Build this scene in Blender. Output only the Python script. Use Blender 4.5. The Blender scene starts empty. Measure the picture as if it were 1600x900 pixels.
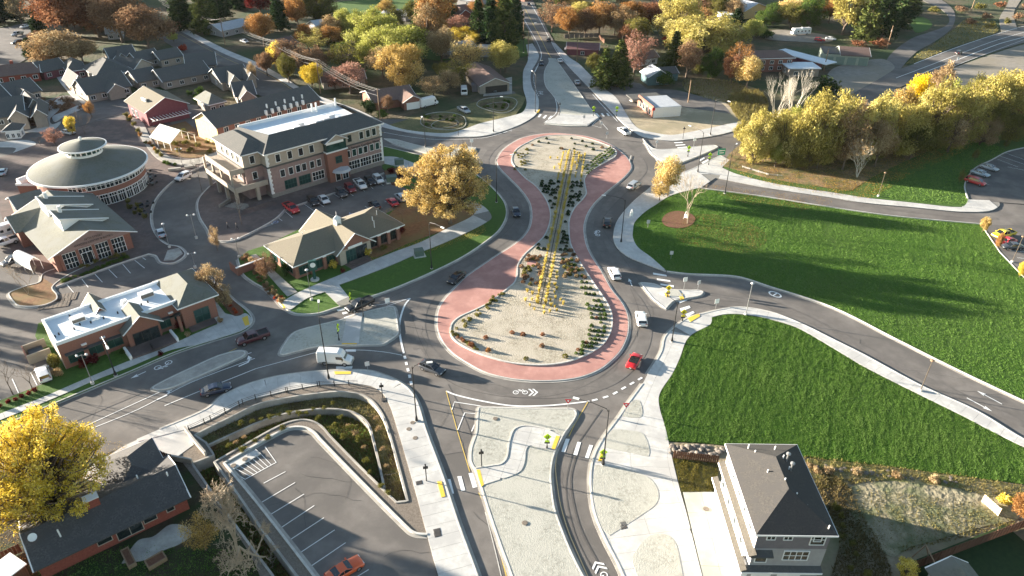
import bpy, bmesh, math, random
import numpy as np
from mathutils import Vector, Matrix
from mathutils.geometry import tessellate_polygon
random.seed(7); rng = np.random.default_rng(7)
SC = bpy.context.scene
COL = SC.collection
R_ = math.radians
# ---------------------------------------------------------------- camera
H = 78.0; FPX = 1120.0; PITCH = R_(32.31); ROLL = R_(-0.555)
def _rot():
    c, s = math.cos(PITCH), math.sin(PITCH)
    fwd = np.array([0, c, -s]); right = np.array([1., 0, 0]); down = np.array([0, -s, -c])
    cr, sr = math.cos(ROLL), math.sin(ROLL)
    return np.stack([cr*right + sr*down, -sr*right + cr*down, fwd])
RM = _rot()
cam_d = bpy.data.cameras.new('camera'); cam = bpy.data.objects.new('camera', cam_d); COL.objects.link(cam)
cam_d.sensor_width = 36; cam_d.lens = 36*FPX/1600; cam_d.clip_end = 5000; cam_d.clip_start = 0.5
mw = Matrix(((RM[0][0], -RM[1][0], -RM[2][0], 0), (RM[0][1], -RM[1][1], -RM[2][1], 0), (RM[0][2], -RM[1][2], -RM[2][2], H), (0, 0, 0, 1)))
cam.matrix_world = mw; SC.camera = cam
# ---------------------------------------------------------------- light
SUN_EL = R_(9.3); SUN_AZ_FROM = math.atan2(0.292, -0.956)      # direction (x,y) the sun stands in
W_ = bpy.data.worlds.new('World'); SC.world = W_; W_.use_nodes = True
nt = W_.node_tree; bg = nt.nodes['Background']
sky = nt.nodes.new('ShaderNodeTexSky'); sky.sky_type = 'NISHITA'; sky.sun_disc = False
sky.sun_elevation = SUN_EL
sky.sun_rotation = (math.pi/2 - SUN_AZ_FROM) % (2*math.pi)
sky.air_density = 1.0; sky.dust_density = 0.4; sky.ozone_density = 1.0
nt.links.new(sky.outputs[0], bg.inputs[0]); bg.inputs[1].default_value = 0.053
sd = bpy.data.lights.new('sun', 'SUN'); sd.energy = 5.0; sd.angle = R_(0.6); sd.color = (1.0, 0.89, 0.745)
so = bpy.data.objects.new('sun', sd); COL.objects.link(so)
sdir = Vector((math.cos(SUN_AZ_FROM)*math.cos(SUN_EL), math.sin(SUN_AZ_FROM)*math.cos(SUN_EL), math.sin(SUN_EL)))
so.rotation_euler = sdir.to_track_quat('Z', 'Y').to_euler(); so.location = (0, 0, 120)
SC.view_settings.view_transform = 'Standard'; SC.view_settings.look = 'None'
SC.view_settings.exposure = 2.6; SC.view_settings.gamma = 1.0
SC.cycles.max_bounces = 5; SC.cycles.diffuse_bounces = 3; SC.cycles.transparent_max_bounces = 4; SC.cycles.glossy_bounces = 2
# ---------------------------------------------------------------- pixel -> place
def G(x, y, z=0.1):
    d = np.array([(x-800)/FPX, (y-450)/FPX, 1]) @ RM
    t = (H-z)/-d[2]
    return (float(d[0]*t), float(d[1]*t))
def PR(x, y, z):
    c = RM @ np.array([x, y, z-H]); return 800+FPX*c[0]/c[2], 450+FPX*c[1]/c[2], c[2]
def WP(pts, z=0.1):
    return [G(p[0], p[1], z) for p in pts]
def hgt(bx, by, ty):                      # height of a vertical thing from its base and top rows
    g = G(bx, by); lo, hi = 0.1, 60.
    for _ in range(40):
        m = (lo+hi)/2
        if PR(g[0], g[1], m)[1] > ty: lo = m
        else: hi = m
    return lo
def smooth(pts, closed=True, seg=6, z=0.1):
    P = [np.array(G(p[0], p[1], z)) for p in pts]; S = [len(p) > 2 for p in pts]; n = len(P); out = []
    def tan(i):
        if S[i]: return np.zeros(2)
        if closed: return 0.5*(P[(i+1) % n]-P[(i-1) % n])
        return 0.5*(P[min(i+1, n-1)]-P[max(i-1, 0)])
    for i in range(n if closed else n-1):
        a, b = P[i], P[(i+1) % n]; ma, mb = tan(i), tan((i+1) % n)
        L = np.linalg.norm(b-a)
        for m in (ma, mb):
            l = np.linalg.norm(m)
            if l > L: m *= L/l
        for k in range(seg):
            t = k/seg; h1 = 2*t**3-3*t**2+1; h2 = t**3-2*t**2+t; h3 = -2*t**3+3*t**2; h4 = t**3-t**2
            out.append(tuple(h1*a+h2*ma+h3*b+h4*mb))
    if not closed: out.append(tuple(P[-1]))
    return out
# ---------------------------------------------------------------- materials
MATS = {}
def mat(name, c1, c2=None, scale=1.0, rough=0.85, bump=0.0, bscale=None, metal=0.0, spec=0.3, c3=None, big=0.08, detail=4, stretch=None, coat=0.0):
    if name in MATS: return MATS[name]
    m = bpy.data.materials.new(name); m.use_nodes = True; n = m.node_tree.nodes; l = m.node_tree.links
    b = n['Principled BSDF']; b.inputs['Roughness'].default_value = rough; b.inputs['Metallic'].default_value = metal
    b.inputs['Specular IOR Level'].default_value = spec
    if coat: b.inputs['Coat Weight'].default_value = coat
    if c2 is None: c2 = tuple(v*0.85 for v in c1)
    tc = n.new('ShaderNodeTexCoord'); co = tc.outputs['Object']
    if stretch:
        mp = n.new('ShaderNodeMapping'); mp.inputs['Scale'].default_value = stretch[:3]
        mp.inputs['Rotation'].default_value = (0, 0, stretch[3] if len(stretch) > 3 else 0)
        l.new(co, mp.inputs[0]); co = mp.outputs[0]
    no = n.new('ShaderNodeTexNoise'); no.inputs['Scale'].default_value = scale; no.inputs['Detail'].default_value = detail
    no.inputs['Roughness'].default_value = 0.65; l.new(co, no.inputs['Vector'])
    rp = n.new('ShaderNodeValToRGB'); e = rp.color_ramp.elements
    e[0].position = 0.32; e[0].color = (*c1, 1); e[1].position = 0.68; e[1].color = (*c2, 1)
    l.new(no.outputs['Fac'], rp.inputs[0]); out = rp.outputs[0]
    if c3:
        n2 = n.new('ShaderNodeTexNoise'); n2.inputs['Scale'].default_value = big; n2.inputs['Detail'].default_value = 5; n2.inputs['Roughness'].default_value = 0.6
        l.new(tc.outputs['Object'], n2.inputs['Vector'])
        r2 = n.new('ShaderNodeValToRGB'); r2.color_ramp.elements[0].position = 0.42; r2.color_ramp.elements[1].position = 0.6
        l.new(n2.outputs['Fac'], r2.inputs[0])
        mx = n.new('ShaderNodeMix'); mx.data_type = 'RGBA'; l.new(r2.outputs[0], mx.inputs['Factor'])
        l.new(out, mx.inputs['A']); mx.inputs['B'].default_value = (*c3, 1); out = mx.outputs['Result']
    l.new(out, b.inputs['Base Color'])
    if bump:
        nb = n.new('ShaderNodeTexNoise'); nb.inputs['Scale'].default_value = bscale or scale*2; nb.inputs['Detail'].default_value = 3
        l.new(co, nb.inputs['Vector'])
        bp = n.new('ShaderNodeBump'); bp.inputs['Strength'].default_value = 1.0; bp.inputs['Distance'].default_value = bump
        l.new(nb.outputs['Fac'], bp.inputs['Height']); l.new(bp.outputs[0], b.inputs['Normal'])
    MATS[name] = m; return m
def leafmat(name, ca, cb, cc, tr=0.3):
    if name in MATS: return MATS[name]
    m = bpy.data.materials.new(name); m.use_nodes = True; n = m.node_tree.nodes; l = m.node_tree.links
    n.remove(n['Principled BSDF']); o = n['Material Output']
    at = n.new('ShaderNodeAttribute'); at.attribute_name = 'tint'
    oi = n.new('ShaderNodeObjectInfo')
    mt = n.new('ShaderNodeMath'); mt.operation = 'MULTIPLY_ADD'; mt.inputs[1].default_value = 0.35; mt.inputs[2].default_value = -0.17
    l.new(oi.outputs['Random'], mt.inputs[0])
    ad = n.new('ShaderNodeMath'); ad.operation = 'ADD'; l.new(at.outputs['Fac'], ad.inputs[0]); l.new(mt.outputs[0], ad.inputs[1])
    rp = n.new('ShaderNodeValToRGB'); e = rp.color_ramp.elements
    e[0].position = 0.1; e[0].color = (*ca, 1); e[1].position = 0.9; e[1].color = (*cc, 1)
    k = e.new(0.5); k.color = (*cb, 1); l.new(ad.outputs[0], rp.inputs[0])
    d = n.new('ShaderNodeBsdfDiffuse'); t = n.new('ShaderNodeBsdfTranslucent'); mx = n.new('ShaderNodeMixShader')
    l.new(rp.outputs[0], d.inputs[0]); l.new(rp.outputs[0], t.inputs[0]); mx.inputs[0].default_value = tr
    l.new(d.outputs[0], mx.inputs[1]); l.new(t.outputs[0], mx.inputs[2]); l.new(mx.outputs[0], o.inputs[0])
    MATS[name] = m; return m
asphalt = mat('asphalt', (.14, .127, .115), (.2, .182, .165), 0.35, 0.9, .006, 18, c3=(.12, .11, .101), big=.09, detail=9)
asphalt_lot = mat('lot_asphalt', (.135, .123, .112), (.185, .168, .152), 0.4, 0.9, .006, 18, c3=(.11, .103, .097), big=.14, detail=8)
concrete = mat('concrete', (.46, .45, .42), (.6, .59, .56), 1.2, 0.85, .003, 12, c3=(.44, .43, .41), big=.25, detail=8)
concrete2 = mat('old_concrete', (.36, .34, .3), (.46, .43, .38), 1.5, 0.9, .004, 12, c3=(.3, .28, .25), big=.3)
kerbm = mat('kerb_concrete', (.46, .445, .41), (.62, .6, .55), 1.2, .85)
jointm = mat('joint', (.2, .19, .17), (.25, .24, .22), 3, .95)
gravel = mat('island_gravel', (.23, .2, .15), (.5, .45, .35), 2.6, .95, .09, 4.5, c3=(.45, .4, .32), big=.2)
gravel_green = mat('hydroseed_gravel', (.27, .265, .225), (.5, .49, .43), 2.4, .95, .05, 7, c3=(.44, .43, .375), big=.22, detail=9)
gravel_dark = mat('dark_gravel', (.13, .11, .09), (.24, .2, .16), 5, .95, .05, 8)
paver = mat('pink_paver', (.42, .215, .18), (.5, .28, .235), .9, .85, .006, 9, c3=(.38, .195, .165), big=.25, detail=8)
paver_grey = mat('plaza_paver', (.13, .095, .082), (.2, .15, .132), 1.0, .9, c3=(.11, .088, .08), big=.2, detail=8)
white_p = mat('road_paint', (.72, .72, .7), (.8, .8, .78), 3, .7)
yellow_p = mat('yellow_paint', (.55, .38, .08), (.62, .45, .12), 3, .7)
tactile = mat('tactile_yellow', (.7, .45, .05), (.78, .52, .09), 4, .8)
grass = mat('grass', (.045, .1, .014), (.085, .16, .026), 1.6, .95, .08, 5, c3=(.06, .12, .02), big=.08)
grass_lush = mat('lush_grass', (.04, .1, .01), (.085, .165, .022), .9, .95, .22, 2.2, c3=(.075, .13, .022), big=.05, stretch=(1.6, .35, 1, .2), detail=8)
grass_dry = mat('dry_grass', (.12, .11, .045), (.24, .2, .09), 1.6, .95, .08, 4, c3=(.09, .1, .04), big=.12)
terrain_m = mat('terrain', (.06, .055, .03), (.15, .11, .065), .25, .95, .3, 1, c3=(.04, .065, .02), big=.04, detail=8)
leafy_brown = mat('leaf_litter', (.16, .075, .035), (.27, .15, .07), 1.8, .95, .05, 5, c3=(.2, .14, .06), big=.2)
dirt = mat('dirt', (.34, .27, .18), (.5, .42, .29), .7, .95, .05, 3, c3=(.3, .26, .17), big=.08)
dirt_grey = mat('grey_dirt', (.2, .18, .15), (.3, .27, .23), .5, .95, .05, 3, c3=(.24, .21, .16), big=.05)
mulch = mat('mulch', (.13, .06, .035), (.2, .1, .06), 3, .95, .05, 6)
swalegrass = mat('swale_grass', (.07, .085, .025), (.2, .16, .07), 1.2, .95, .15, 3, c3=(.09, .06, .03), big=.35)
# ---------------------------------------------------------------- mesh helpers
def tag(o, label=None, cat=None, group=None, kind=None):
    if label: o['label'] = label
    if cat: o['category'] = cat
    if group: o['group'] = group
    if kind: o['kind'] = kind
    return o
def link(name, me, m=None, parent=None, loc=None, rot=None):
    o = bpy.data.objects.new(name, me); COL.objects.link(o)
    if m is not None and len(me.materials) == 0: me.materials.append(m)
    if parent is not None: o.parent = parent
    if loc is not None: o.location = loc
    if rot is not None: o.rotation_euler = (0, 0, rot)
    return o
def empty(name, loc, rot=0, label=None, cat=None, group=None, kind=None):
    o = bpy.data.objects.new(name, None); o.empty_display_size = .5; COL.objects.link(o)
    o.location = loc if len(loc) == 3 else (loc[0], loc[1], 0); o.rotation_euler = (0, 0, rot)
    return tag(o, label, cat, group, kind)
def mesh(name, v, f, smooth_=False):
    me = bpy.data.meshes.new(name); me.from_pydata(v, [], f)
    if smooth_: me.polygons.foreach_set('use_smooth', [True]*len(me.polygons))
    me.update(); return me
class MB:
    def __init__(s): s.v = []; s.f = []
    def box(s, x0, x1, y0, y1, z0, z1):
        b = len(s.v); s.v += [(x, y, z) for z in (z0, z1) for y in (y0, y1) for x in (x0, x1)]
        s.f += [tuple(b+i for i in q) for q in ((0, 2, 3, 1), (4, 5, 7, 6), (0, 1, 5, 4), (2, 6, 7, 3), (0, 4, 6, 2), (1, 3, 7, 5))]
        return s
    def quad(s, *p):
        b = len(s.v); s.v += [tuple(q) for q in p]; s.f.append(tuple(range(b, b+len(p)))); return s
    def prism(s, pts, z0, z1):
        b = len(s.v); n = len(pts); s.v += [(p[0], p[1], z0) for p in pts]+[(p[0], p[1], z1) for p in pts]
        s.f.append(tuple(range(b+n, b+2*n))); s.f.append(tuple(reversed(range(b, b+n))))
        for i in range(n): s.f.append((b+i, b+(i+1) % n, b+n+(i+1) % n, b+n+i))
        return s
    def slopeprism(s, pts, t):             # pts 3D face thickened downwards by t
        b = len(s.v); n = len(pts); s.v += [tuple(p) for p in pts]+[(p[0], p[1], p[2]-t) for p in pts]
        s.f.append(tuple(range(b, b+n))); s.f.append(tuple(reversed(range(b+n, b+2*n))))
        for i in range(n): s.f.append((b+n+i, b+n+(i+1) % n, b+(i+1) % n, b+i))
        return s
    def tube(s, pts, rad, k=6, cap=True):
        pts = [Vector(p) for p in pts]; n = len(pts)
        if not isinstance(rad, (list, tuple)): rad = [rad]*n
        b = len(s.v)
        for i, p in enumerate(pts):
            d = (pts[min(i+1, n-1)]-pts[max(i-1, 0)]).normalized()
            u = d.orthogonal().normalized() if abs(d.z) < .95 else (Vector((1, 0, 0))-d*d.x).normalized(); w = d.cross(u)
            for j in range(k):
                a = 2*math.pi*j/k; q = p+(u*math.cos(a)+w*math.sin(a))*rad[i]; s.v.append(tuple(q))
        for i in range(n-1):
            for j in range(k):
                a = b+i*k+j; c = b+i*k+(j+1) % k; s.f.append((a, c, c+k, a+k))
        if cap: s.f.append(tuple(b+(n-1)*k+j for j in range(k))); s.f.append(tuple(b+k-1-j for j in range(k)))
        return s
    def lathe(s, prof, k=16, cx=0, cy=0, a0=0, a1=2*math.pi):
        b = len(s.v); full = abs(a1-a0-2*math.pi) < 1e-6; kk = k if full else k+1
        for r, z in prof:
            for j in range(kk):
                a = a0+(a1-a0)*j/k; s.v.append((cx+r*math.cos(a), cy+r*math.sin(a), z))
        for i in range(len(prof)-1):
            for j in range(k):
                a = b+i*kk+j; c = b+i*kk+((j+1) % kk); s.f.append((a, c, c+kk, a+kk))
        return s
    def me(s, name='m', sm=False): return mesh(name, s.v, s.f, sm)
    def obj(s, name, m, parent=None, sm=False, loc=None, rot=None): return link(name, s.me(name, sm), m, parent, loc, rot)
def area(p):
    return .5*sum(p[i][0]*p[(i+1) % len(p)][1]-p[(i+1) % len(p)][0]*p[i][1] for i in range(len(p)))
ZC = [0]
def slab(name, pts, z1, m, z0=-.02, holes=(), parent=None, label=None, raw=False, kind='structure'):
    """raised sheet: top at z1 (+ a per-sheet millimetre so no two are coplanar), sides down to z0"""
    ZC[0] += 1; z1 = z1+0.0012*(ZC[0] % 60)
    if not raw: pts = WP(pts)
    if area(pts) < 0: pts = pts[::-1]
    loops = [pts]+[h if area(h) < 0 else h[::-1] for h in holes]
    vs = [p for lp in loops for p in lp]; n = len(vs)
    tris = tessellate_polygon([[Vector((p[0], p[1], 0)) for p in lp] for lp in loops])
    v = [(p[0], p[1], z1) for p in vs]+[(p[0], p[1], z0) for p in vs]; f = []
    for t in tris:
        a, b, c = [vs[i] for i in t]
        cr = (b[0]-a[0])*(c[1]-a[1])-(b[1]-a[1])*(c[0]-a[0])
        f.append(tuple(t) if cr > 0 else tuple(reversed(t)))
    o = 0
    for lp in loops:
        k = len(lp)
        for i in range(k): f.append((o+i+n, o+(i+1) % k+n, o+(i+1) % k, o+i))
        o += k
    ob = link(name, mesh(name, v, f), m, parent)
    if parent is None and kind: ob['kind'] = kind
    return ob
def off(line, d, closed=False):
    n = len(line); out = []
    for i in range(n):
        a = line[(i-1) % n] if closed or i > 0 else line[i]; b = line[(i+1) % n] if closed or i < n-1 else line[i]
        dx, dy = b[0]-a[0], b[1]-a[1]; L = math.hypot(dx, dy) or 1
        out.append((line[i][0]-dy/L*d, line[i][1]+dx/L*d))
    return out
def ribbon(name, line, w, z0, z1, m, o=0.0, closed=False, parent=None, kind='structure', label=None):
    a = off(line, o+w/2, closed); b = off(line, o-w/2, closed); n = len(line); mb = MB()
    mb.v = [(p[0], p[1], z1) for p in a]+[(p[0], p[1], z1) for p in b]
    walls = z1-z0 > .02
    if walls: mb.v += [(p[0], p[1], z0) for p in a]+[(p[0], p[1], z0) for p in b]
    for i in range(n if closed else n-1):
        j = (i+1) % n; mb.f.append((i, n+i, n+j, j))
        if walls: mb.f.append((2*n+i, i, j, 2*n+j)); mb.f.append((n+i, 3*n+i, 3*n+j, n+j))
    if walls and not closed: mb.f.append((0, 2*n, 3*n, n)); mb.f.append((n-1, 2*n-1, 4*n-1, 3*n-1))
    ob = mb.obj(name, m, parent)
    if parent is None and kind: ob['kind'] = kind
    return ob
def clip(poly, cell):
    out = poly
    n = len(cell)
    for i in range(n):
        a, b = cell[i], cell[(i+1) % n]; inp = out; out = []
        def side(p): return (b[0]-a[0])*(p[1]-a[1])-(b[1]-a[1])*(p[0]-a[0])
        for k in range(len(inp)):
            p, q = inp[k], inp[(k+1) % len(inp)]; sp, sq = side(p), side(q)
            if sp >= 0: out.append(p)
            if (sp >= 0) != (sq >= 0):
                t = sp/(sp-sq); out.append((p[0]+t*(q[0]-p[0]), p[1]+t*(q[1]-p[1])))
        if len(out) < 3: return []
    return out
def paved(poly, centre, step, half, z0, z1, m, parent, gap=.03, name='slab', cols=1, limit=290):
    """concrete slabs laid along a centre line, clipped to the pavement's outline"""
    if area(poly) < 0: poly = poly[::-1]
    L = [0]
    for i in range(1, len(centre)): L.append(L[-1]+math.dist(centre[i], centre[i-1]))
    def at(s):
        i = max(1, min(len(L)-1, int(np.searchsorted(L, s)))); t = (s-L[i-1])/(L[i]-L[i-1] or 1)
        a, b = centre[i-1], centre[i]; dx, dy = b[0]-a[0], b[1]-a[1]; l = math.hypot(dx, dy) or 1
        return (a[0]+dx*t, a[1]+dy*t), (dx/l, dy/l)
    s = 0; cnt = 0
    while s < L[-1] and cnt < limit:
        (p, d), (q, e) = at(s+gap), at(min(s+step, L[-1]))
        for c in range(cols):
            h0 = -half+2*half*c/cols+gap/2; h1 = -half+2*half*(c+1)/cols-gap/2
            cell = [(p[0]-d[1]*h0, p[1]+d[0]*h0), (q[0]-e[1]*h0, q[1]+e[0]*h0), (q[0]-e[1]*h1, q[1]+e[0]*h1), (p[0]-d[1]*h1, p[1]+d[0]*h1)]
            if area(cell) < 0: cell = cell[::-1]
            r = clip(poly, cell)
            if len(r) >= 3 and abs(area(r)) > .15:
                MB().prism(r, z0, z1+random.uniform(0, .004)).obj(name, m, parent); cnt += 1
        s += step
    return cnt
def paved_grid(poly, dirn, sx, sy, z0, z1, m, parent, gap=.03, name='slab'):
    if area(poly) < 0: poly = poly[::-1]
    c, s_ = math.cos(dirn), math.sin(dirn); us = [p[0]*c+p[1]*s_ for p in poly]; vs = [-p[0]*s_+p[1]*c for p in poly]; u = min(us)
    while u < max(us):
        v = min(vs)
        while v < max(vs):
            cell = [(a*c-b*s_, a*s_+b*c) for a, b in ((u, v), (u+sx-gap, v), (u+sx-gap, v+sy-gap), (u, v+sy-gap))]; r = clip(poly, cell)
            if len(r) >= 3 and abs(area(r)) > .1: MB().prism(r, z0, z1+random.uniform(0, .004)).obj(name, m, parent)
            v += sy
        u += sx
def inpoly(P, poly):
    x, y = P[:, 0], P[:, 1]; c = np.zeros(len(P), bool); n = len(poly)
    for i in range(n):
        x1, y1 = poly[i]; x2, y2 = poly[(i+1) % n]
        if y1 == y2: continue
        k = ((y1 > y) != (y2 > y)) & (x < (x2-x1)*(y-y1)/(y2-y1)+x1); c ^= k
    return c
_NL = {}
def vnoise(x, y, seed=0):
    if seed not in _NL: _NL[seed] = np.random.default_rng(seed).normal(0, 1, (256, 256))
    L = _NL[seed]; xi, yi = np.floor(x).astype(int), np.floor(y).astype(int); fx, fy = x-xi, y-yi; fx = fx*fx*(3-2*fx); fy = fy*fy*(3-2*fy)
    g = lambda a, b: L[a % 256, b % 256]
    return (g(xi, yi)*(1-fx)+g(xi+1, yi)*fx)*(1-fy)+(g(xi, yi+1)*(1-fx)+g(xi+1, yi+1)*fx)*fy
def tufts(name, poly, n, hh, w, m, z=.1, lean=.4, excl=(), parent=None):
    P = np.array(poly); lo, hi = P.min(0), P.max(0); a = rng.uniform(lo, hi, (n*2, 2)); a = a[inpoly(a, poly)]
    for e in excl: a = a[~inpoly(a, e)]
    a = a[:n]; k = len(a); th = rng.uniform(0, 6.28, k); h = hh*rng.uniform(.5, 1.3, k); ww = w*rng.uniform(.6, 1.4, k)
    d = np.stack([np.cos(th), np.sin(th)], 1)*ww[:, None]; ln = rng.normal(0, lean, (k, 2))*h[:, None]
    u = a[:, 0]*.913-a[:, 1]*.407; q = a[:, 1]*.913+a[:, 0]*.407
    f = .5*vnoise(u/.28, q/.9, 1)+.3*vnoise(u/.7, q/.5, 2)+.45*vnoise(u/.8, q/5, 3)+.2*vnoise(u/9, q/7, 4)
    tn = np.clip(.48+.17*f+rng.normal(0, .16, k), 0, 1); h = h*np.clip(1+.3*f, .4, 1.9)
    v = np.zeros((k, 3, 3)); v[:, 0, :2] = a-d; v[:, 1, :2] = a+d; v[:, 2, :2] = a+ln; v[:, :2, 2] = z-.03; v[:, 2, 2] = z+h
    v = v.reshape(-1, 3); me = bpy.data.meshes.new(name); me.vertices.add(3*k); me.vertices.foreach_set('co', v.ravel())
    me.loops.add(3*k); me.loops.foreach_set('vertex_index', np.arange(3*k)); me.polygons.add(k)
    me.polygons.foreach_set('loop_start', np.arange(0, 3*k, 3)); me.polygons.foreach_set('loop_total', np.full(k, 3)); me.update()
    at = me.attributes.new('tint', 'FLOAT', 'FACE'); at.data.foreach_set('value', tn.astype(np.float32))
    o = link(name, me, m, parent); o['kind'] = 'stuff'; return o
def copy_tree(o, parent=None):
    c = o.copy(); COL.objects.link(c); c.parent = parent
    for ch in o.children: copy_tree(ch, c)
    return c
# ================================================================ SETTING: ground
SWALE = [(304,680,1),(330,666),(366,649),(405,631),(457,620),(502,614),(532,612),(562,616),(582,627),(597,647),(607,672),(622,725),(637,783,1),(619,785,1),(560,727),(517,683),(502,666),(487,658),(470,656),(450,660),(425,671),(400,685),(335,722,1),(375,777),(410,828),(460,895),(500,945,1),(455,945,1),(430,905),(395,858),(342,785),(300,724,1),(334,711,1),(322,692,1)]
swale = smooth(SWALE, True, 4)
big = [(-1500, -200), (1500, -200), (1500, 2500), (-1500, 2500)]
slab('ground', big, -.12, terrain_m, -.5, [swale], raw=True)
road = slab('road', WP([(-90, 980), (1700, 980), (1760, 640), (1640, 180), (1180, 180), (1000, 190), (790, 190), (600, 185), (100, 148), (-90, 200)]), -.02, asphalt, -.1, [swale], raw=True)
ZR = .03
def road_strip(name, pts, m=None, z=.03):
    return slab(name, smooth(pts), z, m or asphalt, -.1, raw=True)
# --- far roads
nroad = road_strip('road', [(796,-12,1),(807,0),(818,32),(832,60),(838,83),(837,95),(830,108),(827,122),(830,137),(838,149),(836,168),(825,188),(790,203,1),(1010,222,1),(985,192),(962,175),(935,143),(905,115),(880,85),(862,58),(850,35),(838,12),(828,-12,1)])
wroad = road_strip('road', [(225,18,1),(280,42),(350,78),(400,99),(438,118),(480,144),(560,180),(612,200),(612,225,1),(560,208),(500,186),(430,160),(360,125),(290,85),(238,52),(190,20,1)])
hiway = road_strip('highway', [(1310,160,1),(1372,120),(1428,100),(1487,77),(1558,53),(1680,22,1),(1700,40,1),(1600,66),(1517,93),(1458,117),(1417,131),(1360,160,1)])
lane_e = road_strip('lane', [(1376,112,1),(1392,84),(1424,60),(1452,50),(1478,40),(1483,28),(1470,14),(1436,-2),(1420,-10,1),(1450,-12,1),(1478,4),(1492,20),(1488,42),(1464,62),(1436,78),(1420,92),(1405,110,1)])
road_strip('lane', [(1565,50,1),(1562,28),(1572,10),(1580,-10,1),(1602,-10,1),(1590,8),(1584,22),(1590,46,1)], dirt_grey)
road_strip('lane', [(600,205,1),(640,192),(700,178),(760,156),(800,142),(806,150,1),(760,168),(700,190),(640,205),(610,214,1)])
slab('parking_lot', smooth([(-60,120,1),(-60,52,1),(0,44),(45,36),(62,50),(55,70),(45,88),(30,98),(0,108)]), .02, asphalt_lot, raw=True)
slab('yard_gravel', smooth([(1290,128),(1300,108),(1330,98),(1378,92),(1398,104),(1385,116),(1350,136),(1320,150),(1300,146)]), .05, dirt_grey, raw=True)
slab('slope', smooth([(1340,165,1),(1417,134),(1458,120),(1517,96),(1600,69),(1700,44,1),(1750,150,1),(1600,150),(1450,160)]), .04, dirt_grey, raw=True)
slab('meadow', smooth([(1415,100,1),(1440,80),(1466,64),(1492,44),(1510,30),(1540,30),(1560,48),(1487,74),(1430,98)]), .06, grass_dry, raw=True)
slab('lawn', smooth([(490,8),(560,0),(640,-4),(660,8),(655,20),(600,24),(530,20)]), .05, grass, raw=True)
slab('lawn', smooth([(655,70),(690,66),(720,76),(715,90),(680,94),(655,86)]), .05, grass, raw=True)
slab('lawn', smooth([(1422,30),(1440,26),(1456,36),(1450,46),(1430,50)]), .05, grass, raw=True)
slab('lawn', smooth([(800,62),(822,60),(824,86),(800,88)]), .05, grass, raw=True)
slab('driveway', WP([(755,150), (800,146), (800,120), (760,128)]), .06, concrete2, raw=True)
slab('driveway', WP([(865,150), (930,147), (985,186), (1040,160), (1000,130), (880,112)]), .035, asphalt_lot, raw=True)
slab('yard', smooth([(1195,60),(1215,46),(1300,56),(1290,66),(1230,64)]), .05, dirt_grey, raw=True)
# --- pavements on the north side
slab('dirt_lot', smooth([(972,172,1),(1004,166),(1060,165),(1090,150),(1120,152),(1142,168),(1160,186),(1167,190,1),(1133,197),(1100,204),(1075,209),(1050,213),(1025,210),(1000,204),(985,190)]), .08, dirt, raw=True)
slab('asphalt_yard', smooth([(965,160,1),(1000,163),(1055,166),(1100,172),(1142,178,1),(1125,160),(1085,148),(1050,140),(950,138,1)]), .1, asphalt_lot, raw=True)
slab('verge', smooth([(604,196,1),(640,186),(700,172),(750,158),(805,146,1),(822,152,1),(800,184),(750,194),(700,210),(667,208),(630,203)]), .08, grass_dry, raw=True)
NWsw = [(560,172,1),(600,192),(630,202),(667,207),(700,208),(725,202),(750,193),(800,181),(817,175),(823,160),(818,140),(817,125),(818,110),(825,93),(822,70,1),(832,68,1),(842,86),(838,98),(831,110),(829,122),(832,138),(840,150),(842,164),(838,178),(822,190),(800,200),(775,208),(750,213),(717,214),(683,213),(650,209),(622,204),(600,199),(570,187,1)]
Nsw = [(868,68,1),(890,90),(905,100),(940,135),(962,152),(975,172),(988,192),(1000,202),(1025,208),(1050,211),(1075,207),(1100,202),(1133,195),(1167,187),(1185,180,1),(1190,190,1),(1167,198),(1142,206),(1117,212),(1083,217),(1050,220),(1020,217),(1000,212),(985,202),(970,190),(950,168),(925,142),(890,105),(862,66,1)]
WSsw = [(280,40,1),(350,76),(400,97),(438,117),(480,143),(560,172),(600,192,1),(596,200,1),(556,180),(478,149),(434,123),(396,103),(346,82),(275,45,1)]
for nm, P in (('sidewalk', NWsw), ('sidewalk', Nsw), ('sidewalk', WSsw)):
    slab(nm, smooth(P), .13, concrete, raw=True)
# --- splitter islands
def island(pts, m, name='traffic_island', kw=.2, z=.14, hole=None):
    p = smooth(pts, True, 5); r = empty(name, (0, 0, 0), kind='structure')
    if area(p) < 0: p = p[::-1]
    slab('surface', p, z, m, raw=True, parent=r)
    ribbon('kerb', p, kw, -.02, z+.075, kerbm, 0, True, parent=r)
    ribbon('gutter', p, .4, -.015, .022+.0007*random.randint(1, 9), concrete2, -.3, True, parent=r)
    return r
isl_n = island([(857,91,1),(868,92,1),(893,127),(907,147),(923,170),(935,184,1),(917,197,1),(883,197),(851,194,1),(868,184),(875,172),(872,160),(863,148),(853,135),(850,120),(852,108),(858,97)], gravel_green)
slab('ramp', smooth([(850,192,1),(868,184),(875,178,1),(905,181,1),(928,178,1),(935,184,1),(917,196,1),(883,195)]), .225, concrete, .1, raw=True, parent=isl_n)
island([(600,217,1),(617,218),(640,224),(662,229),(690,232),(725,229,1),(743,231,1),(735,240),(700,246),(660,238),(620,227)], gravel_green)
isl_w = island([(438,552),(445,538),(462,519),(500,508),(537,499),(567,489),(611,479),(617,484),(622,516),(620,523),(602,536),(595,538),(560,539),(500,541),(462,549),(443,554)], gravel_green)
slab('ramp', WP([(541,499), (566,491), (561,537), (534,537)]), .225, concrete, .1, raw=True, parent=isl_w)
isl_e = island([(1001,442,1),(1022,444),(1036,450),(1050,453),(1075,454),(1092,454),(1098,457),(1092,462),(1070,466),(1052,470),(1040,482,1),(1020,466)], concrete)
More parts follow.
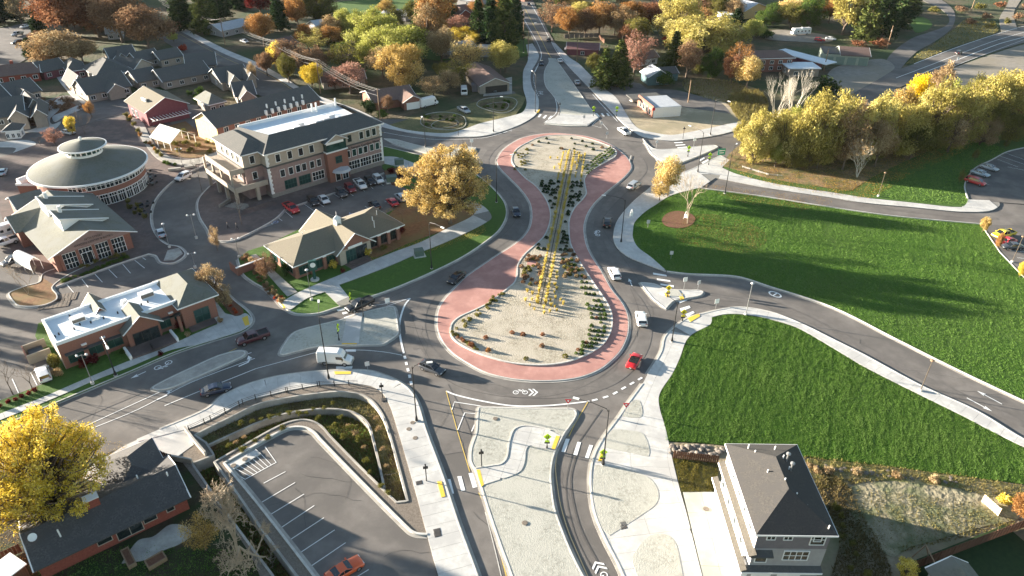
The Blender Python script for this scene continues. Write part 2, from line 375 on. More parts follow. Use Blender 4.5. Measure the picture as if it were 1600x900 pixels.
slab('gravel_patch', WP([(1046,463), (1041,453), (1060,454), (1067,464)]), .226, gravel_green, .1, raw=True, parent=isl_e)
island([(1005,217,1),(1020,232),(1050,233),(1080,230),(1114,227),(1121,230),(1100,240),(1075,250),(1053,257),(1035,252),(1018,240)], concrete)
isl_s = island([(748,638),(757,637),(800,638),(850,639),(890,639),(898,642),(900,648),(895,658),(882,676),(878,683),(867,705),(862,722),(860,740),(861,760),(866,795),(880,835),(895,870),(918,915),(935,950,1),(815,950,1),(800,900),(780,845),(762,792),(752,760),(742,733),(736,720),(737,700),(745,675)], gravel_green)
isl_s_sw = smooth([(743,733,1),(770,729),(785,726),(793,715),(797,690),(804,673),(818,667),(840,669),(860,674),(876,682,1),(866,704,1),(840,700),(828,697),(822,704),(820,722),(814,736),(800,744),(775,752),(753,759,1)])
slab('path', isl_s_sw, .15, jointm, .0, raw=True, parent=isl_s)
paved_grid(isl_s_sw, -.25, 2.0, 2.0, .14, .235, concrete, isl_s)
ribbon('kerb', smooth([(743,732,1),(770,728),(784,725),(792,715),(796,690),(803,672),(818,666),(840,668),(860,673)], False), .2, .1, .3, kerbm, parent=isl_s)
island([(240,605),(260,594),(300,575),(340,557),(370,549),(382,550),(380,556),(350,570),(310,588),(270,605),(250,609),(241,608)], concrete2)
# --- roundabout centre
OUT = [(893,210),(916,213),(942,221),(960,230),(976,243),(984,254),(985,264),(972,279),(950,297),(930,315),(918,332),(912,350),(912,366),(916,385),(925,403),(938,423),(953,450),(970,472),(979,490),(981,508),(979,525),(970,545),(955,562),(935,577),(907,588),(875,593),(838,594),(800,591),(762,582),(732,567),(707,550),(692,532),(685,515),(684,500),(687,482),(697,466),(712,450),(729,433),(750,418),(775,401),(800,385),(818,371),(829,355),(832,335),(828,315),(814,295),(798,279),(784,265),(777,254),(779,245),(787,234),(800,224),(818,215),(842,210),(867,208)]
INN = [(893,212.5),(917,217),(942,225),(958,232),(963,239),(960,246),(946,254),(930,263),(917,273),(913,282),(915,295),(916,303),(910,312),(898,325),(890,342),(889,360),(891,380),(900,400),(912,420),(930,447),(947,472),(955,490),(956,508),(951,525),(938,542),(912,557),(882,567),(845,571),(800,568),(762,558),(730,545),(710,532),(704,520),(706,507),(718,496),(742,485),(762,475),(780,462),(795,450),(804,442),(808,430),(809,415),(820,398),(838,382),(850,370),(858,352),(860,333),(853,312),(838,292),(820,278),(806,263),(800,253),(801,243),(808,233),(822,224.5),(842,215.5),(867,212)]
ra = empty('central_island', (0, 0, 0), kind='structure')
out_w, inn_w = smooth(OUT, True, 4), smooth(INN, True, 4)
if area(out_w) < 0: out_w = out_w[::-1]
if area(inn_w) < 0: inn_w = inn_w[::-1]
slab('truck_apron', out_w, .09, paver, raw=True, parent=ra)
ribbon('kerb', out_w, .35, -.02, .12, kerbm, 0, True, parent=ra)
ribbon('gutter', out_w, .45, -.015, .02, concrete2, -.4, True, parent=ra)
slab('gravel_bed', inn_w, .22, gravel, raw=True, parent=ra)
ribbon('kerb', inn_w, .28, .0, .34, kerbm, 0, True, parent=ra)
for P in ([(986,243,1),(980,258),(966,272),(948,286),(925,304),(908,318)], [(800,411),(775,432),(752,449),(728,462),(708,476),(702,495),(704,512)]):
    ribbon('band', smooth(P, False), .25, .08, .125, kerbm, parent=ra)
# paving stones of the apron: radial joints as thin proud ribs are avoided; the outer course is laid stone by stone
PL = [0]
for i in range(len(out_w)): PL.append(PL[-1]+math.dist(out_w[i], out_w[(i+1) % len(out_w)]))
# --- west block south of the side street (white-roofed building)
slab('lawn', smooth([(-60,695,1),(0,668),(100,625),(200,583),(270,553),(330,533),(372,520),(388,511),(394,500),(387,487),(360,465),(338,445),(322,431,1),(300,445,1),(60,505,1),(55,525,1),(85,580,1),(75,597,1),(0,626,1),(-60,650,1)]), .08, grass, raw=True)
swW = smooth([(-60,672,1),(0,647),(65,622),(125,596),(200,565),(255,545),(300,524),(340,507,1),(305,450,1),(316,444,1),(352,490,1),(372,494),(384,490),(393,499),(387,511),(372,519),(320,536),(290,542,1),(262,549),(200,575),(150,594),(100,616),(40,641),(0,657),(-60,682,1)])
wsw = empty('sidewalk', (0, 0, 0), kind='structure')
slab('base', swW, .12, jointm, raw=True, parent=wsw)
paved(swW, smooth([(-60,677),(0,652),(100,611),(200,570),(290,534),(345,512),(395,495)], False), 1.9, 9, .1, .19, concrete, wsw)
kW = smooth([(-60,692,1),(0,667),(100,624),(200,582),(270,552),(330,532),(372,519),(388,510),(394,499),(387,487),(360,465),(338,445),(322,431)], False)
def kerb(line, side=1, z=.22, w=.2, parent=None, gw=.45):
    ribbon('kerb', line, w, -.02, z+.0011*random.randint(1, 20), kerbm, 0, parent=parent)
    ribbon('gutter', line, gw, -.015, .022+.0009*random.randint(1, 15), concrete2, side*(gw/2+w/2), parent=parent)
kerb(kW, -1)
slab('planting_bed', smooth([(318,441,1),(322,434,1),(345,452),(365,470),(380,485),(378,492),(366,494),(350,478)]), .2, mulch, raw=True)
slab('path', WP([(197,540), (228,528), (252,545), (206,562)]), .2, paver_grey, raw=True)
slab('path', WP([(290,505), (330,490), (340,505), (300,520)]), .21, paver_grey, raw=True)
# island in the west car park
pk = smooth([(14,460),(20,455),(42,447),(62,441),(66,430),(75,424),(95,418),(170,392,1),(176,398,1),(110,428),(82,448),(88,460),(88,468),(72,476),(52,479),(30,478),(22,472)])
slab('planting_island', pk, .12, leafy_brown, raw=True); kerb(pk+[pk[0]], 1)
# --- west plaza + brick paving
plaza_w = smooth([(335,251,1),(310,262),(275,280),(250,302),(237,325),(236,350),(245,370),(260,382),(279,386),(289,396),(284,404),(270,411),(252,410),(244,400),(232,397,1),(180,414),(120,436),(88,448,1),(60,430,1),(20,400,1),(0,330,1),(-10,250,1),(60,225,1),(105,205,1),(150,190,1),(200,180,1),(262,190,1),(300,215,1),(345,238,1)])
slab('plaza', plaza_w, .12, paver_grey, raw=True)
kerb(smooth([(335,251,1),(310,262),(275,280),(250,302),(237,325),(236,350),(245,370),(260,382),(279,386),(289,396),(284,404),(270,411),(252,410),(244,400),(232,397,1),(180,414),(120,436),(88,448,1)], False), 1)
slab('ramp', WP([(262,392), (280,388), (286,397), (272,407), (256,408)]), .2, concrete2, raw=True)
slab('plaza', smooth([(350,277),(330,290),(313,308),(309,322),(313,340),(324,358),(330,370),(345,377),(366,375),(395,362),(430,342),(445,325,1),(520,300,1),(600,268,1),(592,255,1),(420,300,1),(395,262,1),(360,250,1)]), .12, paver_grey, raw=True)
kerb(smooth([(350,277),(330,290),(313,308),(309,322),(313,340),(324,358),(330,370),(345,377),(366,375),(395,362),(430,342),(445,327,1),(520,302,1),(600,270,1)], False), -1)
slab('garden', smooth([(235,205,1),(290,190,1),(345,232,1),(320,245),(290,247),(262,240),(245,225)]), .2, leafy_brown, raw=True)
slab('path', smooth([(205,185),(222,190),(235,215),(252,238),(280,250),(310,248),(345,236),(348,243),(315,256),(280,259),(248,250),(228,228),(214,205)]), .215, concrete2, raw=True)
# streets and beds of the housing cluster upper left
slab('path', smooth([(28,208,1),(55,200),(62,188),(75,168),(92,152),(98,150),(104,158),(92,172),(78,186),(82,194),(95,190),(88,200),(72,206),(50,206)]), .05, concrete, raw=True)
slab('path', smooth([(82,182),(95,176),(118,166),(128,162),(112,150),(95,130),(88,118),(98,118),(108,135),(125,152),(140,165),(124,172),(100,182),(86,190)]), .06, concrete, raw=True)
slab('path', smooth([(-40,225),(0,222),(30,219),(48,220),(56,224),(50,232),(35,240),(15,255),(-5,270),(-30,280),(-40,270),(-10,258),(8,248),(25,232),(0,230)]), .07, concrete, raw=True)
slab('garden', smooth([(70,180),(80,160),(95,150),(110,160),(118,165),(95,178),(80,186)]), .04, mulch, raw=True)
slab('garden', smooth([(35,190),(50,165),(70,165),(68,180),(55,196)]), .045, mulch, raw=True)
slab('street', smooth([(-60,240,1),(-60,208),(0,208),(60,210),(100,192),(150,172),(200,160),(205,176,1),(160,185),(120,200),(95,225,1),(60,235),(20,262,1),(-20,275,1)]), .022, asphalt, raw=True)
# --- north-west block: small office and street frontage
NWB = [(372,405,1),(380,428),(396,441),(415,452),(430,466),(440,477),(449,484),(462,490),(480,491),(500,489),(525,481),(575,465),(625,447),(682,422),(725,400),(762,375),(779,360),(789,343),(791,328),(785,312),(762,287),(735,268),(700,253),(658,243),(600,229,1),(597,262,1),(625,290,1),(650,300,1),(630,322,1),(575,345,1),(480,352,1),(420,382,1),(388,392,1)]
nwb = smooth(NWB); slab('lawn', nwb, .1, grass, raw=True)
kerb(smooth([(372,405,1),(380,428),(396,441),(415,452),(430,466),(440,477),(449,484),(462,490),(480,491),(500,489),(525,481),(575,465),(625,447),(682,422),(725,400),(762,375),(779,360),(789,343),(791,328),(785,312),(762,287),(735,268),(700,253),(658,243),(600,229,1)], False), -1)
slab('leaf_litter', smooth([(598,345,1),(620,325,1),(650,302),(700,320),(735,330),(742,340),(700,358),(640,380),(590,402),(575,398)]), .18, leafy_brown, raw=True)
nsw = smooth([(440,473,1),(466,458),(500,443),(532,430),(582,408),(620,393),(660,378),(700,357),(730,343),(741,335),(739,328),(728,322,1),(738,318,1),(752,321),(764,331),(768,341),(760,348),(740,359),(695,380),(660,394),(600,420),(530,446,1),(546,466),(552,474,1),(532,480,1),(508,457,1),(480,467),(455,484),(448,482)])
nswr = empty('sidewalk', (0, 0, 0), kind='structure')
slab('base', nsw, .19, jointm, raw=True, parent=nswr)
paved(nsw, smooth([(440,478),(500,450),(560,426),(660,386),(740,347),(758,336),(735,318)], False), 1.9, 7, .1, .27, concrete, nswr)
slab('path', WP([(449,464), (465,457), (424,420), (400,398), (392,400)]), .21, concrete2, raw=True)
slab('planting_bed', smooth([(380,404,1),(392,402,1),(420,432),(447,462,1),(436,470),(428,462),(410,446),(390,432)]), .16, mulch, raw=True)
slab('plaza', WP([(534,412), (560,398), (584,407), (552,422)]), .2, paver_grey, raw=True)
slab('path', smooth([(597,245,1),(620,246),(660,262),(650,275),(625,262),(600,256,1)]), .2, concrete, raw=True)
slab('parking_island', smooth([(600,268,1),(625,262),(640,275),(625,288),(612,288)]), .22, mulch, raw=True)
# --- south-west landscaping round the swale
slab('yard', smooth([(-120,850,1),(-60,805,1),(0,779),(100,736),(190,698,1),(250,706,1),(300,726,1),(342,790,1),(395,862,1),(450,960,1),(-120,980,1)]), .02, mat('shaded_yard', (.035, .03, .016), (.07, .055, .032), .8, .95, .1, 3, c3=(.025, .045, .012), big=.2), raw=True)  # dark dirt and grass, with the yard's shade put into the colours
slab('driveway', smooth([(120,745,1),(190,699,1),(250,671,1),(292,671,1),(303,695,1),(268,720,1),(255,707,1),(205,716,1),(175,760,1)]), .14, concrete, raw=True)
slab('patio', smooth([(190,880,1),(215,845),(240,838),(265,820),(290,822),(300,835),(280,850),(255,860),(225,875)]), .1, concrete2, raw=True)
bed = smooth([(290,676,1),(298,668,1),(330,655),(380,628),(400,622),(450,610),(500,601),(550,599),(580,603),(597,613),(609,632),(622,672),(644,750),(667,835,1),(650,833),(640,827),(500,685),(490,675),(475,668),(455,668),(432,677),(350,724,1),(400,784),(492,902),(530,955,1),(425,955,1),(392,868),(336,790),(285,722,1)])
slab('gravel_bed', bed, .1, gravel_dark, -.1, [swale], raw=True)
SWsw = [(190,697,1),(250,671),(322,640),(350,617),(400,597),(450,586),(507,580),(575,580),(612,592),(637,607),(652,630),(665,672),(691,742),(715,815),(746,900),(765,955,1),(705,955,1),(685,900),(667,835),(644,750),(622,674),(609,634),(597,614),(580,604),(550,600),(500,602),(450,611),(400,623),(380,629),(330,656),(292,671,1)]
sws = smooth(SWsw); r = empty('sidewalk', (0, 0, 0), kind='structure')
slab('base', sws, .11, jointm, raw=True, parent=r)
paved(sws, smooth([(215,690),(300,655),(350,636),(400,610),(450,598),(500,590),(550,588),(590,596),(618,610),(634,640),(645,680),(668,745),(692,830),(720,920),(740,960)], False), 1.85, 6, .05, .19, concrete, r)
kerb(smooth(SWsw[1:16], False), 1, parent=r)
for P in ([(402,603),(450,593),(509,583,1),(514,588,1),(452,598),(404,609)], [(560,585,1),(585,586),(608,593),(628,607),(641,628),(652,662),(668,700),(686,740,1),(677,743,1),(660,706),(643,672),(632,640),(620,616),(600,600),(562,592,1)]):
    slab('gravel_strip', smooth(P), .17, gravel_dark, .0, raw=True, parent=r)
# lot kerb
kerb(smooth([(668,835),(652,834),(640,828),(560,748),(500,686),(490,675),(475,668),(455,668),(432,677),(350,724,1),(400,784),(492,902),(530,955)], False), 1, z=.24, w=.3)
slab('stoop', WP([(352,727), (400,702), (408,709), (362,735)]), .12, concrete, raw=True)
# swale floor and its retaining walls
sw = empty('retaining_walls', (0, 0, 0), label='pale concrete retaining walls stepping round the sunken planted basin by the car park', cat='retaining wall')
slab('basin_floor', off(swale, 0), -1.9, swalegrass, -2.4, raw=True)
ter = smooth([(320,694,1),(366,672),(405,655),(450,641),(500,635),(540,637),(562,645),(575,658),(581,675),(600,755,1),(640,790,1),(625,725),(609,672),(598,646),(583,626),(562,615),(532,611),(502,613),(457,619),(405,630),(366,648),(304,680,1)])
slab('basin_terrace', ter, -1.0, swalegrass, -2.4, raw=True)
ribbon('wall', swale, .3, -2.4, .2, concrete2, 0, True, parent=sw)
ribbon('wall', smooth([(320,692,1),(366,671),(405,654),(450,640),(500,634),(540,636),(562,645),(575,658),(581,675),(590,712),(600,757)], False), .32, -2.4, -.5, concrete2, parent=sw)
ribbon('wall', smooth([(301,724,1),(258,716,1)], False), .3, -.5, 1.0, concrete2, parent=sw)
ribbon('wall', smooth([(290,672,1),(303,690,1),(322,712,1)], False), .3, -.5, .9, concrete2, parent=sw)
# --- east side
ESW = [(1004,600),(984,627),(967,652),(949,676),(936,696),(927,717),(923,742),(925,780),(932,810),(947,845),(970,890),(995,955,1),(1112,955,1),(1097,900),(1072,800),(1062,765),(1052,725),(1041,675),(1036,657),(1031,640),(1029,622),(1035,607),(1050,585),(1062,560),(1071,535),(1082,522),(1110,507),(1112,496,1),(1135,491),(1165,492),(1200,498),(1245,512),(1300,543),(1350,573),(1437,617),(1500,648),(1552,675),(1600,699),(1700,745,1),(1700,735,1),(1600,687),(1525,642),(1437,602),(1350,555),(1300,530),(1260,510),(1225,495),(1200,487),(1165,481),(1137,482),(1100,490),(1075,497),(1060,507),(1040,525),(1034,548),(1025,565),(1012,585)]
esw = smooth(ESW, True, 5); r = empty('sidewalk', (0, 0, 0), kind='structure')
slab('base', esw, .11, jointm, raw=True, parent=r)
n1 = paved(esw, smooth([(1060,965),(1040,900),(1010,820),(990,750),(985,700),(1000,650),(1020,600),(1040,560),(1058,520)], False), 2.4, 11, .05, .19, concrete, r, cols=4, limit=190)
ec = smooth([(1062,515),(1090,500),(1130,487),(1165,487),(1200,493),(1250,508),(1300,536),(1350,564),(1437,610),(1525,655),(1620,700)], False)
paved(esw, ec, 2.0, 4, .05, .192, concrete, r, limit=95)
kerb(smooth([(995,955,1)]+ESW[10::-1], False), 1, parent=r)
kerb(smooth([ESW[-1], ESW[-2], ESW[-3], ESW[-4]]+ESW[-5:-20:-1], False), 1, parent=r)
for P in ([(988,627),(1000,628),(1002,652),(972,651,1)], [(949,682,1),(958,672),(1000,676),(1011,689),(1015,706),(1013,714,1),(945,700,1)], [(930,727,1),(960,730),(990,737),(1015,748),(1026,762),(1029,778),(1020,793),(952,838,1),(940,825),(930,795),(926,762)], [(988,878),(997,857),(1010,842),(1025,835),(1045,838),(1056,851),(1063,880),(1075,950,1),(1016,950,1)]):
    slab('gravel_inset', smooth(P), .2, gravel_green, .0, raw=True, parent=r)
# big east lawn
SEL = [(1112,497,1),(1135,492),(1165,493),(1200,499),(1245,513),(1300,544),(1350,574),(1437,618),(1500,649),(1552,676),(1600,700),(1720,755,1),(1720,790,1),(1600,757),(1525,747),(1450,737),(1375,727),(1300,719),(1130,695),(1041,689,1),(1036,657),(1032,640),(1030,622),(1036,607),(1051,585),(1063,560),(1072,535),(1083,522),(1108,509)]
sel = smooth(SEL, True, 4); slab('lawn', sel, .1, grass_lush, raw=True)
NEL = [(1042,423,1),(1017,402),(997,387),(989,372),(989,360),(992,347),(1007,332),(1025,320),(1050,305),(1084,293,1),(1110,297),(1200,309),(1300,325),(1400,339),(1532,351,1),(1562,395,1),(1600,435,1),(1720,500,1),(1720,680,1),(1600,626),(1500,579),(1400,529),(1300,479),(1200,446),(1150,431),(1075,427)]
nel = smooth(NEL, True, 4); slab('lawn', nel, .1, grass_lush, raw=True)
kerb(smooth([(1042,424),(1075,428),(1150,432),(1200,447),(1300,480),(1400,530),(1500,580),(1600,627),(1720,681)], False), -1)
kerb(smooth([(1084,292),(1110,296),(1200,308),(1300,324),(1400,338),(1532,350,1),(1562,394,1),(1600,434)], False), 1)
NEsw = [(1042,424,1),(1017,402),(997,387),(989,372),(989,360),(992,347),(1007,332),(1025,320),(1050,305),(1096,293,1),(1118,278,1),(1200,294),(1300,309),(1350,317),(1425,324),(1500,331),(1545,330),(1562,321),(1560,314,1),(1512,312,1),(1500,324),(1425,317),(1350,309),(1300,301),(1250,294),(1200,285),(1150,272),(1128,262,1),(1140,250,1),(1126,243,1),(1080,265),(1052,275),(1030,283),(1008,300),(990,315),(972,335),(962,352),(959,372),(965,387),(980,400),(1000,409)]
nesw = smooth(NEsw, True, 4); r = empty('sidewalk', (0, 0, 0), kind='structure')
slab('base', nesw, .11, jointm, raw=True, parent=r)
paved(nesw, smooth([(1045,418),(1005,398),(978,378),(975,355),(985,335),(1010,312),(1050,290),(1100,272),(1180,285),(1300,305),(1425,321),(1560,325)], False), 2.6, 16, .05, .19, concrete, r, cols=4)
kerb(smooth([(1126,243,1),(1080,265),(1052,275),(1030,283),(1008,300),(990,315),(972,335),(962,352),(959,372),(965,387),(980,400),(1000,409),(1040,424)], False), 1, parent=r)
slab('lawn', smooth([(1130,262,1),(1150,272),(1200,284),(1250,293),(1300,300),(1350,308),(1425,316),(1500,323),(1512,312,1),(1506,292),(1512,276),(1525,262),(1550,250),(1575,237),(1610,228,1),(1720,190,1),(1600,200),(1500,215),(1400,245),(1330,262),(1200,250),(1150,240)]), .1, grass, raw=True)
slab('leaf_litter', smooth([(1130,260,1),(1200,278),(1260,289),(1330,298,1),(1350,285),(1380,268),(1450,236),(1500,215),(1620,180,1),(1600,160,1),(1350,180,1),(1190,200,1),(1140,240)]), .16, mat('tan_litter', (.19, .12, .06), (.34, .24, .13), 1.6, .95, .08, 4, c3=(.13, .13, .045), big=.3, detail=9), raw=True)
slab('parking_lot', smooth([(1610,230,1),(1575,238),(1550,251),(1525,263),(1513,277),(1508,292),(1513,311,1),(1560,316),(1640,322,1),(1760,330,1),(1760,200,1)]), .14, asphalt_lot, raw=True)
slab('parking_lot', smooth([(1534,352,1),(1564,396,1),(1604,438,1),(1720,500,1),(1760,360,1),(1600,352,1)]), .14, asphalt_lot, raw=True)
ribbon('kerb', smooth([(1612,229),(1575,237),(1550,250),(1525,262),(1512,277),(1507,292),(1512,311)], False), .3, -.02, .3, kerbm)
# south-east plots
slab('plot', smooth([(1041,690,1),(1130,696),(1300,720),(1450,738),(1600,758),(1720,785,1),(1800,980,1),(1115,980,1),(1098,900),(1073,800),(1053,725)]), .03, mat('bare_plot', (.19, .155, .1), (.34, .28, .19), .6, .95, .2, 1.5, c3=(.14, .14, .07), big=.15, detail=8), raw=True)
slab('dry_strip', smooth([(1262,716,1),(1375,728),(1525,748),(1640,766,1),(1640,778,1),(1540,768),(1400,752),(1300,748),(1270,745)]), .1, mat('dry_weeds', (.3, .24, .12), (.45, .36, .19), 1.2, .95, .12, 3, c3=(.2, .2, .07), big=.3), raw=True)
slab('yard_grass', WP([(1052,716), (1122,722), (1122,768), (1064,768)]), .09, grass_dry, raw=True)
drv = WP([(1067, 769.5), (1120, 769), (1150, 860), (1170, 950), (1110, 950)])
r = empty('driveway', (0, 0, 0), kind='structure'); slab('base', drv, .08, jointm, raw=True, parent=r)
paved(drv, WP([(1094, 765), (1140, 955)]), 4.2, 6, .05, .165, mat('new_concrete', (.41, .41, .36), (.5, .5, .44), .5, .85, c3=(.37, .37, .32), big=.3, detail=8), r, cols=2)
slab('yard', WP([(1405,885), (1570,820), (1640,880), (1680,960), (1420,980)]), .1, mat('dark_turf', (.02, .04, .012), (.03, .055, .015), 2, .95), raw=True)
slab('bare_patch', smooth([(1318,770),(1340,757),(1400,752),(1480,757),(1540,765),(1570,785),(1590,810),(1540,822),(1470,842),(1420,856),(1395,870),(1365,850),(1340,815),(1322,790)]), .09, mat('frosty_soil', (.2, .175, .115), (.34, .3, .2), .7, .95, .25, 1.4, c3=(.13, .14, .07), big=.25, detail=8), raw=True)
# ---------------------------------------------------------------- grass relief on the near lawns
blade = leafmat('grass_blades', (.055, .12, .018), (.11, .21, .04), (.19, .3, .08), .35)
dryb = leafmat('dry_blades', (.16, .12, .04), (.2, .18, .06), (.3, .25, .12), .25)
tufts('grass', sel, 260000, .14, .07, blade, .1)
tufts('grass', nel, 240000, .13, .1, blade, .1)
tufts('grass', nwb, 22000, .1, .1, blade, .1, excl=[nsw, WP([(410,390), (590,320), (640,352), (460,430)])])
tufts('reeds', swale, 26000, .42, .06, dryb, -1.85, .5)
tufts('reeds', swale, 14000, .35, .07, blade, -1.85, .5)
tufts('reeds', ter, 9000, .4, .06, dryb, -1.0, .5)
tufts('weeds', smooth([(1250,712,1),(1375,727),(1525,747),(1620,762,1),(1620,800,1),(1500,765),(1400,750),(1310,760),(1270,760)]), 9000, .3, .08, dryb, .05)
tufts('weeds', smooth([(1290,740),(1330,765),(1345,800),(1375,850),(1395,900),(1400,960),(1290,960),(1312,840),(1275,770)]), 9000, .35, .09, leafmat('olive_blades', (.06, .05, .02), (.12, .095, .04), (.22, .17, .08), .2), .03)
tufts('weeds', WP([(1318,760), (1560,790), (1590,820), (1420,860), (1385,870)]), 7000, .16, .1, dryb, .05)
tufts('grass', WP([(1052,716), (1122,722), (1122,768), (1064,768)]), 7000, .16, .08, leafmat('gold_blades', (.1, .1, .02), (.19, .16, .04), (.26, .22, .07), .25), .09)
tufts('grass', WP([(200,850), (390,860), (430,960), (60,960), (60,890)]), 9000, .15, .1, blade, .02)

tufts('grass', smooth([(1350,300,1),(1400,272),(1450,240),(1500,218),(1575,236),(1525,262),(1510,290),(1510,318),(1425,314),(1380,308)]), 30000, .16, .14, blade, .1)
# fallen leaves
def litter(poly, n, m, z, size=.1, spread=None):
    P = np.array(poly); lo, hi = P.min(0), P.max(0); a = rng.uniform(lo, hi, (n*2, 2)); a = a[inpoly(a, poly)][:n]; k = len(a)
    nn = vnoise(a[:, 0]/3, a[:, 1]/3, 7)+rng.normal(0, .8, k); a = a[nn > -.3]; k = len(a); th = rng.uniform(0, 6.28, k); s_ = size*rng.uniform(.6, 1.5, k); v = np.zeros((k, 3, 3))
    for i in range(3):
        t = th+i*2.1; v[:, i, 0] = a[:, 0]+np.cos(t)*s_; v[:, i, 1] = a[:, 1]+np.sin(t)*s_; v[:, i, 2] = z+rng.uniform(.0, .05, k)
    me = bpy.data.meshes.new('fallen_leaves'); v = v.reshape(-1, 3); me.vertices.add(3*k); me.vertices.foreach_set('co', v.ravel()); me.loops.add(3*k); me.loops.foreach_set('vertex_index', np.arange(3*k)); me.polygons.add(k)
    me.polygons.foreach_set('loop_start', np.arange(0, 3*k, 3)); me.polygons.foreach_set('loop_total', np.full(k, 3)); me.update(); me.attributes.new('tint', 'FLOAT', 'FACE').data.foreach_set('value', rng.uniform(0, 1, k).astype(np.float32)); link('fallen_leaves', me, m)['kind'] = 'stuff'
lb = leafmat('litter_brown', (.12, .06, .025), (.24, .13, .05), (.42, .27, .1), .1); ly = leafmat('litter_gold', (.35, .2, .04), (.5, .32, .07), (.6, .44, .14), .1)
litter(smooth([(1060,350),(1100,335),(1160,345),(1200,370),(1170,395),(1100,388),(1060,375)]), 4500, lb, .2, .08)
litter(smooth([(1130,262,1),(1200,282),(1300,304),(1350,306),(1400,280),(1480,235),(1400,220),(1250,250)]), 16000, lb, .26, .11)
litter(smooth([(600,330),(650,320),(720,335),(760,360),(700,385),(640,400),(580,410)]), 12000, ly, .2, .08)
litter(WP([(0,690), (190,690), (250,740), (180,830), (60,900), (-60,880)]), 5000, ly, .16, .06)
litter(smooth([(840,440),(900,450),(930,520),(880,560),(780,560),(720,520),(760,490)]), 500, lb, .31, .05)

slab('slope', smooth([(1075,128),(1110,122),(1150,130),(1185,140),(1195,160),(1180,182),(1160,178),(1130,160),(1095,148),(1070,140)]), .06, mat('brown_slope', (.16, .1, .055), (.3, .22, .13), .6, .95, .2, 2, c3=(.2, .17, .09), big=.2), raw=True)
tufts('weeds', smooth([(1140,150),(1180,140),(1200,160),(1190,185),(1165,195),(1145,175)]), 5000, .9, .12, dryb, .05)
tufts('weeds', smooth([(1070,125),(1150,128),(1170,150),(1130,160),(1080,145)]), 3000, .6, .15, dryb, .05)
tufts('weeds', smooth([(1415,100),(1440,80),(1466,64),(1492,44),(1510,30),(1540,30),(1560,48),(1487,74),(1430,98)]), 7000, .5, .2, dryb, .05)

litter(smooth([(1120,255,1),(1190,285),(1300,306),(1360,310),(1420,275),(1500,240),(1520,215),(1400,235),(1250,250)]), 14000, ly, .27, .13)
litter(smooth([(1110,290),(1200,300),(1300,312),(1250,330),(1150,315)]), 2500, lb, .2, .1)
# ================================================================ painted markings
ZM = .012
def mark(px, m=white_p, z=ZM, name='marking', parent=None):
    MK[0] += 1; z = z+.0002*(MK[0] % 20)
    w = WP(px, 0); 
    if area(w) < 0: w = w[::-1]
    return MB().quad(*[(p[0], p[1], z) for p in w]).obj(name, m, parent or road)
MK = [0]
def line(px, w=.15, m=white_p, z=ZM, name='lane_line', parent=None, sm=True):
    MK[0] += 1; z = z+.0002*(MK[0] % 20)
    L = smooth(px, False, 5, 0) if sm else WP(px, 0)
    return ribbon(name, L, w, z, z, m, parent=parent or road)
def dashes(px, on, offl, w=.3, z=ZM, m=white_p):
    L = smooth(px, False, 8, 0); acc = 0; seg = [L[0]]; state = True
    for a, b in zip(L, L[1:]):
        d = math.dist(a, b); pos = 0
        while pos < d:
            lim = on if state else offl; step = min(lim-acc, d-pos); pos += step; acc += step
            q = (a[0]+(b[0]-a[0])*pos/d, a[1]+(b[1]-a[1])*pos/d); seg.append(q)
            if acc >= lim-1e-6:
                if state and len(seg) > 1: ribbon('dash', seg, w, z, z, m, parent=road)
                state = not state; acc = 0; seg = [q]
# crosswalks
for b in ([(697.5,749),(703.8,748.5),(709.5,771),(703,772.5)], [(714.5,744.5),(721,743.8),(727,766),(720.8,767.5)], [(732,739.5),(738.8,739),(745.8,761),(738.8,762.5)],
          [(884,685.3),(890.2,685.9),(883,706.7),(876.9,705.8)], [(902.3,690.3),(908,691),(901.8,711.6),(895.6,710.6)], [(920.8,695),(926.7,696),(919.6,716.4),(913.9,715.6)],
          [(1020,426),(1041,429.5),(1042,432),(1021,429)], [(1026,435),(1047,438),(1048,440.5),(1027,437.5)], [(1032,443),(1053,446),(1053,449),(1032,445.5)],
          [(1060,470),(1072,466),(1074,469),(1062,474)], [(1062,482),(1077,477.5),(1079,481),(1064,487)], [(1071,491),(1083,486),(1085.5,489),(1074,495)],
          [(534,488.5),(551,484.5),(553,487),(536,491.5)], [(537,496),(558,489),(560,491.5),(539,498.5)], [(526,484),(540,481),(542,483.5),(528,486.5)],
          [(540,546),(556,546),(556,549.5),(540,549.5)], [(525,572.5),(551,572),(550,576),(525,576.5)],
          [(840,183),(843.5,178.5),(846.5,179),(843,183.5)], [(847.5,184.5),(852,180),(855,180.5),(851,185.5)], [(856,185.5),(860.5,181),(863.5,181.5),(859.5,186.5)],
          [(930,177),(933,177),(937.5,182.5),(934.5,182.5)], [(938.5,177),(941.5,177),(945,182),(942,182)], [(947,177),(950,177),(953,181.5),(950,181.5)],
          [(1053,222.5),(1066,222),(1067.5,223.5),(1054,224)], [(1055,226.5),(1070,225.5),(1071.5,227),(1056,228)], [(1058,230.5),(1073,229),(1074,230.5),(1059,232)],
          [(1092,250),(1100,246),(1101.5,247.5),(1094,252)], [(1096,254),(1106,249),(1107.5,250.5),(1098,256)]):
    mark(b, name='crosswalk_bar', z=.04 if b[0][1] < 260 else ZM)
def pad(px, z=.245): 
    w = WP(px, .2); w = w if area(w) > 0 else w[::-1]
    MB().prism(w, .1, z).obj('tactile_pad', tactile, wsw)
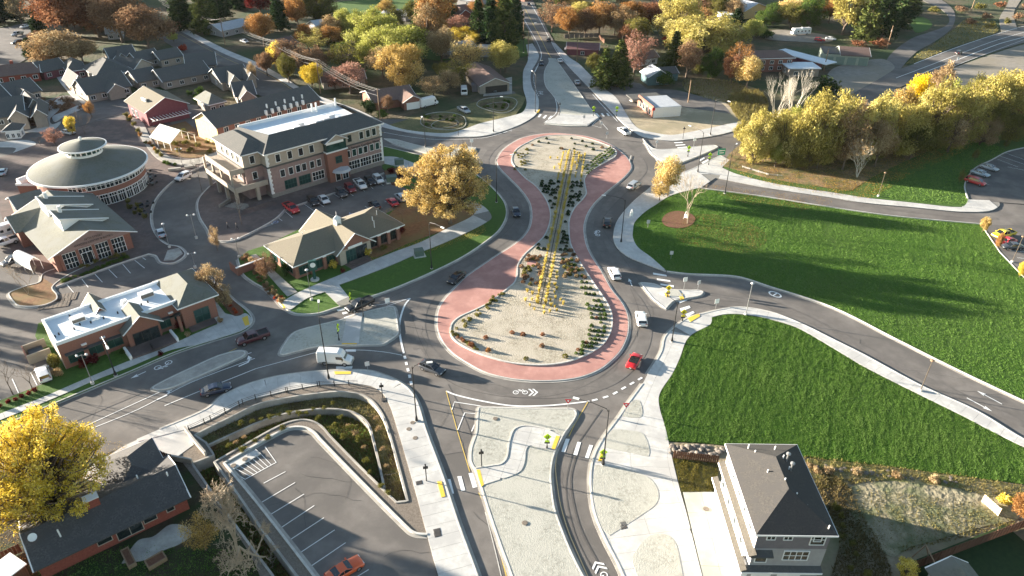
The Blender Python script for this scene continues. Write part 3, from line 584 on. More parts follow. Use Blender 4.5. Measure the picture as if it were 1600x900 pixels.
for p in ([(683,752.5),(690,752),(696,775.8),(689.5,777)], [(744.5,734),(750,733.8),(756,757.5),(752,761)], [(868.9,680.9),(875,681.8),(867,702.8),(861.4,701.3)], [(939,706.5),(944,708),(941,721),(934.5,720.5)],
          [(545,497),(563,491),(563,494.5),(545,500.5)], [(535,533.5),(559,533.5),(557,538),(534,538)], [(522,580.5),(549,580.5),(548,584.5),(524,585)], [(1074,497),(1092,490),(1094,494),(1079,503)], [(1060,459),(1066,459),(1069,467),(1063,468)], [(1038,458),(1044,458),(1046,463),(1041,464)],
          [(378,497),(387,493),(390,507),(383,509)], [(440,474),(447,474),(449,480),(443,482)], [(841,176),(844,171),(842,171),(838,176)]): pad(p)
# lane lines
line([(697,611,1),(712,617),(750,626),(800,634),(850,634),(887,631),(921,627,1)], .3)
dashes([(925,626),(953,618),(975,606),(1005,589)], 1.0, 1.0, .38)
line([(641,466,1),(633,476),(627,492),(624,508),(626,530),(631,552,1)], .35)
dashes([(632,556),(636,572),(641,592),(644,606)], .9, .9, .45)
line([(697,611),(715,675),(734,737)], .12, yellow_p, sm=False)
line([(748,770),(766,810),(789,892),(800,940)], .14, yellow_p)
line([(758,800),(771,850),(783,900),(790,930)], .1, kerbm)
line([(706,640),(710,628),(755,635)], .16, sm=False); line([(715,672),(726,645),(750,647)], .16, sm=False); line([(737,674),(742,662),(748,662)], .16, sm=False)
line([(871,705),(868,730),(871,760),(876,790),(888,830),(905,870),(925,915),(940,945)], .13, mat('warm_line', (.6, .42, .2), (.66, .5, .28), 3, .7))
line([(919,627),(897,665),(889,682)], .13, yellow_p)
line([(400,576),(437,566),(470,557),(500,550),(560,547),(600,550),(628,555)], .12)
line([(142,670),(215,640),(300,597),(398,560)], .13)
line([(-40,741),(30,715),(120,672),(240,617),(365,560),(393,551)], .13)
line([(257,634),(310,612),(360,592),(400,576)], .15)
line([(250,598),(300,577),(370,544)], .12, yellow_p)
line([(600,480),(640,466)], .12, sm=False); line([(560,480),(600,475),(641,466)], .1)
line([(1042,436),(1100,440),(1160,448),(1200,466),(1260,492),(1300,512),(1350,536)], .08, asphalt_lot)
# north road lines
for px, m, w in (([(800,-5),(813,20),(829,48),(840,68),(846,85),(843,97),(836,112)], white_p, .22), ([(829,5),(843,30),(852,48),(862,67),(875,88),(903,120),(935,158),(965,190)], white_p, .22),
              ([(818,10),(832,36),(845,60),(855,80),(862,92)], yellow_p, .2), ([(866,150),(870,165),(868,178),(850,192)], white_p, .22)): line(px, w, m, .045)
dashes([(843,97),(836,110),(834,125),(838,142),(842,150)], 1.0, 1.0, .25, .045)
dashes([(787,207),(805,203),(822,200),(845,196)], 1.3, 1.3, .35, ZM)
line([(846,197),(890,200),(930,204),(962,210)], .22)
dashes([(985,206),(997,216),(1005,224),(1012,232)], 1.2, 1.2, .3, ZM)
line([(800,203),(760,215),(720,218),(680,218),(640,214),(600,207)], .15, z=.05)
line([(1005,223,1),(1020,242),(1031,258,1)], .45, kerbm); line([(935,186),(950,203)], .14, z=.045, sm=False); line([(936,184),(925,196),(940,200)], .14, z=.045, sm=False)
for px in ([(400,108),(438,128),(480,155),(560,192),(600,208)], [(280,53),(350,90),(400,112)]): line(px, .13, yellow_p, .045)
for px, w in (([(1428,100),(1487,77),(1558,53),(1650,27)], .3), ([(1400,122),(1440,107),(1500,84),(1560,62),(1650,37)], .25), ([(1425,122),(1450,111),(1500,92),(1560,69),(1600,58),(1660,40)], .35), ([(1433,128),(1470,112),(1520,92),(1600,62)], .15)): line(px, w, z=.05)
# seams, patches and wheel-darkened bands in the asphalt
seam = mat('asphalt_seam', (.075, .07, .066), (.1, .093, .088), 3, .9)
darkband = mat('worn_asphalt', (.118, .108, .099), (.165, .15, .137), .5, .9, .004, 18)
for px, w in (([(700,600),(725,650),(745,705),(760,745)], .09), ([(640,480),(660,540),(700,595),(770,617),(850,620),(920,600),(975,555),(1000,500),(985,450)], .08), ([(905,700),(892,750),(905,820),(935,880)], .25), ([(897,700),(884,760),(897,830),(925,890)], .12),
              ([(940,640),(905,690)], .15), ([(730,880),(705,790),(680,710)], .12), ([(600,470),(680,430),(760,388),(800,352),(810,325),(795,300)], .07), ([(1000,440),(965,390),(940,350),(960,320),(1000,280)], .07)): line(px, w, seam, .008, name='seam')
for px, w in (([(1050,470),(1130,466),(1220,480),(1350,545),(1480,608),(1620,672)], 1.8), ([(1100,285),(1250,300),(1400,328),(1560,342)], 1.3), ([(-20,722),(120,655),(250,600),(370,550),(480,525)], .9)): line(px, w, darkband, .006, name='worn_band')
if area(smooth(OUT, True, 4)) > 0: _o = smooth(OUT, True, 4)
else: _o = smooth(OUT, True, 4)[::-1]
for d_, w_ in ((-3.4, 2.2),): ribbon('worn_band', off(_o, d_, True), w_, .004, .0041, darkband, 0, True, parent=road)
rc = random.Random(3)
def crack(px, ln, ang, w=.05, z=.01):
    g = G(*px, 0); P = [g]; a = ang
    for _ in range(int(ln/1.2)): a += rc.uniform(-.45, .45); P.append((P[-1][0]+1.2*math.cos(a), P[-1][1]+1.2*math.sin(a)))
    ribbon('crack_seal', P, w, z, z, seam, parent=road)
for px, ln, a in (((420,790),14,.6),((470,740),18,-.4),((540,780),12,1.2),((600,870),10,.3),((480,830),9,2),((120,670),16,.5),((60,700),12,.3),((200,630),14,.9),((300,590),12,.4),((450,590),8,.2),((590,460),9,1.6),((660,510),12,-1.2),((690,590),9,.2),((760,602),10,0),((900,605),11,.3),((960,580),9,1.1),((1010,470),8,-1.3),((985,400),9,1.7),((700,640),11,-1.3),((740,800),13,-1.1),((890,780),12,1.8),((910,860),9,-1),((1150,455),14,-.3),((1280,520),15,-.6),((1400,575),13,-.6),((1500,610),12,-.5),((130,530),12,.2),((60,540),14,-.2),((170,450),9,.3),((90,500),10,1),((20,520),12,.1),((400,420),9,1.8),((290,320),12,1.2),((480,360),11,.5),((560,310),9,.4),((845,115),12,1.5),((850,40),14,1.5),((930,150),13,2.1)): crack(px, ln, a)
for px, w, d, a in (((706,700),2.2,3.5,1.8),((655,540),2.5,1.6,.4),((985,520),1.8,2.6,1.4),((250,610),4,1.8,.4),((520,560),3,1.5,.1),((930,600),3.4,1.8,.3),((1330,530),3,1.6,-.5),((440,640),0,0,0)):
    if w: g_ = G(*px, 0); MB().quad((-w/2, -d/2, 0), (w/2, -d/2, 0), (w/2, d/2, 0), (-w/2, d/2, 0)).obj('asphalt_patch', darkband, road, loc=(g_[0], g_[1], .003), rot=a)
# arrows and sharrows laid out in metres: origin, heading
def local(px, hd): 
    o = G(px[0], px[1], 0); h = G(hd[0], hd[1], 0); a = math.atan2(h[1]-o[1], h[0]-o[0]); return o, a
def decal(name, px, hd, polys, z=ZM+.005, s=1, m=white_p):
    o, a = local(px, hd); mb = MB()
    for p in polys:
        mb.quad(*[(x*s, y*s, 0) for x, y in p])
    return mb.obj(name, m, road, loc=(o[0], o[1], z), rot=a)
def ring(cx, cy, r, w, n=12):
    return [[(cx+(r+w)*math.cos(a), cy+(r+w)*math.sin(a)), (cx+(r+w)*math.cos(b), cy+(r+w)*math.sin(b)), (cx+r*math.cos(b), cy+r*math.sin(b)), (cx+r*math.cos(a), cy+r*math.sin(a))] for a, b in [(2*math.pi*i/n, 2*math.pi*(i+1)/n) for i in range(n)]]
def chev(x): return [[(x, 0), (x-.7, .9), (x-1.05, .9), (x-.35, 0)], [(x-.35, 0), (x-1.05, -.9), (x-.7, -.9), (x, 0)]]
bike = ring(-.9, .0, .38, .14)+ring(.7, 0, .38, .14)+[[(-.9, -.06), (-.1, .45), (-.1, .6), (-.98, .05)], [(-.1, .5), (.7, .0), (.78, .1), (0, .62)], [(-.5, .3), (.35, .25), (.35, .38), (-.5, .43)], [(.2, .75), (.7, .1), (.82, .14), (.35, .8)], [(-.5, .6), (-.1, .6), (-.1, .75), (-.5, .75)]]
sh = chev(3.0)+chev(2.3)+bike
decal('bicycle_marking', (814,613), (840,613), [[(x, y) for x, y in p] for p in sh], s=.95)
decal('bicycle_marking', (940,893), (930,878), [[(x-1.3, y) for x, y in p] for p in sh], s=.95)
decal('bicycle_marking', (934,364), (934,350), bike, s=1.1)
decal('bicycle_marking', (885,204), (870,204), bike+chev(2.6), z=.02)
decal('bicycle_marking', (846,146), (842,138), bike+chev(2.6), z=.05)
decal('bicycle_marking', (254,571), (235,580), bike, s=1.2)
def straight(L=3.4): return [[(-L/2, -.09), (L/2-1.1, -.09), (L/2-1.1, .09), (-L/2, .09)], [(L/2, 0), (L/2-1.3, .42), (L/2-1.05, 0), (L/2-1.3, -.42)]]
decal('arrow_marking', (1546,621), (1531,613), straight(4)); decal('arrow_marking', (1530,632), (1545,640), straight(4))
decal('arrow_marking', (216,586), (205,591), straight(2.6))
turn = [[(-1.6, -.12), (0, -.12), (.2, .15), (-1.6, .12)], [(-.1, -.12), (.5, .3), (.6, .8), (.3, .6), (-.1, .15)], [(.1, .75), (.95, .55), (.75, 1.6)]]
decal('arrow_marking', (262,617), (300,600), turn, s=1.1); decal('arrow_marking', (388,566), (425,550), turn, s=1.1)
decal('arrow_marking', (985,441), (978,425), straight(3)) 
oval = ring(0, 0, .7, .25, 14)
decal('bicycle_marking', (1211,460), (1240,473), [[(x*1.5, y) for x, y in p] for p in oval]+[[(-.15, -.7), (.15, -.7), (.15, .7), (-.15, .7)]])
# car park lines
for a, b in (((412,755),(446,737)), ((407,786),(461,754)), ((421,805),(475,772)), ((437,826),(491,790)), ((451,845),(506,809)), ((467,865),(523,828)), ((484,886),(540,848)), ((500,906),(557,869)), ((517,926),(576,890))): line([a, b], .11, sm=False)
line([(414,698),(431.5,722.5),(383,749),(360,735)], .13, sm=False)
for k in range(7):
    t = k/7; line([(366+t*46, 731-t*28+(0)), (392+t*37, 745-t*22)], .09, sm=False)
for a, b in (((206,403),(226,419)), ((191,412),(204,427)), ((170,421),(183,434)), ((148,428),(160,441)), ((127,435),(138,449)), ((103,443),(115,457)), ((212,396),(228,406))): line([a, b], .13, sm=False)
for a, b in (((19,592),(29,614)), ((48,582),(58,602)), ((-10,602),(0,625))): line([a, b], .13, sm=False)
for a, b in (((426,334),(441,345)), ((443,328),(457,340)), ((474,318),(490,329)), ((489,312),(506,323)), ((520,302),(536,312)), ((538,296),(552,306)), ((555,290),(570,299)), ((572,284),(583,295)), ((586,280),(599,290)), ((502,343),(519,357)), ((570,322),(580,328)), ((584,316),(597,324)), ((601,314),(616,324)), ((488,356),(496,362)), ((412,339),(425,350)), ((397,343),(411,356)), ((380,348),(394,360))): line([a, b], .12, sm=False, z=.0)
for k in range(6): line([(399+k*3, 344-k*1.0), (410+k*3, 355-k*1.1)], .12, sm=False)
line([(396,343),(411,356),(427,350),(412,339)], .14, sm=False)
for px, hd in (((400,358),(410,352)), ((431,347),(441,342)), ((549,335),(556,330))): decal('wheelchair_symbol', px, hd, ring(0, 0, .45, .16)+[[(-.1, .3), (.5, 1), (.7, .9), (.1, .2)]], s=1.0, m=mat('pale_blue_paint', (.35, .42, .62), (.4, .47, .68), 3, .7))
for a, b in (((1530,287),(1545,290)), ((1527,264),(1545,268)), ((1558,250),(1590,262)), ((1562,245),(1600,258)), ((1570,240),(1610,254)), ((1574,262),(1605,268)), ((1578,393),(1600,395)), ((1589,404),(1606,406))): line([a, b], .12, sm=False, z=.235)
for x, y in ((1021,498),):
    pass
def drain(px, w, d, ang=0, z=.2, m=None, name='drain_grate'):
    o = G(*px); mb = MB()
    for i in range(5): mb.box(-w/2+i*w/5+.03, -w/2+(i+1)*w/5-.03, -d/2, d/2, 0, .03)
    mb.box(-w/2-.06, w/2+.06, -d/2-.06, d/2+.06, -.05, .01); mb.obj(name, m or seam, road, loc=(o[0], o[1], z), rot=ang)
for p in ((683,830),(974,819),(974,824),(684,836),(655,755),(600,625)): drain(p, .8, .6, .3)
def manhole(px, z, r=.35): o = G(*px); MB().lathe([(0, .02), (r, .02), (r+.06, 0)], 14).obj('manhole_cover', gravel_dark, road, loc=(o[0], o[1], z))
for p, z in (((645,661),.2), ((639,671),.2), ((649,685),.2), ((1103,796),.24), ((365,728),.2), ((383,718),.2), ((774,655),.24), ((820,818),.24), ((601,300),.04)): manhole(p, z)
for k, (x0, y0, w, d) in enumerate(((100,464,4.6,2.8), (85,474,5.4,3.2))):
    o = G(x0, y0); mb = MB()
    for i in range(7): mb.box(-w/2+i*w/7, -w/2+i*w/7+.3, -d/2, d/2, 0, .03)
    mb.box(-w/2, w/2, -d/2, d/2, -.05, .01); mb.obj('drain_grate', gravel_dark, road, loc=(o[0], o[1], .04), rot=.3)

# ================================================================ street furniture
black = mat('black_metal', (.012, .012, .013), (.02, .02, .02), 4, .45, spec=.5)
steel = mat('grey_metal', (.3, .3, .3), (.38, .38, .38), 4, .4, metal=.6)
lampw = mat('lamp_white', (.75, .75, .72), (.8, .8, .78), 4, .4)
woodp = mat('weathered_wood', (.2, .13, .08), (.3, .21, .13), 3, .9, stretch=(6, 6, .6))
signy = mat('sign_yellow_green', (.5, .75, .02), (.55, .8, .03), 5, .6)
signy2 = mat('sign_yellow', (.85, .65, .02), (.9, .7, .03), 5, .6)
signr = mat('sign_red', (.5, .02, .03), (.55, .03, .04), 5, .6)
signg = mat('sign_green', (.01, .22, .13), (.015, .26, .16), 5, .6)
signb = mat('sign_back', (.5, .5, .5), (.55, .55, .55), 5, .5)
def street_lamp(bx, by, ty, ax, ay, label, m=black, base=True):
    """tall post with a curved mast arm reaching towards the pixel (ax, ay)"""
    h = hgt(bx, by, ty); g = G(bx, by); a = G(ax, ay, h+.3); d = Vector((a[0]-g[0], a[1]-g[1])); L = min(max(d.length, 1.5), 4.5)
    e = empty('street_lamp', (g[0], g[1], 0), math.atan2(d.y, d.x), label, 'street lamp', 'street lamps around the roundabout')
    mb = MB().tube([(0, 0, .1), (0, 0, 1.2), (0, 0, h)], [.17, .11, .07], 8); mb.lathe([(.26, .1), (.24, .5), (.14, 1.1)], 8); mb.obj('pole', m, e)
    MB().tube([(0, 0, h-.5), (.35, 0, h+.1), (L*.5, 0, h+.45), (L, 0, h+.5)], [.06, .055, .05, .045], 6).obj('arm', m, e)
    MB().box(L-.15, L+.75, -.17, .17, h+.42, h+.56).obj('lamp_head', lampw, e)
    if base: MB().lathe([(.32, -.1), (.32, .28), (0, .28)], 12).obj('base', kerbm, e)
    return e
for a in ((514,592,500,498,474,'tall black street lamp standing behind the white van with its lamp over the traffic island'),
          (651,658,573,668,568,'black street lamp on the kerb below the dark wagon'),
          (942.3,726.6,640.5,893,622,'black street lamp with its arm reaching left over the white yield dashes'),
          (181,587,525,170,548,'black street lamp in front of the long white roofed brick office'),
          (775.7,316.3,248.7,798,243,'black street lamp just right of the great yellow tree by the roundabout'),
          (674.5,420,347.8,690,356,'black street lamp on the grass strip under the great yellow tree, with side brackets'),
          (970.4,378.7,312,940,306,'black street lamp on the east pavement opposite the black car'),
          (1049.6,533.9,473.4,1037,462,'black street lamp at the tip of the south-east lawn by the yellow crossing sign'),
          (1090,269,207,1074,196,'black street lamp beside the small yellow tree at the north-east crossing'),
          (1109.7,211,155,1138,159,'black street lamp on the pavement below the bare dirt lot'),
          (771,206,153,782,152,'black street lamp on the wide pale pavement left of the north road'),
          (665,230,188,660,184,'black street lamp in the median left of the great yellow tree'),
          (836,175,118,832,112,'black street lamp beside the left lane of the north road at its crossing'),
          (818,82,38,850,36,'black street lamp with long arm far up the north road'),
          (1132.4,302.4,237.3,1154,221,'bronze lamp post at the upper corner of the big lawn, standing above the shorter ones')):
    street_lamp(*a)
def post_top(bx, by, ty, label, m=steel, w=.35, n=1):
    h = hgt(bx, by, ty); g = G(bx, by); e = empty('lamp_post', (g[0], g[1], 0), .3, label, 'lamp post', 'post top lamps')
    MB().tube([(0, 0, .1), (0, 0, h)], [.08, .05], 7).obj('pole', m, e); MB().lathe([(.3, -.1), (.3, .55), (0, .55)], 12).obj('base', kerbm, e)
    if n == 1: MB().lathe([(.05, h-.05), (w, h), (w*.9, h+.12), (.05, h+.2)], 10).obj('lamp_head', woodp if m is not steel else signb, e)
    else:
        MB().tube([(-.7, 0, h-.3), (0, 0, h-.1), (.7, 0, h-.3)], .04, 5).obj('arm', m, e)
        for s in (-.7, .7): MB().lathe([(0, h-.35), (.2, h-.25), (.2, h), (0, h+.12)], 8, s).obj('globe', lampw, e)
    return e
br = mat('bronze_metal', (.1, .08, .06), (.14, .11, .08), 4, .5, metal=.3)
post_top(1437.8, 611.1, 563.9, 'slim lamp post on a white base between the two big lawns', br)
post_top(1165, 492, 443, 'slim grey lamp post on the pavement at the top edge of the south lawn')
post_top(1372, 307, 270, 'slim lamp post at the fork of the service road by the willows', br)
post_top(1581, 410, 370, 'slim lamp post beside the grey car in the right hand car park', br)
post_top(487, 469, 422, 'slim post lamp on the small triangular lawn by the office corner')
post_top(145, 600, 554, 'twin globe lamp post on the verge left of the black street lamp', steel, n=2)
post_top(307, 372, 335, 'twin globe lamp post at the paved corner of the side street', steel, n=2)
post_top(305, 418, 395, 'twin globe lamp post behind the white roofed office', steel, n=2)
post_top(374, 402, 372, 'twin globe lamp post where the side street meets the car park', steel, n=2)
post_top(285, 258, 232, 'twin globe lamp post behind the parked white sport utility', steel, n=2)
post_top(265, 387, 350, 'thin post by the silver car on the paved plaza', steel)
def ped_sign(bx, by, ty, label, face=0., m=signy, sz=.5):
    h = max(2.4, hgt(bx, by, ty)); g = G(bx, by); e = empty('crossing_sign', (g[0], g[1], 0), face, label, 'road sign', 'pedestrian crossing signs')
    MB().tube([(0, 0, .1), (0, 0, h+.35)], .07, 8).lathe([(.14, .1), (.13, .7), (.07, .75)], 8).obj('pole', black, e)
    s = MB(); s.v = [(x, -.1, z) for x, z in ((0, h+.55), (.62, h-.07), (0, h-.69), (-.62, h-.07))]+[(x, -.14, z) for x, z in ((0, h+.55), (.62, h-.07), (0, h-.69), (-.62, h-.07))]
    s.f = [(0, 1, 2, 3), (7, 6, 5, 4), (0, 4, 5, 1), (1, 5, 6, 2), (2, 6, 7, 3), (3, 7, 4, 0)]; pl = s.obj('plate', m, e)
    f = MB()
    for x in (-.1, .14):
        f.box(x-.05, x+.05, -.165, -.145, h-.25, h+.02); f.box(x-.045, x+.045, -.165, -.145, h+.05, h+.13)
        f.box(x-.12, x-.07, -.165, -.145, h-.5, h-.25); f.box(x+.05, x+.1, -.165, -.145, h-.5, h-.25)
    f.obj('walking_figures', black, pl)
    MB().box(-.33, .33, -.12, -.08, h-1.15, h-.8).obj('arrow_plate', m, e)
    MB().box(-.4, .4, -.08, .08, h-1.5, h-1.28).obj('beacon_bar', black, e)
    return e
ped_sign(854.5,701,681,'yellow-green pedestrian sign on the left of the lower crossing, on the traffic island')
ped_sign(941,724,705,'yellow-green pedestrian sign on the right of the lower crossing, under the street lamp')
ped_sign(1066,502,492,'yellow pedestrian sign at the kerb by the striped east crossing', 0, signy2)
ped_sign(1043,464,452,'yellow pedestrian sign on the tip of the east traffic island', 0, signy2)
ped_sign(1074.5,245,230,'yellow-green pedestrian sign on the north-east traffic island', 0)
ped_sign(1107,258,241,'yellow-green pedestrian sign on the pavement right of the north-east crossing', 0)
ped_sign(927,182,168,'yellow-green pedestrian sign at the right end of the north traffic island', 0)
ped_sign(963,182,168,'yellow-green pedestrian sign on the pavement beside the dirt lot', 0)
ped_sign(530,532,509,'pedestrian sign seen edge-on in the left traffic island', 1.45)
ped_sign(548,478,460,'pedestrian sign seen edge-on behind the black pickup', 1.4)
def back_sign(bx, by, ty, label, face, kind):
    h = max(2.2, hgt(bx, by, ty)); g = G(bx, by); e = empty('road_sign', (g[0], g[1], 0), face, label, 'road sign', 'small road signs')
    MB().tube([(0, 0, .1), (0, 0, h)], .05 if kind != 'black' else .08, 6).obj('pole', black if kind == 'black' else steel, e)
    if kind == 'yield':
        s = MB(); t = ((-.55, h), (.55, h), (0, h-.95)); s.v = [(x, -.06, z) for x, z in t]+[(x, -.09, z) for x, z in t]; s.f = [(2, 1, 0), (3, 4, 5), (0, 1, 4, 3), (1, 2, 5, 4), (2, 0, 3, 5)]; pl = s.obj('plate', signr, e)
        MB().quad((-.2, -.1, h-.2), (.2, -.1, h-.2), (0, -.1, h-.55)).obj('centre', lampw, pl)
    elif kind == 'rect': MB().box(-.38, .38, -.09, -.06, h-.9, h).obj('plate', signb, e)
    elif kind == 'white': MB().box(-.45, .45, -.09, -.06, h-1.0, h).obj('plate', lampw, e)
    elif kind == 'green': MB().box(-1.1, 1.1, -.1, -.06, h-1.9, h).obj('plate', signg, e); MB().box(-.9, .9, -.12, -.105, h-.75, h-.45).box(-.7, .7, -.12, -.105, h-1.4, h-1.15).obj('lettering', lampw, e)
    elif kind == 'black': MB().box(-.35, .35, -.1, .1, h-.75, h-.4).box(-.1, .1, -.16, .16, h-.3, h).obj('beacon', black, e)
    return e
for a in ((887,639,627,'red and white yield sign at the top edge of the lower traffic island',0,'yield'), (977,645,631,'red and white yield sign on the kerb left of the south lawn',0,'yield'),
          (606,480,467,'white rectangular sign on the corner of the left traffic island',.4,'white'), (568,496,466,'black beacon post on the left traffic island near the crossing',.3,'black'), (598,622,599,'black post carrying a grey sign above the curved wall',.2,'black'),
          (666.5,752,726,'black beacon post on the pavement by the lower left crossing',.2,'black'), (752.5,730,703,'black beacon post on the traffic island by the lower left crossing',.2,'black'), (575,580,567,'thin sign post right of the white van',.4,'rect'),
          (1118,482,467,'white sign post on the kerb right of the east crossing',.3,'white'), (1068,454,433,'pale sign at the middle of the east traffic island',.3,'white'), (1090,454,438,'pale sign near the point of the east traffic island',.5,'rect'),
          (1012,356,345,'small sign on the grass edge',0,'rect'), (1126,246,232,'large green guide sign by the wooden bridge rail',.2,'green'), (948,216,214,'small pale marker post in the roundabout apron',0,'rect'), (1048,405,396,'thin pale marker post at the corner of the lawn',0,'rect'),
          (1025,233,219,'white sign on the point of the north-east traffic island',0,'rect'), (1083,234,215,'black post with a small white sign on the north-east traffic island',.2,'white'), (1067,217,198,'bare black post on the kerb of the dirt lot',.2,'black'), (716,212,190,'black beacon post on the pavement left of the north road',.2,'black'), (874,181,160,'black beacon post on the left of the north traffic island',.2,'black'),
          (737,230,217,'white round topped sign above the great yellow tree',.2,'white'), (912,193,180,'small sign on the north traffic island',.2,'rect'), (939,200,190,'small sign on the hatched corner',.2,'rect'), (1495,97,91,'white sign beside the highway',.2,'white'), (883,82,74,'white sign by the north road shoulder',.2,'white'),
          (632,232,240-2,'white notice board',.2,'white')):
    if a[2] < a[1]-1: back_sign(*a)
# utility poles and wires
ups = []
def util(bx, by, ty, label, arms=1):
    h = hgt(bx, by, ty); g = G(bx, by); e = empty('utility_pole', (g[0], g[1], 0), 1.1, label, 'utility pole', 'wooden utility poles')
    MB().tube([(0, 0, -.2), (0, 0, h)], [.2, .13], 8).obj('pole', woodp, e)
    for k in range(arms): MB().box(-1.3, 1.3, -.08, .08, h-.6-k*1.1, h-.42-k*1.1).obj('crossarm', woodp, e)
    MB().lathe([(0, h-2.6), (.28, h-2.6), (.28, h-1.8), (0, h-1.75)], 8, .4).obj('transformer', steel, e) if arms > 0 else None
    ups.append((g[0], g[1], h)); return e
util(322,52,22,'wooden utility pole in front of the lit green conifer',2); util(352,70,27,'wooden utility pole beside the grey roofed house at the top left',2); util(431,108,62,'wooden utility pole among the brown trees along the north-west street',1)
util(501,145,92,'wooden utility pole beside the yellow bush',1); util(594,188,139,'wooden utility pole behind the three storey office',0)
util(1287,110,76,'wooden utility pole with two crossarms beside the white garage',2); util(1386,75,40,'tall leaning looking wooden utility pole by the conifers on the right',2)
util(901,97,54,'plain wooden pole right of the north road',0); util(818,60,16,'wooden pole left of the north road, farthest up',1); util(825,88,47,'wooden pole left of the north road at the lawn edge',0); util(1075,160,125,'thin wooden pole right of the small white shop',0); util(1517,18,-16,'thin wooden pole on the slope at the top right',0)
cable = mat('cable', (.22, .21, .2), (.28, .27, .25), 3, .6)
L0 = (G(250, -2, 11)[0], G(250, -2, 11)[1], 11)
chain = [L0, ups[0], ups[1], ups[2], ups[3], ups[4]]
wr = empty('overhead_wires', (0, 0, 0), 0, 'bundle of sagging overhead wires strung between the north-west utility poles', 'wires')
for (x0, y0, h0), (x1, y1, h1) in zip(chain, chain[1:]):
    for oo, dz in ((-1, -.4), (0, -.3), (1, -.4), (.2, -2.2)):
        d = Vector((x1-x0, y1-y0)).normalized(); nx, ny = -d.y*oo, d.x*oo
        pts = [(x0+(x1-x0)*t+nx, y0+(y1-y0)*t+ny, (h0+(h1-h0)*t)+dz-4*1.3*t*(1-t)) for t in [i/10 for i in range(11)]]
        MB().tube(pts, .03, 4).obj('cable', cable, wr)
# ================================================================ fences and rails
def fence(px, h, m, label, name='fence', board=.3, z=.1, cat='fence', gap=.02, postm=None, rails=False, step=2.4, zt=None):
    L = WP(px, z); e = empty(name, (L[0][0], L[0][1], 0), 0, label, cat); ox, oy = L[0]
    B = MB().box(-board/2+gap, board/2-gap, -.02, .02, 0, h).me('board'); B.materials.append(m); P = MB().box(-.06, .06, -.06, .06, 0, h+.08).me('post'); P.materials.append(postm or m)
    cnt = 0
    for a, b in zip(L, L[1:]):
        D = math.dist(a, b); ang = math.atan2(b[1]-a[1], b[0]-a[0])
        n = max(1, int(D/board))
        if not rails:
            for i in range(n):
                if cnt > 280: break
                t = (i+.5)/n; o = link('board', B, None, e, (a[0]+(b[0]-a[0])*t-ox, a[1]+(b[1]-a[1])*t-oy, z+random.uniform(-.02, .02)), ang); cnt += 1
        for i in range(int(D/step)+1):
            t = min(1, i*step/D); link('post', P, None, e, (a[0]+(b[0]-a[0])*t-ox, a[1]+(b[1]-a[1])*t-oy, z), ang)
        for zz in ([h*.35, h*.7, h-.02] if rails else [h*.5]):
            MB().tube([(a[0]-ox, a[1]-oy, z+zz), (b[0]-ox, b[1]-oy, z+zz)], .03 if rails else .05, 5).obj('rail', postm or m, e)
    return e
redwood = mat('redwood_boards', (.09, .045, .028), (.15, .075, .045), 2, .85, stretch=(4, 4, .5))
graywood = mat('grey_boards', (.16, .13, .11), (.24, .2, .17), 2, .9)
fence([(1052,716),(1122,724)], 1.5, redwood, 'low red-brown board fence left of the tall white house')
fence([(1419,893),(1600,824)], 1.8, redwood, 'dark board fence along the back of the lower right yard', board=.6)
fence([(1600,824),(1660,900)], 1.8, redwood, 'dark board fence on the right side of the lower right yard', board=.6)
fence([(1419,893),(1440,960)], 1.8, redwood, 'dark board fence on the left side of the lower right yard', board=.6)
fence([(1559,806),(1533,783)], 1.4, mat('pale_boards', (.5, .42, .28), (.6, .5, .34), 2, .85), 'short sunlit pale board screen behind the lower right yard', board=.35)
fence([(254,716),(270,722),(296,775)], 1.5, redwood, 'dark board fence between the red brick house and the retaining wall', board=.4)
fence([(0,878),(34,862)], 1.5, redwood, 'dark board fence left of the red brick house', board=.4)
fence([(-30,790),(0,778)], 1.5, redwood, 'board fence behind the big yellow tree', board=.4) if 0 else None
fence([(296,674),(330,658),(380,632),(400,625),(450,613),(500,604),(560,602)], 1.1, black, 'thin dark railing along the pavement above the planted basin', 'railing', rails=True, cat='railing')
fence([(1127,259),(1140,250),(1152,241)], 1.1, woodp, 'pale wooden rail of the little bridge by the green sign', 'railing', rails=True, cat='railing', step=1.6)
fence([(1160,262),(1200,274),(1222,276)], .5, kerbm, 'low pale rail under the willows', 'railing', rails=True, cat='railing')
fence([(855,88),(932,92)] if 0 else [(882,60),(935,58)], 1.8, graywood, 'long grey fence above the sunken yard right of the north road', board=2.0)
fence([(690,92),(735,90)], 1.5, graywood, 'grey fence across the back gardens left of the north road', board=1.2)
fence([(936,60),(944,68)], 1.8, redwood, 'short dark fence beside the maroon roof', board=1.0)
# steel rail down the middle of the central island
a, b = G(845, 477, .2), G(893, 240, .2)
e = empty('divider_rail', (a[0], a[1], 0), 0, 'long straight dark rail down the middle of the central island between the grasses', 'rail')
MB().tube([(0, 0, .75), (b[0]-a[0], b[1]-a[1], .75)], .11, 6).obj('rail', black, e)
pm = MB().tube([(0, 0, .1), (0, 0, .75)], .045, 5).me('post'); pm.materials.append(black)
n = 30
for i in range(n+1): link('post', pm, None, e, ((b[0]-a[0])*i/n, (b[1]-a[1])*i/n, 0))
RAIL = (a, b)
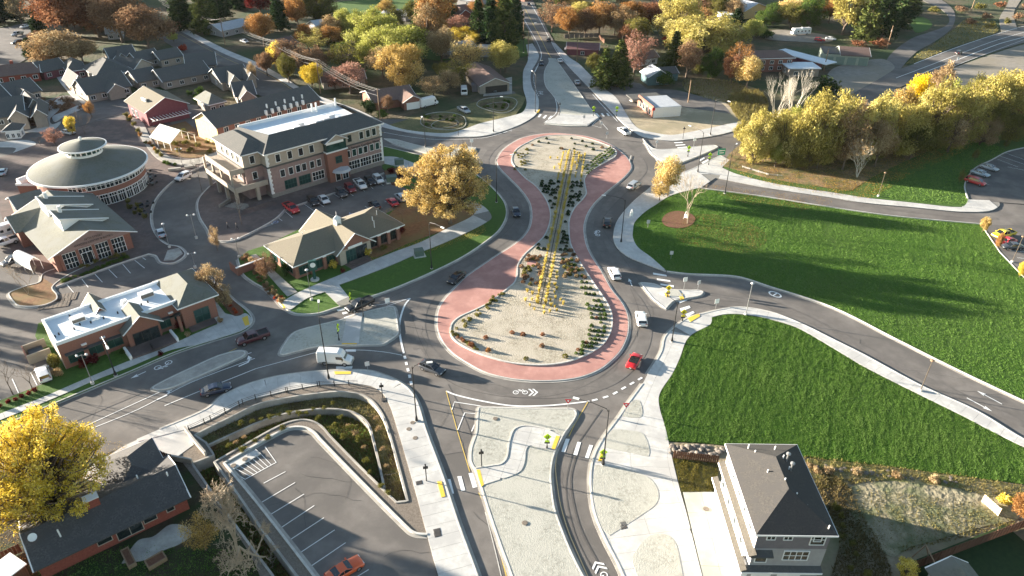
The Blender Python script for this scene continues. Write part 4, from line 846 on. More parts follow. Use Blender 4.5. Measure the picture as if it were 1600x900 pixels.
# small things
def easel(px, label, a):
    g = G(*px); e = empty('yard_sign', (g[0], g[1], 0), a, label, 'yard sign')
    MB().tube([(-.5, 0, .1), (-.1, 0, 2.3)], .05, 5).obj('leg', lampw, e); MB().tube([(.5, 0, .1), (.1, 0, 2.3)], .05, 5).obj('leg', lampw, e); MB().box(-.42, .42, -.06, -.02, .6, 1.5).obj('board', lampw, e)
easel((986,340), 'white easel sign on the mulch left of the bare tree', .5); easel((1071,343), 'white easel sign on the mulch right of the bare tree trunk', -.6)
slab('mulch_ring', smooth([(1034,345),(1042,334),(1058,330),(1078,334),(1086,342),(1080,352),(1062,357),(1042,354)]), .18, mulch, raw=True)
def ubox(px, label, a=0, m=None, s=(1.3, 1.1, 1.1)):
    g = G(*px); e = empty('utility_cabinet', (g[0], g[1], 0), a, label, 'utility cabinet')
    MB().box(-s[0]/2-.35, s[0]/2+.35, -s[1]/2-.5, s[1]/2+.3, .0, .22).obj('pad', kerbm, e)
    mm = m or mat('cabinet_green', (.09, .13, .11), (.12, .17, .14), 3, .6)
    MB().box(-s[0]/2, s[0]/2, -s[1]/2, s[1]/2, .22, .22+s[2]).obj('body', mm, e); MB().box(-s[0]/2-.05, s[0]/2+.05, -s[1]/2-.05, s[1]/2+.05, .22+s[2], .3+s[2]).obj('lid', mm, e)
ubox((655,399), 'green utility cabinet on a concrete pad between pavement and roundabout', .35, s=(1.9, 1.5, 1.3)); ubox((624,257), 'green utility cabinet on the lawn right of the three storey office', .3, s=(2.4, 1.4, 1.4)); ubox((612,283), 'green utility cabinet in the parking island beside the shrubs', .3, s=(2.6, 2, 1.3))
# people on the plaza
skin = mat('skin', (.45, .28, .2), None, 5, .6); cloth = mat('dark_cloth', (.015, .016, .022), (.03, .03, .04), 8, .9); cloth2 = mat('denim', (.03, .04, .07), (.05, .06, .1), 8, .9)
def person(px, rot, label, stride=.25):
    g = G(*px); me = bpy.data.meshes.new('body')
    V = [(0,0,.95),(0,0,1.2),(0,0,1.42),(0,0,1.53),(0,.02,1.66),(.1,0,.92),(.11,stride*.5,.5),(.11,stride*.7,.08),(.11,stride*.7+.16,.04),(-.1,0,.92),(-.11,-stride*.2,.5),(-.11,-stride,.1),(-.11,-stride+.15,.04),(.19,0,1.4),(.25,-.08,1.12),(.24,.05,.88),(-.19,0,1.4),(-.25,.08,1.12),(-.24,.2,.9)]
    E = [(0,1),(1,2),(2,3),(3,4),(0,5),(5,6),(6,7),(7,8),(0,9),(9,10),(10,11),(11,12),(2,13),(13,14),(14,15),(2,16),(16,17),(17,18)]
    Rr = [.15,.15,.16,.06,.11,.1,.07,.05,.04,.1,.07,.05,.04,.07,.05,.04,.07,.05,.04]
    me.from_pydata(V, E, []); e = empty('person', (g[0], g[1], .19), rot, label, 'person', 'people crossing the plaza'); b = link('body', me, cloth, e)
    sk = b.modifiers.new('s', 'SKIN'); 
    for i, v in enumerate(me.skin_vertices[0].data): v.radius = (Rr[i], Rr[i]*.8); v.use_root = (i == 0)
    b.modifiers.new('u', 'SUBSURF').levels = 1; b.modifiers['u'].render_levels = 1
    MB().lathe([(0, 1.74), (.09, 1.75), (.125, 1.68), (.1, 1.62), (.05, 1.55)], 8, 0, -.01).obj('hair', mat('hair', (.03, .02, .015)), e); MB().lathe([(.0, 1.54), (.07, 1.56), (.105, 1.66), (.07, 1.73), (0, 1.735)], 8, 0, .03).obj('head', skin, e)
    return e
person((357, 358), 2.2, 'person in dark clothes walking on the plaza, left of the pair'); person((371, 359), 2.6, 'person in dark clothes walking on the plaza, right of the pair', .35)
# ================================================================ VEGETATION
bark = mat('bark', (.1, .075, .055), (.17, .13, .1), 4, .95, .03, 8)
bark_pale = mat('pale_bark', (.5, .46, .38), (.66, .61, .52), 4, .95)
bark_tan = mat('tan_bark', (.3, .24, .17), (.42, .34, .25), 4, .95)
LM = {
 'yellow': leafmat('leaf_yellow', (.42, .31, .03), (.66, .5, .07), (.85, .71, .2)),
 'gold': leafmat('leaf_gold', (.3, .2, .06), (.52, .37, .12), (.7, .56, .28)),
 'bright': leafmat('leaf_bright_yellow', (.5, .36, .01), (.8, .56, .02), (.9, .7, .05)),
 'willow': leafmat('leaf_willow', (.22, .185, .05), (.43, .37, .1), (.62, .54, .21)),
 'lime': leafmat('leaf_lime', (.17, .18, .035), (.33, .34, .075), (.5, .49, .16)),
 'olive': leafmat('leaf_olive', (.07, .075, .02), (.15, .14, .035), (.25, .22, .07)),
 'orange': leafmat('leaf_orange', (.2, .09, .03), (.34, .17, .055), (.48, .29, .12)),
 'rust': leafmat('leaf_rust', (.13, .055, .03), (.23, .1, .05), (.34, .18, .1)),
 'brown': leafmat('leaf_brown', (.13, .075, .045), (.24, .14, .08), (.36, .24, .14)),
 'tan': leafmat('leaf_tan', (.22, .14, .07), (.38, .27, .14), (.52, .41, .24)),
 'maroon': leafmat('leaf_maroon', (.06, .012, .015), (.12, .02, .02), (.2, .04, .03)),
 'red': leafmat('leaf_red', (.25, .03, .015), (.42, .06, .03), (.5, .14, .05)),
 'green': leafmat('leaf_green', (.03, .06, .015), (.07, .12, .025), (.13, .18, .04)),
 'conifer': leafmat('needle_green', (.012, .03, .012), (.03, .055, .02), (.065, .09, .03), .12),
 'conifer_lit': leafmat('needle_olive_lit', (.03, .05, .015), (.07, .09, .025), (.14, .15, .045), .12),  # lighter olive needles; for the lit conifers sunlight is put into the colour
 'pink': leafmat('leaf_dusty_pink', (.22, .11, .08), (.34, .18, .13), (.45, .27, .2)),
}
def leaves_mesh(name, C, R, N, size, seed, flat=.0, droop=0):
    """many small leaf sprays: gaussian clumps about the centres C with radii R"""
    g = np.random.default_rng(seed); C = np.array(C); R = np.array(R); w = R**2; w = w/w.sum()
    idx = g.choice(len(C), N, p=w); d = g.normal(0, 1, (N, 3)); d /= np.linalg.norm(d, axis=1)[:, None]
    rr = g.uniform(0, 1, N)**(1/2.2); P = C[idx]+d*(R[idx]*rr)[:, None]*np.array([1, 1, .8])
    a = g.normal(0, 1, (N, 3)); a[:, 2] = a[:, 2]*(1-flat)-droop; a /= np.linalg.norm(a, axis=1)[:, None]
    b = g.normal(0, 1, (N, 3)); b -= (b*a).sum(1)[:, None]*a; b /= np.linalg.norm(b, axis=1)[:, None]
    s = size*g.uniform(.6, 1.5, N)[:, None]
    v = np.stack([P-a*s*.9, P-b*s*.42+a*s*.1, P+a*s*.9, P+b*s*.42-a*s*.1], 1).reshape(-1, 3)
    me = bpy.data.meshes.new(name); me.vertices.add(4*N); me.vertices.foreach_set('co', v.ravel())
    me.loops.add(4*N); me.loops.foreach_set('vertex_index', np.arange(4*N)); me.polygons.add(N)
    me.polygons.foreach_set('loop_start', np.arange(0, 4*N, 4)); me.polygons.foreach_set('loop_total', np.full(N, 4)); me.update()
    cl = g.normal(.5, .16, len(C)); t = np.clip(cl[idx]+g.normal(0, .2, N), 0, 1).astype(np.float32)
    me.attributes.new('tint', 'FLOAT', 'FACE').data.foreach_set('value', t)
    me.materials.append(LM['green']); return me
def limb(mb, a, b, r0, r1, k=5, bend=.12, g=random, n=4):
    a = Vector(a); b = Vector(b); L = (b-a).length; pts = [a]; off_ = Vector((g.uniform(-1, 1), g.uniform(-1, 1), g.uniform(0, 1)))*L*bend
    for i in range(1, n+1):
        t = i/n; pts.append(a.lerp(b, t)+off_*math.sin(t*math.pi)*(1 if i < n else 0))
    mb.tube([tuple(p) for p in pts], [r0+(r1-r0)*i/n for i in range(n+1)], k)
def t_broad(seed, nc=46, N=4200, size=.055, trunk=.22, rx=.5, cz=.6, rz=.42, cl=.15, vase=False, gap=0):
    """unit broadleaf tree: height 1, crown radius rx"""
    g = random.Random(seed); C = []; R = []
    for i in range(nc):
        for _ in range(50):
            x, y, z = g.uniform(-1, 1), g.uniform(-1, 1), g.uniform(-1, 1); q = math.sqrt(x*x+y*y+z*z)
            if .35 < q < 1: break
        lump = 1+.18*math.sin(3*math.atan2(y, x)+seed)+.1*math.sin(5*math.atan2(y, x)+2*seed)
        rr = (rx-cl*.55)*lump; zz = cz+z*(rz-cl*.4)
        if vase: rr *= .55+.6*(zz-.2)
        C.append((x*rr, y*rr, zz)); R.append(cl*g.uniform(.6, 1.25))
    wood = MB(); top = (0.02*g.uniform(-1, 1), 0.02*g.uniform(-1, 1), cz*.95)
    wood.tube([(0, 0, -.02), (0, 0, trunk*.5), (.01, 0, trunk), top], [.032, .024, .02, .006], 7)
    for c in C:
        z0 = trunk+g.uniform(0, .45)*(max(c[2]-trunk, .05)); p = (top[0]*z0, top[1]*z0, z0)
        limb(wood, p, c, .011, .003, 4, .1, g, 3)
        for _ in range(3): limb(wood, c, tuple(c[i]+g.uniform(-1, 1)*cl*.8+(.03 if i == 2 else 0) for i in range(3)), .0035, .001, 3, .1, g, 2)
    return wood.me('trunk'), leaves_mesh('crown', C, R, N, size, seed)
def t_conifer(seed, N=3600, rx=.24, size=.04):
    g = random.Random(seed); C = []; R = []; wood = MB().tube([(0, 0, -.02), (0, 0, .5), (0, 0, .98)], [.022, .014, .003], 6)
    lv = 15
    for i in range(lv):
        z = .1+.86*i/lv; r = rx*(1-(z-.1)/.9)**.8*g.uniform(.8, 1.1); k = 7 if i < 9 else 5
        for j in range(k):
            a = 2*math.pi*(j+g.random())/k+i; rr = r*g.uniform(.7, 1.15)
            limb(wood, (0, 0, z), (rr*math.cos(a), rr*math.sin(a), z-.03), .005, .001, 3, .05, g, 2)
            for t in (.35, .65, .95): C.append((rr*t*math.cos(a), rr*t*math.sin(a), z-.035*t)); R.append(.035+.02*(1-z))
    return wood.me('trunk'), leaves_mesh('crown', C, R, N, size, seed, .3, .25)
def t_bare(seed, depth=5, spread=.5, up=.5, r=.03, trunks=1, k0=6, leafN=0, size=.03, L0=.3, th=.0012):
    g = random.Random(seed); mb = MB(); tips = []
    def rec(p, d, L, r, n):
        q = p+d*L; m = p.lerp(q, .5)+Vector((g.uniform(-1, 1), g.uniform(-1, 1), g.uniform(-1, 1)))*L*.09
        mb.tube([tuple(p), tuple(m), tuple(q)], [r, r*.85, max(r*.62, th)], k0 if n > 3 else 3, cap=(n == 0))
        if n == 0: tips.append(tuple(q)); return
        kk = 3 if g.random() < .75 else 2
        if n <= 2: kk = 3
        for i in range(kk):
            v = Vector((g.uniform(-1, 1), g.uniform(-1, 1), g.uniform(-.6, 1))).normalized()
            nd = (d*(1.0-spread*.25)+v*spread*1.15+Vector((0, 0, up*.25))).normalized()
            rec(q if i < 2 else p.lerp(q, g.uniform(.5, .9)), nd, L*g.uniform(.62, .86), max(r*.62, th), n-1)
    for t in range(trunks):
        a = t*2.4; d = Vector((math.cos(a)*.3*(trunks > 1), math.sin(a)*.3*(trunks > 1), 1)).normalized()
        rec(Vector((0, 0, -.01)), d, L0*g.uniform(.85, 1.1), r, depth)
    # bring to unit height
    zt = max(v[2] for v in mb.v); mb.v = [(x/zt, y/zt, z/zt) for x, y, z in mb.v]
    tips = [(x/zt, y/zt, z/zt) for x, y, z in tips]
    return mb.me('trunk'), (leaves_mesh('crown', tips, [.035]*len(tips), leafN, size, seed) if leafN else None)
TP = {}
for i in range(4): TP['b%d' % i] = t_broad(11+i, 52+4*i, 9500, .022, .2, .5, .6, .4, .17)
for i in range(2): TP['t%d' % i] = t_broad(31+i, 46, 7000, .02, .16, .32, .58, .42, .13)
TP['s0'] = t_broad(41, 40, 3400, .021, .2, .5, .6, .4, .16); TP['s1'] = t_broad(42, 44, 4200, .02, .18, .42, .6, .4, .14)   # thin crowns
TP['big'] = t_broad(51, 330, 42000, .0105, .16, .56, .58, .44, .068); TP['big2'] = t_broad(52, 380, 46000, .0105, .12, .62, .56, .44, .07)
TP['w0'] = t_broad(61, 80, 16000, .017, .06, .5, .5, .5, .13); TP['w1'] = t_broad(62, 76, 15000, .017, .05, .55, .47, .5, .14)
for i in range(3): TP['c%d' % i] = t_conifer(71+i, 4200, .2+.04*i, .026)
TP['n0'] = t_bare(81, 5, .55, .5, .013); TP['n1'] = t_bare(82, 5, .5, .6, .011, 2); TP['n2'] = t_bare(83, 4, .45, .8, .009, 4, L0=.35)
TP['nbig'] = t_bare(97, 7, .95, .05, .013, 2, L0=.14, th=.0014)
TP['bl'] = t_bare(87, 5, .55, .5, .009, 4, 5, 2600, .02)
TP['sh0'] = t_broad(91, 18, 700, .085, .03, .62, .5, .45, .3); TP['sh1'] = t_broad(92, 14, 500, .1, .03, .7, .48, .45, .34); TP['shf'] = t_broad(93, 26, 2400, .045, .05, .6, .52, .45, .24)
ntree = [0]
def tree(tp, col, bx, by, ty, w, label, cat='tree', name=None, group=None, bk=None, z=0, grow=1.0):
    """base pixel (bx, by), top row ty, crown width w in photograph pixels"""
    g = G(bx, by, z); dep = PR(g[0], g[1], z)[2]; W = w*dep/FPX
    h0 = hgt(bx, by, ty); h = max(.4, h0-.1*W)*grow
    if by < 165 and cat == 'tree' and group is None: W *= 1.22; h *= 1.08    # the far side of a wide crown reaches higher in the picture
    name = name or {'c': 'conifer', 'n': 'bare_tree'}.get(tp[0], 'tree')
    e = empty(name, (g[0], g[1], z), random.uniform(0, 6.28), label, cat, group); tr, cr = TP[tp]
    rx = max(abs(v.co.x) for v in (cr or tr).vertices)
    sx = W/2/rx; sc = (sx, sx*random.uniform(.92, 1.08), h)
    t = bpy.data.objects.new('trunk', tr); COL.objects.link(t); t.parent = e; t.scale = (max(sx, h*.8), max(sx, h*.8), h) if False else sc
    if not tr.materials: tr.materials.append(bark)
    t.material_slots[0].link = 'OBJECT'; t.material_slots[0].material = bk or bark
    if cr:
        c = bpy.data.objects.new('crown', cr); COL.objects.link(c); c.parent = e; c.scale = sc
        c.material_slots[0].link = 'OBJECT'; c.material_slots[0].material = LM[col]
    return e
T = tree
# --- upper left
T('s0','tan',35,38,-14,30,'thin tan larch at the far upper left corner beside the car park')
T('c1','conifer',6,34,-30,60,'dark conifer in the top left corner'); T('c0','conifer',62,52,6,22,'small dark conifer between the tan larch and the rust orange tree'); T('c2','conifer',86,20,-30,46,'dark conifer behind the rust orange tree')
T('b0','rust',112,62,-30,112,'great rust orange tree over the upper left houses'); T('b3','rust',156,58,-30,92,'rust brown tree joined to the right of the great rust orange one')
T('b2','brown',192,66,-24,92,'wide bare brown tree right of the rust orange trees'); T('b3','brown',234,80,4,88,'round bare brown tree above the street of dark roofs'); T('s0','rust',208,48,0,60,'reddish brown tree behind the round bare one')
T('b1','tan',92,102,44,84,'yellow-tan leafy tree in front of the rust orange one','tree'); T('b2','tan',130,98,56,60,'tan and olive tree right of the yellow-tan one')
T('c1','conifer',50,90,56,26,'dark conifer at the edge of the upper left car park'); T('b1','lime',272,66,50,18,'small bright lime tree by the upper left street'); T('b2','brown',60,72,48,30,'brown bush tree beside the upper left car park')
T('sh0','red',287,80,68,18,'small red bush at the corner of the dark roofs','shrub','shrub')
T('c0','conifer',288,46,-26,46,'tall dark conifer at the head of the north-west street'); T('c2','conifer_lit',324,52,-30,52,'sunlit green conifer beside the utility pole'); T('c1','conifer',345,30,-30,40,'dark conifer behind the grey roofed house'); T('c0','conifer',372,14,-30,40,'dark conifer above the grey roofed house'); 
T('b1','maroon',408,26,-24,48,'dark maroon tree at the top edge'); T('c0','conifer',438,48,-22,30,'dark pointed conifer right of the maroon tree'); T('b0','orange',413,70,18,46,'glowing orange tree above the north-west street')
T('b1','orange',466,44,-6,40,'tall pinkish orange tree behind the round orange ones'); T('b2','brown',462,34,-20,44,'brown tree at the top edge'); T('w0','olive',500,36,-24,62,'olive willow like tree at the top edge'); T('b2','orange',482,76,36,40,'round orange and yellow tree in the back gardens'); T('t0','lime',540,62,14,30,'slim yellow-green tree left of the great lime tree')
T('b3','orange',520,80,38,40,'orange tree in front of the slim yellow-green one'); T('b0','green',536,94,66,26,'dark green bush tree behind the long grey roof'); T('s1','brown',450,112,60,48,'bare brown tree on the north-west street'); T('s0','brown',478,118,66,46,'bare brown tree left of the pole by the yellow bush'); T('b1','yellow',436,112,66,26,'pale yellow patchy tree beside the utility pole')
T('b0','yellow',489,142,98,40,'yellow bush by the street with pale leaves'); T('b2','olive',452,130,84,34,'olive bush on the bank of the street'); T('b3','brown',418,118,80,34,'brown bush on the bank of the street'); T('s0','brown',500,118,70,40,'bare tree behind the yellow bush')
T('w0','lime',590,84,4,88,'great round lime-yellow tree, the farther of the big pair'); T('w1','lime',622,104,24,92,'great round lime-yellow tree, the nearer of the big pair'); T('w0','olive',648,92,34,52,'shaded green tree on the right flank of the great lime trees'); T('b1','lime',586,98,56,44,'lime tree low in front of the great pair'); T('w1','gold',630,138,56,66,'golden tree below the great lime trees'); T('s0','tan',598,122,70,46,'tan thin tree below the great lime trees')
T('s1','pink',548,146,96,58,'dusty pink bare tree over the brown roof'); T('s0','pink',524,140,108,34,'dusty pink bush left of the pink bare tree'); T('c0','conifer',700,36,-14,26,'dark narrow conifer behind the tall tan tree'); T('c1','conifer',646,70,36,34,'dark green tree behind the great lime trees')
T('t0','orange',680,76,-14,52,'tall orange and tan tree in the upper middle'); T('s1','tan',668,80,4,44,'thin tan tree in front of the tall orange one'); T('s1','pink',718,58,22,46,'pinkish thin tree before the far brown roofs'); T('w0','yellow',728,66,36,70,'yellow hedge like tree along the back garden')
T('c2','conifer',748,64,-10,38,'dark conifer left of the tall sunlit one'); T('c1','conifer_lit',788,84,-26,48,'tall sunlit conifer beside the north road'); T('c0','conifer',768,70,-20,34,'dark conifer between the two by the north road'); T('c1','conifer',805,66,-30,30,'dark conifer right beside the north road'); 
T('s1','gold',722,100,66,36,'small brown and gold tree in front of the grey house'); T('sh0','green',745,90,68,22,'dark green bush by the grey house','shrub','shrub'); T('s0','tan',678,152,116,42,'tan thin shrub tree by the side lane'); T('s1','tan',700,146,108,36,'tan leafless shrub tree beside the white trailer'); T('s0','olive',712,136,92,56,'olive thin tree in the shaded back garden'); T('b2','olive',690,120,96,34,'olive bush in the shaded back garden')
T('sh0','conifer',575,172,152,24,'dark green bush beside the brown house','shrub','shrub'); T('b1','conifer',580,182,154,24,'dark evergreen behind the three storey office'); T('s1','brown',606,176,146,26,'bare tan tree by the garage of the brown house'); T('sh0','green',600,184,170,26,'green shrub by the side lane','shrub','shrub')
# --- upper right
T('s0','brown',862,50,-8,46,'bare brown tree right of the north road'); T('b0','orange',888,60,10,46,'orange tree, leftmost of the orange row beyond the sunken yard'); T('b3','brown',914,58,12,46,'brown-orange tree, second of the orange row'); T('b1','orange',936,56,2,44,'orange tree, third of the orange row'); T('b2','brown',960,54,6,44,'brownish tree, fourth of the orange row'); T('b0','orange',982,52,0,44,'orange tree, fifth of the orange row'); T('b1','rust',1012,50,2,48,'brown-gold round tree at the right end of the orange row'); T('b3','gold',900,16,-20,40,'gold tree at the top edge behind the orange row'); T('b2','green',876,14,-24,36,'dark green tree at the top edge right of the road'); T('b0','olive',930,4,-30,50,'olive tree at the top edge behind the orange row')
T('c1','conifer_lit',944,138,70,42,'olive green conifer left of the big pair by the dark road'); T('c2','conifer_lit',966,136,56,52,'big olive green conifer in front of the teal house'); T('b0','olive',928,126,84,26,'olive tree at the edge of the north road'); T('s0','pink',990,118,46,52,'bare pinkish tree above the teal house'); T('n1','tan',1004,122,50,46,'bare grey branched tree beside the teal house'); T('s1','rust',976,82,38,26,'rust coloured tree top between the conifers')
T('w0','willow',1058,66,-18,76,'tall pale lime tree at the top edge'); T('w1','willow',1094,90,8,110,'broad pale lime tree in the middle of the upper right'); T('w0','willow',1124,86,22,76,'lime-yellow tree right of the broad pale one'); T('w1','willow',1070,92,30,48,'lime tree low in front of the pale ones'); T('c2','conifer_lit',1052,106,44,40,'dark olive conifer under the pale lime trees'); T('sh0','red',1041,74,52,20,'red bush tree beside the bare brown tree','shrub','shrub'); T('s1','brown',1072,120,62,40,'brown thin tree below the pale lime trees')
T('w0','green',1111,122,72,38,'bright green round tree in the middle of the upper right'); T('s0','orange',1150,120,64,46,'orange-pink thin tree left of the brick house'); T('b1','gold',1166,138,88,48,'golden tree at the foot of the dry slope'); T('b3','rust',1142,132,84,40,'rust orange tree in front of the orange-pink one'); T('b0','gold',1176,118,88,30,'small gold tree against the brick house'); T('shf','green',1038,134,108,38,'leafy green shrub in front of the teal house','shrub','shrub'); T('sh0','olive',1092,118,96,26,'olive shrub between the brown and green trees','shrub','shrub'); T('b3','maroon',1078,12,-24,28,'dark maroon tree at the top edge right')
T('s1','brown',1100,20,-16,50,'bare tree at the top edge right'); T('c0','conifer',1150,38,10,26,'small dark conifer beside the pale gable'); T('b0','green',1128,18,-10,40,'dark green tree before the white roof at the top'); T('sh0','green',1198,60,40,34,'dark green shrub below the white house','shrub','shrub')
T('b1','gold',1232,36,-4,46,'glowing golden tree at the top right'); T('w0','green',1262,44,-12,46,'dark green tree right of the golden one'); T('b2','brown',1286,30,-14,34,'brown tree at the top right'); T('t0','willow',1316,54,-18,44,'tall pale yellow-green tree behind the garages'); T('t1','olive',1336,50,-6,36,'olive tree behind the garages'); T('c1','conifer_lit',1352,66,-16,46,'green spreading conifer behind the garages'); T('c2','conifer',1376,60,-20,46,'dark green conifer beside the leaning pole'); T('c1','conifer',1398,48,-26,50,'dark conifer where the lane turns'); T('c0','conifer_lit',1420,24,-22,34,'green conifer at the top of the lane'); T('b0','brown',1300,16,-26,60,'brown woodland tree at the top right')
T('sh1','conifer',1288,148,114,62,'very dark round bush below the white garage','shrub','shrub'); T('sh0','rust',1370,72,54,40,'rust brown shrub under the conifers','shrub','shrub'); T('sh0','rust',1340,72,60,30,'brown shrub under the green conifer','shrub','shrub')
for i, (x, y, w, c) in enumerate(((1462,16,26,'olive'),(1500,14,30,'brown'),(1530,10,24,'olive'),(1540,26,26,'brown'),(1562,8,24,'rust'),(1548,40,20,'olive'),(1518,34,22,'brown'),(1590,26,22,'brown'),(1604,10,26,'brown'),(1572,34,16,'olive'))):
    T('sh%d' % (i % 2), c, x, y+4, y-8, w, 'low brown brush on the dry slope at the top right', 'shrub', 'shrub', 'brush on the dry slope')
road_px = [(i_, j_) for i_, j_ in ()]
rf_ = random.Random(5)
def clear(x, y):
    for a, b, w in (((225,18),(520,165),26), ((812,-20),(862,60),26), ((862,60),(960,185),40), ((1380,110),(1650,20),40), ((1440,0),(1400,90),24), ((0,80),(60,60),40), ((1580,0),(1570,50),16), ((1290,110),(1400,110),40), ((1200,55),(1300,60),12)):
        dx, dy = b[0]-a[0], b[1]-a[1]; t = max(0, min(1, ((x-a[0])*dx+(y-a[1])*dy)/(dx*dx+dy*dy))); 
        if math.hypot(x-a[0]-t*dx, y-a[1]-t*dy) < w: return False
    return not (490 < x < 660 and y < 26) and not (640 < x < 730 and 66 < y < 96)
DCT = {}; CN_ = {'willow': 'pale lime', 'green': 'dark green', 'conifer': 'evergreen', 'gold': 'golden', 'rust': 'rust brown'}
LMK = ((112,30,'great rust orange tree'),(228,50,'round bare tree'),(60,60,'upper left car park'),(370,40,'long grey roofed ranch house'),(412,45,'glowing orange tree'),(480,55,'round orange tree'),(500,30,'olive willow'),(540,122,'long pale brown roof'),(600,50,'great lime trees'),(628,100,'golden tree'),(680,40,'tall orange tan tree'),(722,76,'grey roof by the conifers'),(775,110,'open carport'),(730,15,'blue grey roof at the top'),(690,120,'shaded back garden'),(440,100,'north west street bank'),
       (862,20,'bare tree by the north road'),(936,30,'orange row'),(905,76,'maroon roof'),(955,100,'big olive conifers'),(1030,110,'teal house'),(1058,30,'tall pale lime tree'),(1110,60,'broad lime tree'),(1111,110,'bright green tree'),(1150,90,'orange pink tree'),(1205,90,'two storey brick house'),(1180,15,'yellow walled gable'),(1232,20,'glowing golden tree at the top'),(1251,50,'motorhome'),(1316,40,'pale yellow green tree'),(1350,30,'green conifers'),(1010,40,'brown gold round tree'),(1078,10,'dark maroon tree'))
fills = (('L', 0, 300, -8, 60, ('rust', 'brown', 'brown', 'olive', 'tan', 'conifer'), 'autumn tree filling the gardens of the upper left corner'), ('M', 380, 800, -8, 118, ('orange', 'olive', 'tan', 'gold', 'willow', 'lime', 'green'), 'garden tree between the houses left of the north road'), ('R', 850, 1420, -8, 100, ('orange', 'tan', 'olive', 'willow', 'lime', 'green', 'willow', 'gold'), 'garden tree between the houses right of the north road'))
for nm_, x0_, x1_, y0_, y1_, cols_, lb_ in fills:
    n_ = 0
    while n_ < (24, 26, 34)[('L', 'M', 'R').index(nm_)]:
        x, y = rf_.uniform(x0_, x1_), rf_.uniform(y0_, y1_)
        if not clear(x, y): continue
        n_ += 1; kk_ = min(LMK, key=lambda q: math.hypot(q[0]-x, (q[1]-y)*2)); DCT[kk_[2]] = DCT.get(kk_[2], 0)+1; rel = ('near', 'left of' if x < kk_[0] else 'right of', 'beyond' if y < kk_[1] else 'in front of', 'some way off from', 'half hiding', 'leaning towards', 'just behind')[(DCT[kk_[2]]-1) % 7]; c = rf_.choice(cols_); tp = 'c%d' % rf_.randint(0, 2) if c == 'conifer' else rf_.choice(('b0', 'b1', 'b2', 'b3', 's0', 's1', 't0', 'w0')); w = rf_.uniform(26, 42)*(1+y/200)
        T(tp, c, x, y, y-w*rf_.uniform(.85, 1.15), w*1.15, f"{'small' if w < 38 else 'medium'} {CN_.get(c, c)} tree {rel} the {kk_[2]}", group='garden trees '+{'L': 'of the upper left', 'M': 'left of the north road', 'R': 'right of the north road'}[nm_])
# --- willow belt on the right
wl = [('w0',1176,256,172,60,'willow','yellow-green willow at the left end of the long belt'),('w1',1222,256,158,72,'willow','second willow from the left end of the long belt'),('w0',1262,262,148,84,'willow','third willow of the long belt, broad and bright'),('w1',1300,250,146,78,'willow','fourth willow of the long belt, behind the tan tree'),
      ('w0',1352,252,148,80,'willow','willow of the long belt behind the white trunked tree'),('w1',1398,244,140,80,'willow','willow of the long belt under the bright golden tree'),('b1',1424,182,122,44,'bright','bright golden tree standing out of the willow belt'),('w0',1446,232,128,84,'willow','willow of the long belt right of the bright golden tree'),
      ('w1',1492,226,118,84,'willow','willow of the long belt above the small car park'),('w0',1540,214,108,84,'willow','willow of the long belt, third from the right edge'),('w1',1584,204,100,84,'willow','willow of the long belt, second from the right edge'),('w0',1634,196,92,90,'willow','willow of the long belt at the right edge'),
      ('s0',1316,266,164,66,'tan','bare tan tree among the willows'),('b0',1366,262,196,60,'tan','tan tree in front of the willows'),('b3',1420,250,190,66,'olive','olive tree in the shaded foot of the willow belt'),('s0',1480,238,168,70,'tan','brown thin tree in the right part of the willow belt'),('b0',1536,222,164,60,'olive','olive tree low in the right part of the willow belt'),('b2',1590,212,160,60,'rust','rust brown tree low at the right edge of the willow belt'),
      ('b2',1210,262,228,34,'lime','small lime bush tree at the foot of the willows'),('w0',1156,220,186,30,'willow','small yellow willow beside the white twigged trees'),('s0',1276,264,212,50,'olive','olive thin tree at the foot of the willow belt'),('s1',1460,172,106,36,'tan','tan thin tree sticking up out of the willow belt')]
wl += [('w0', 1196+i*34, 246-i*4.6, 176-i*6.0, 62, ('willow', 'lime', 'olive', 'willow', 'tan', 'willow', 'gold')[i % 7], 'willow filling the back of the long belt, '+nm) for i, nm in enumerate(('behind its left end', 'behind the second tree', 'behind the third tree', 'behind the tan tree', 'left of the white trunked tree', 'right of the white trunked tree', 'below the bright golden tree', 'right of the golden tree', 'over the dark lawn', 'left of the small car park', 'above the silver sedan', 'above the car park bays', 'at the edge of the view'))]
wl += [('w1', 1236+i*42, 262-i*5.0, 214-i*5.2, 52, ('olive', 'willow', 'tan', 'olive', 'willow')[i % 5], 'low spreading willow at the front of the belt, '+nm) for i, nm in enumerate(('beside the lime bush', 'behind the leaf litter', 'beside the white trunks', 'right of the white trunks', 'at the corner of the litter', 'over the shaded lawn', 'past the sapling', 'near the car park', 'at the frame edge'))]
for tp, x, yb, yt, w, c, lb in wl: T(tp, c, x, yb, yt, w*1.05, lb, name='willow_tree' if tp[0] == 'w' else None, grow=random.uniform(1.02, 1.24))
T('n2','tan',1206,200,106,56,'white twigged leafless tree, left of the pair',bk=bark_pale); T('n2','tan',1236,194,102,60,'white twigged leafless tree, right of the pair',bk=bark_pale)
T('bl','tan',1339,278,208,64,'tan leaved tree with several white trunks standing on leaf litter',bk=bark_pale)
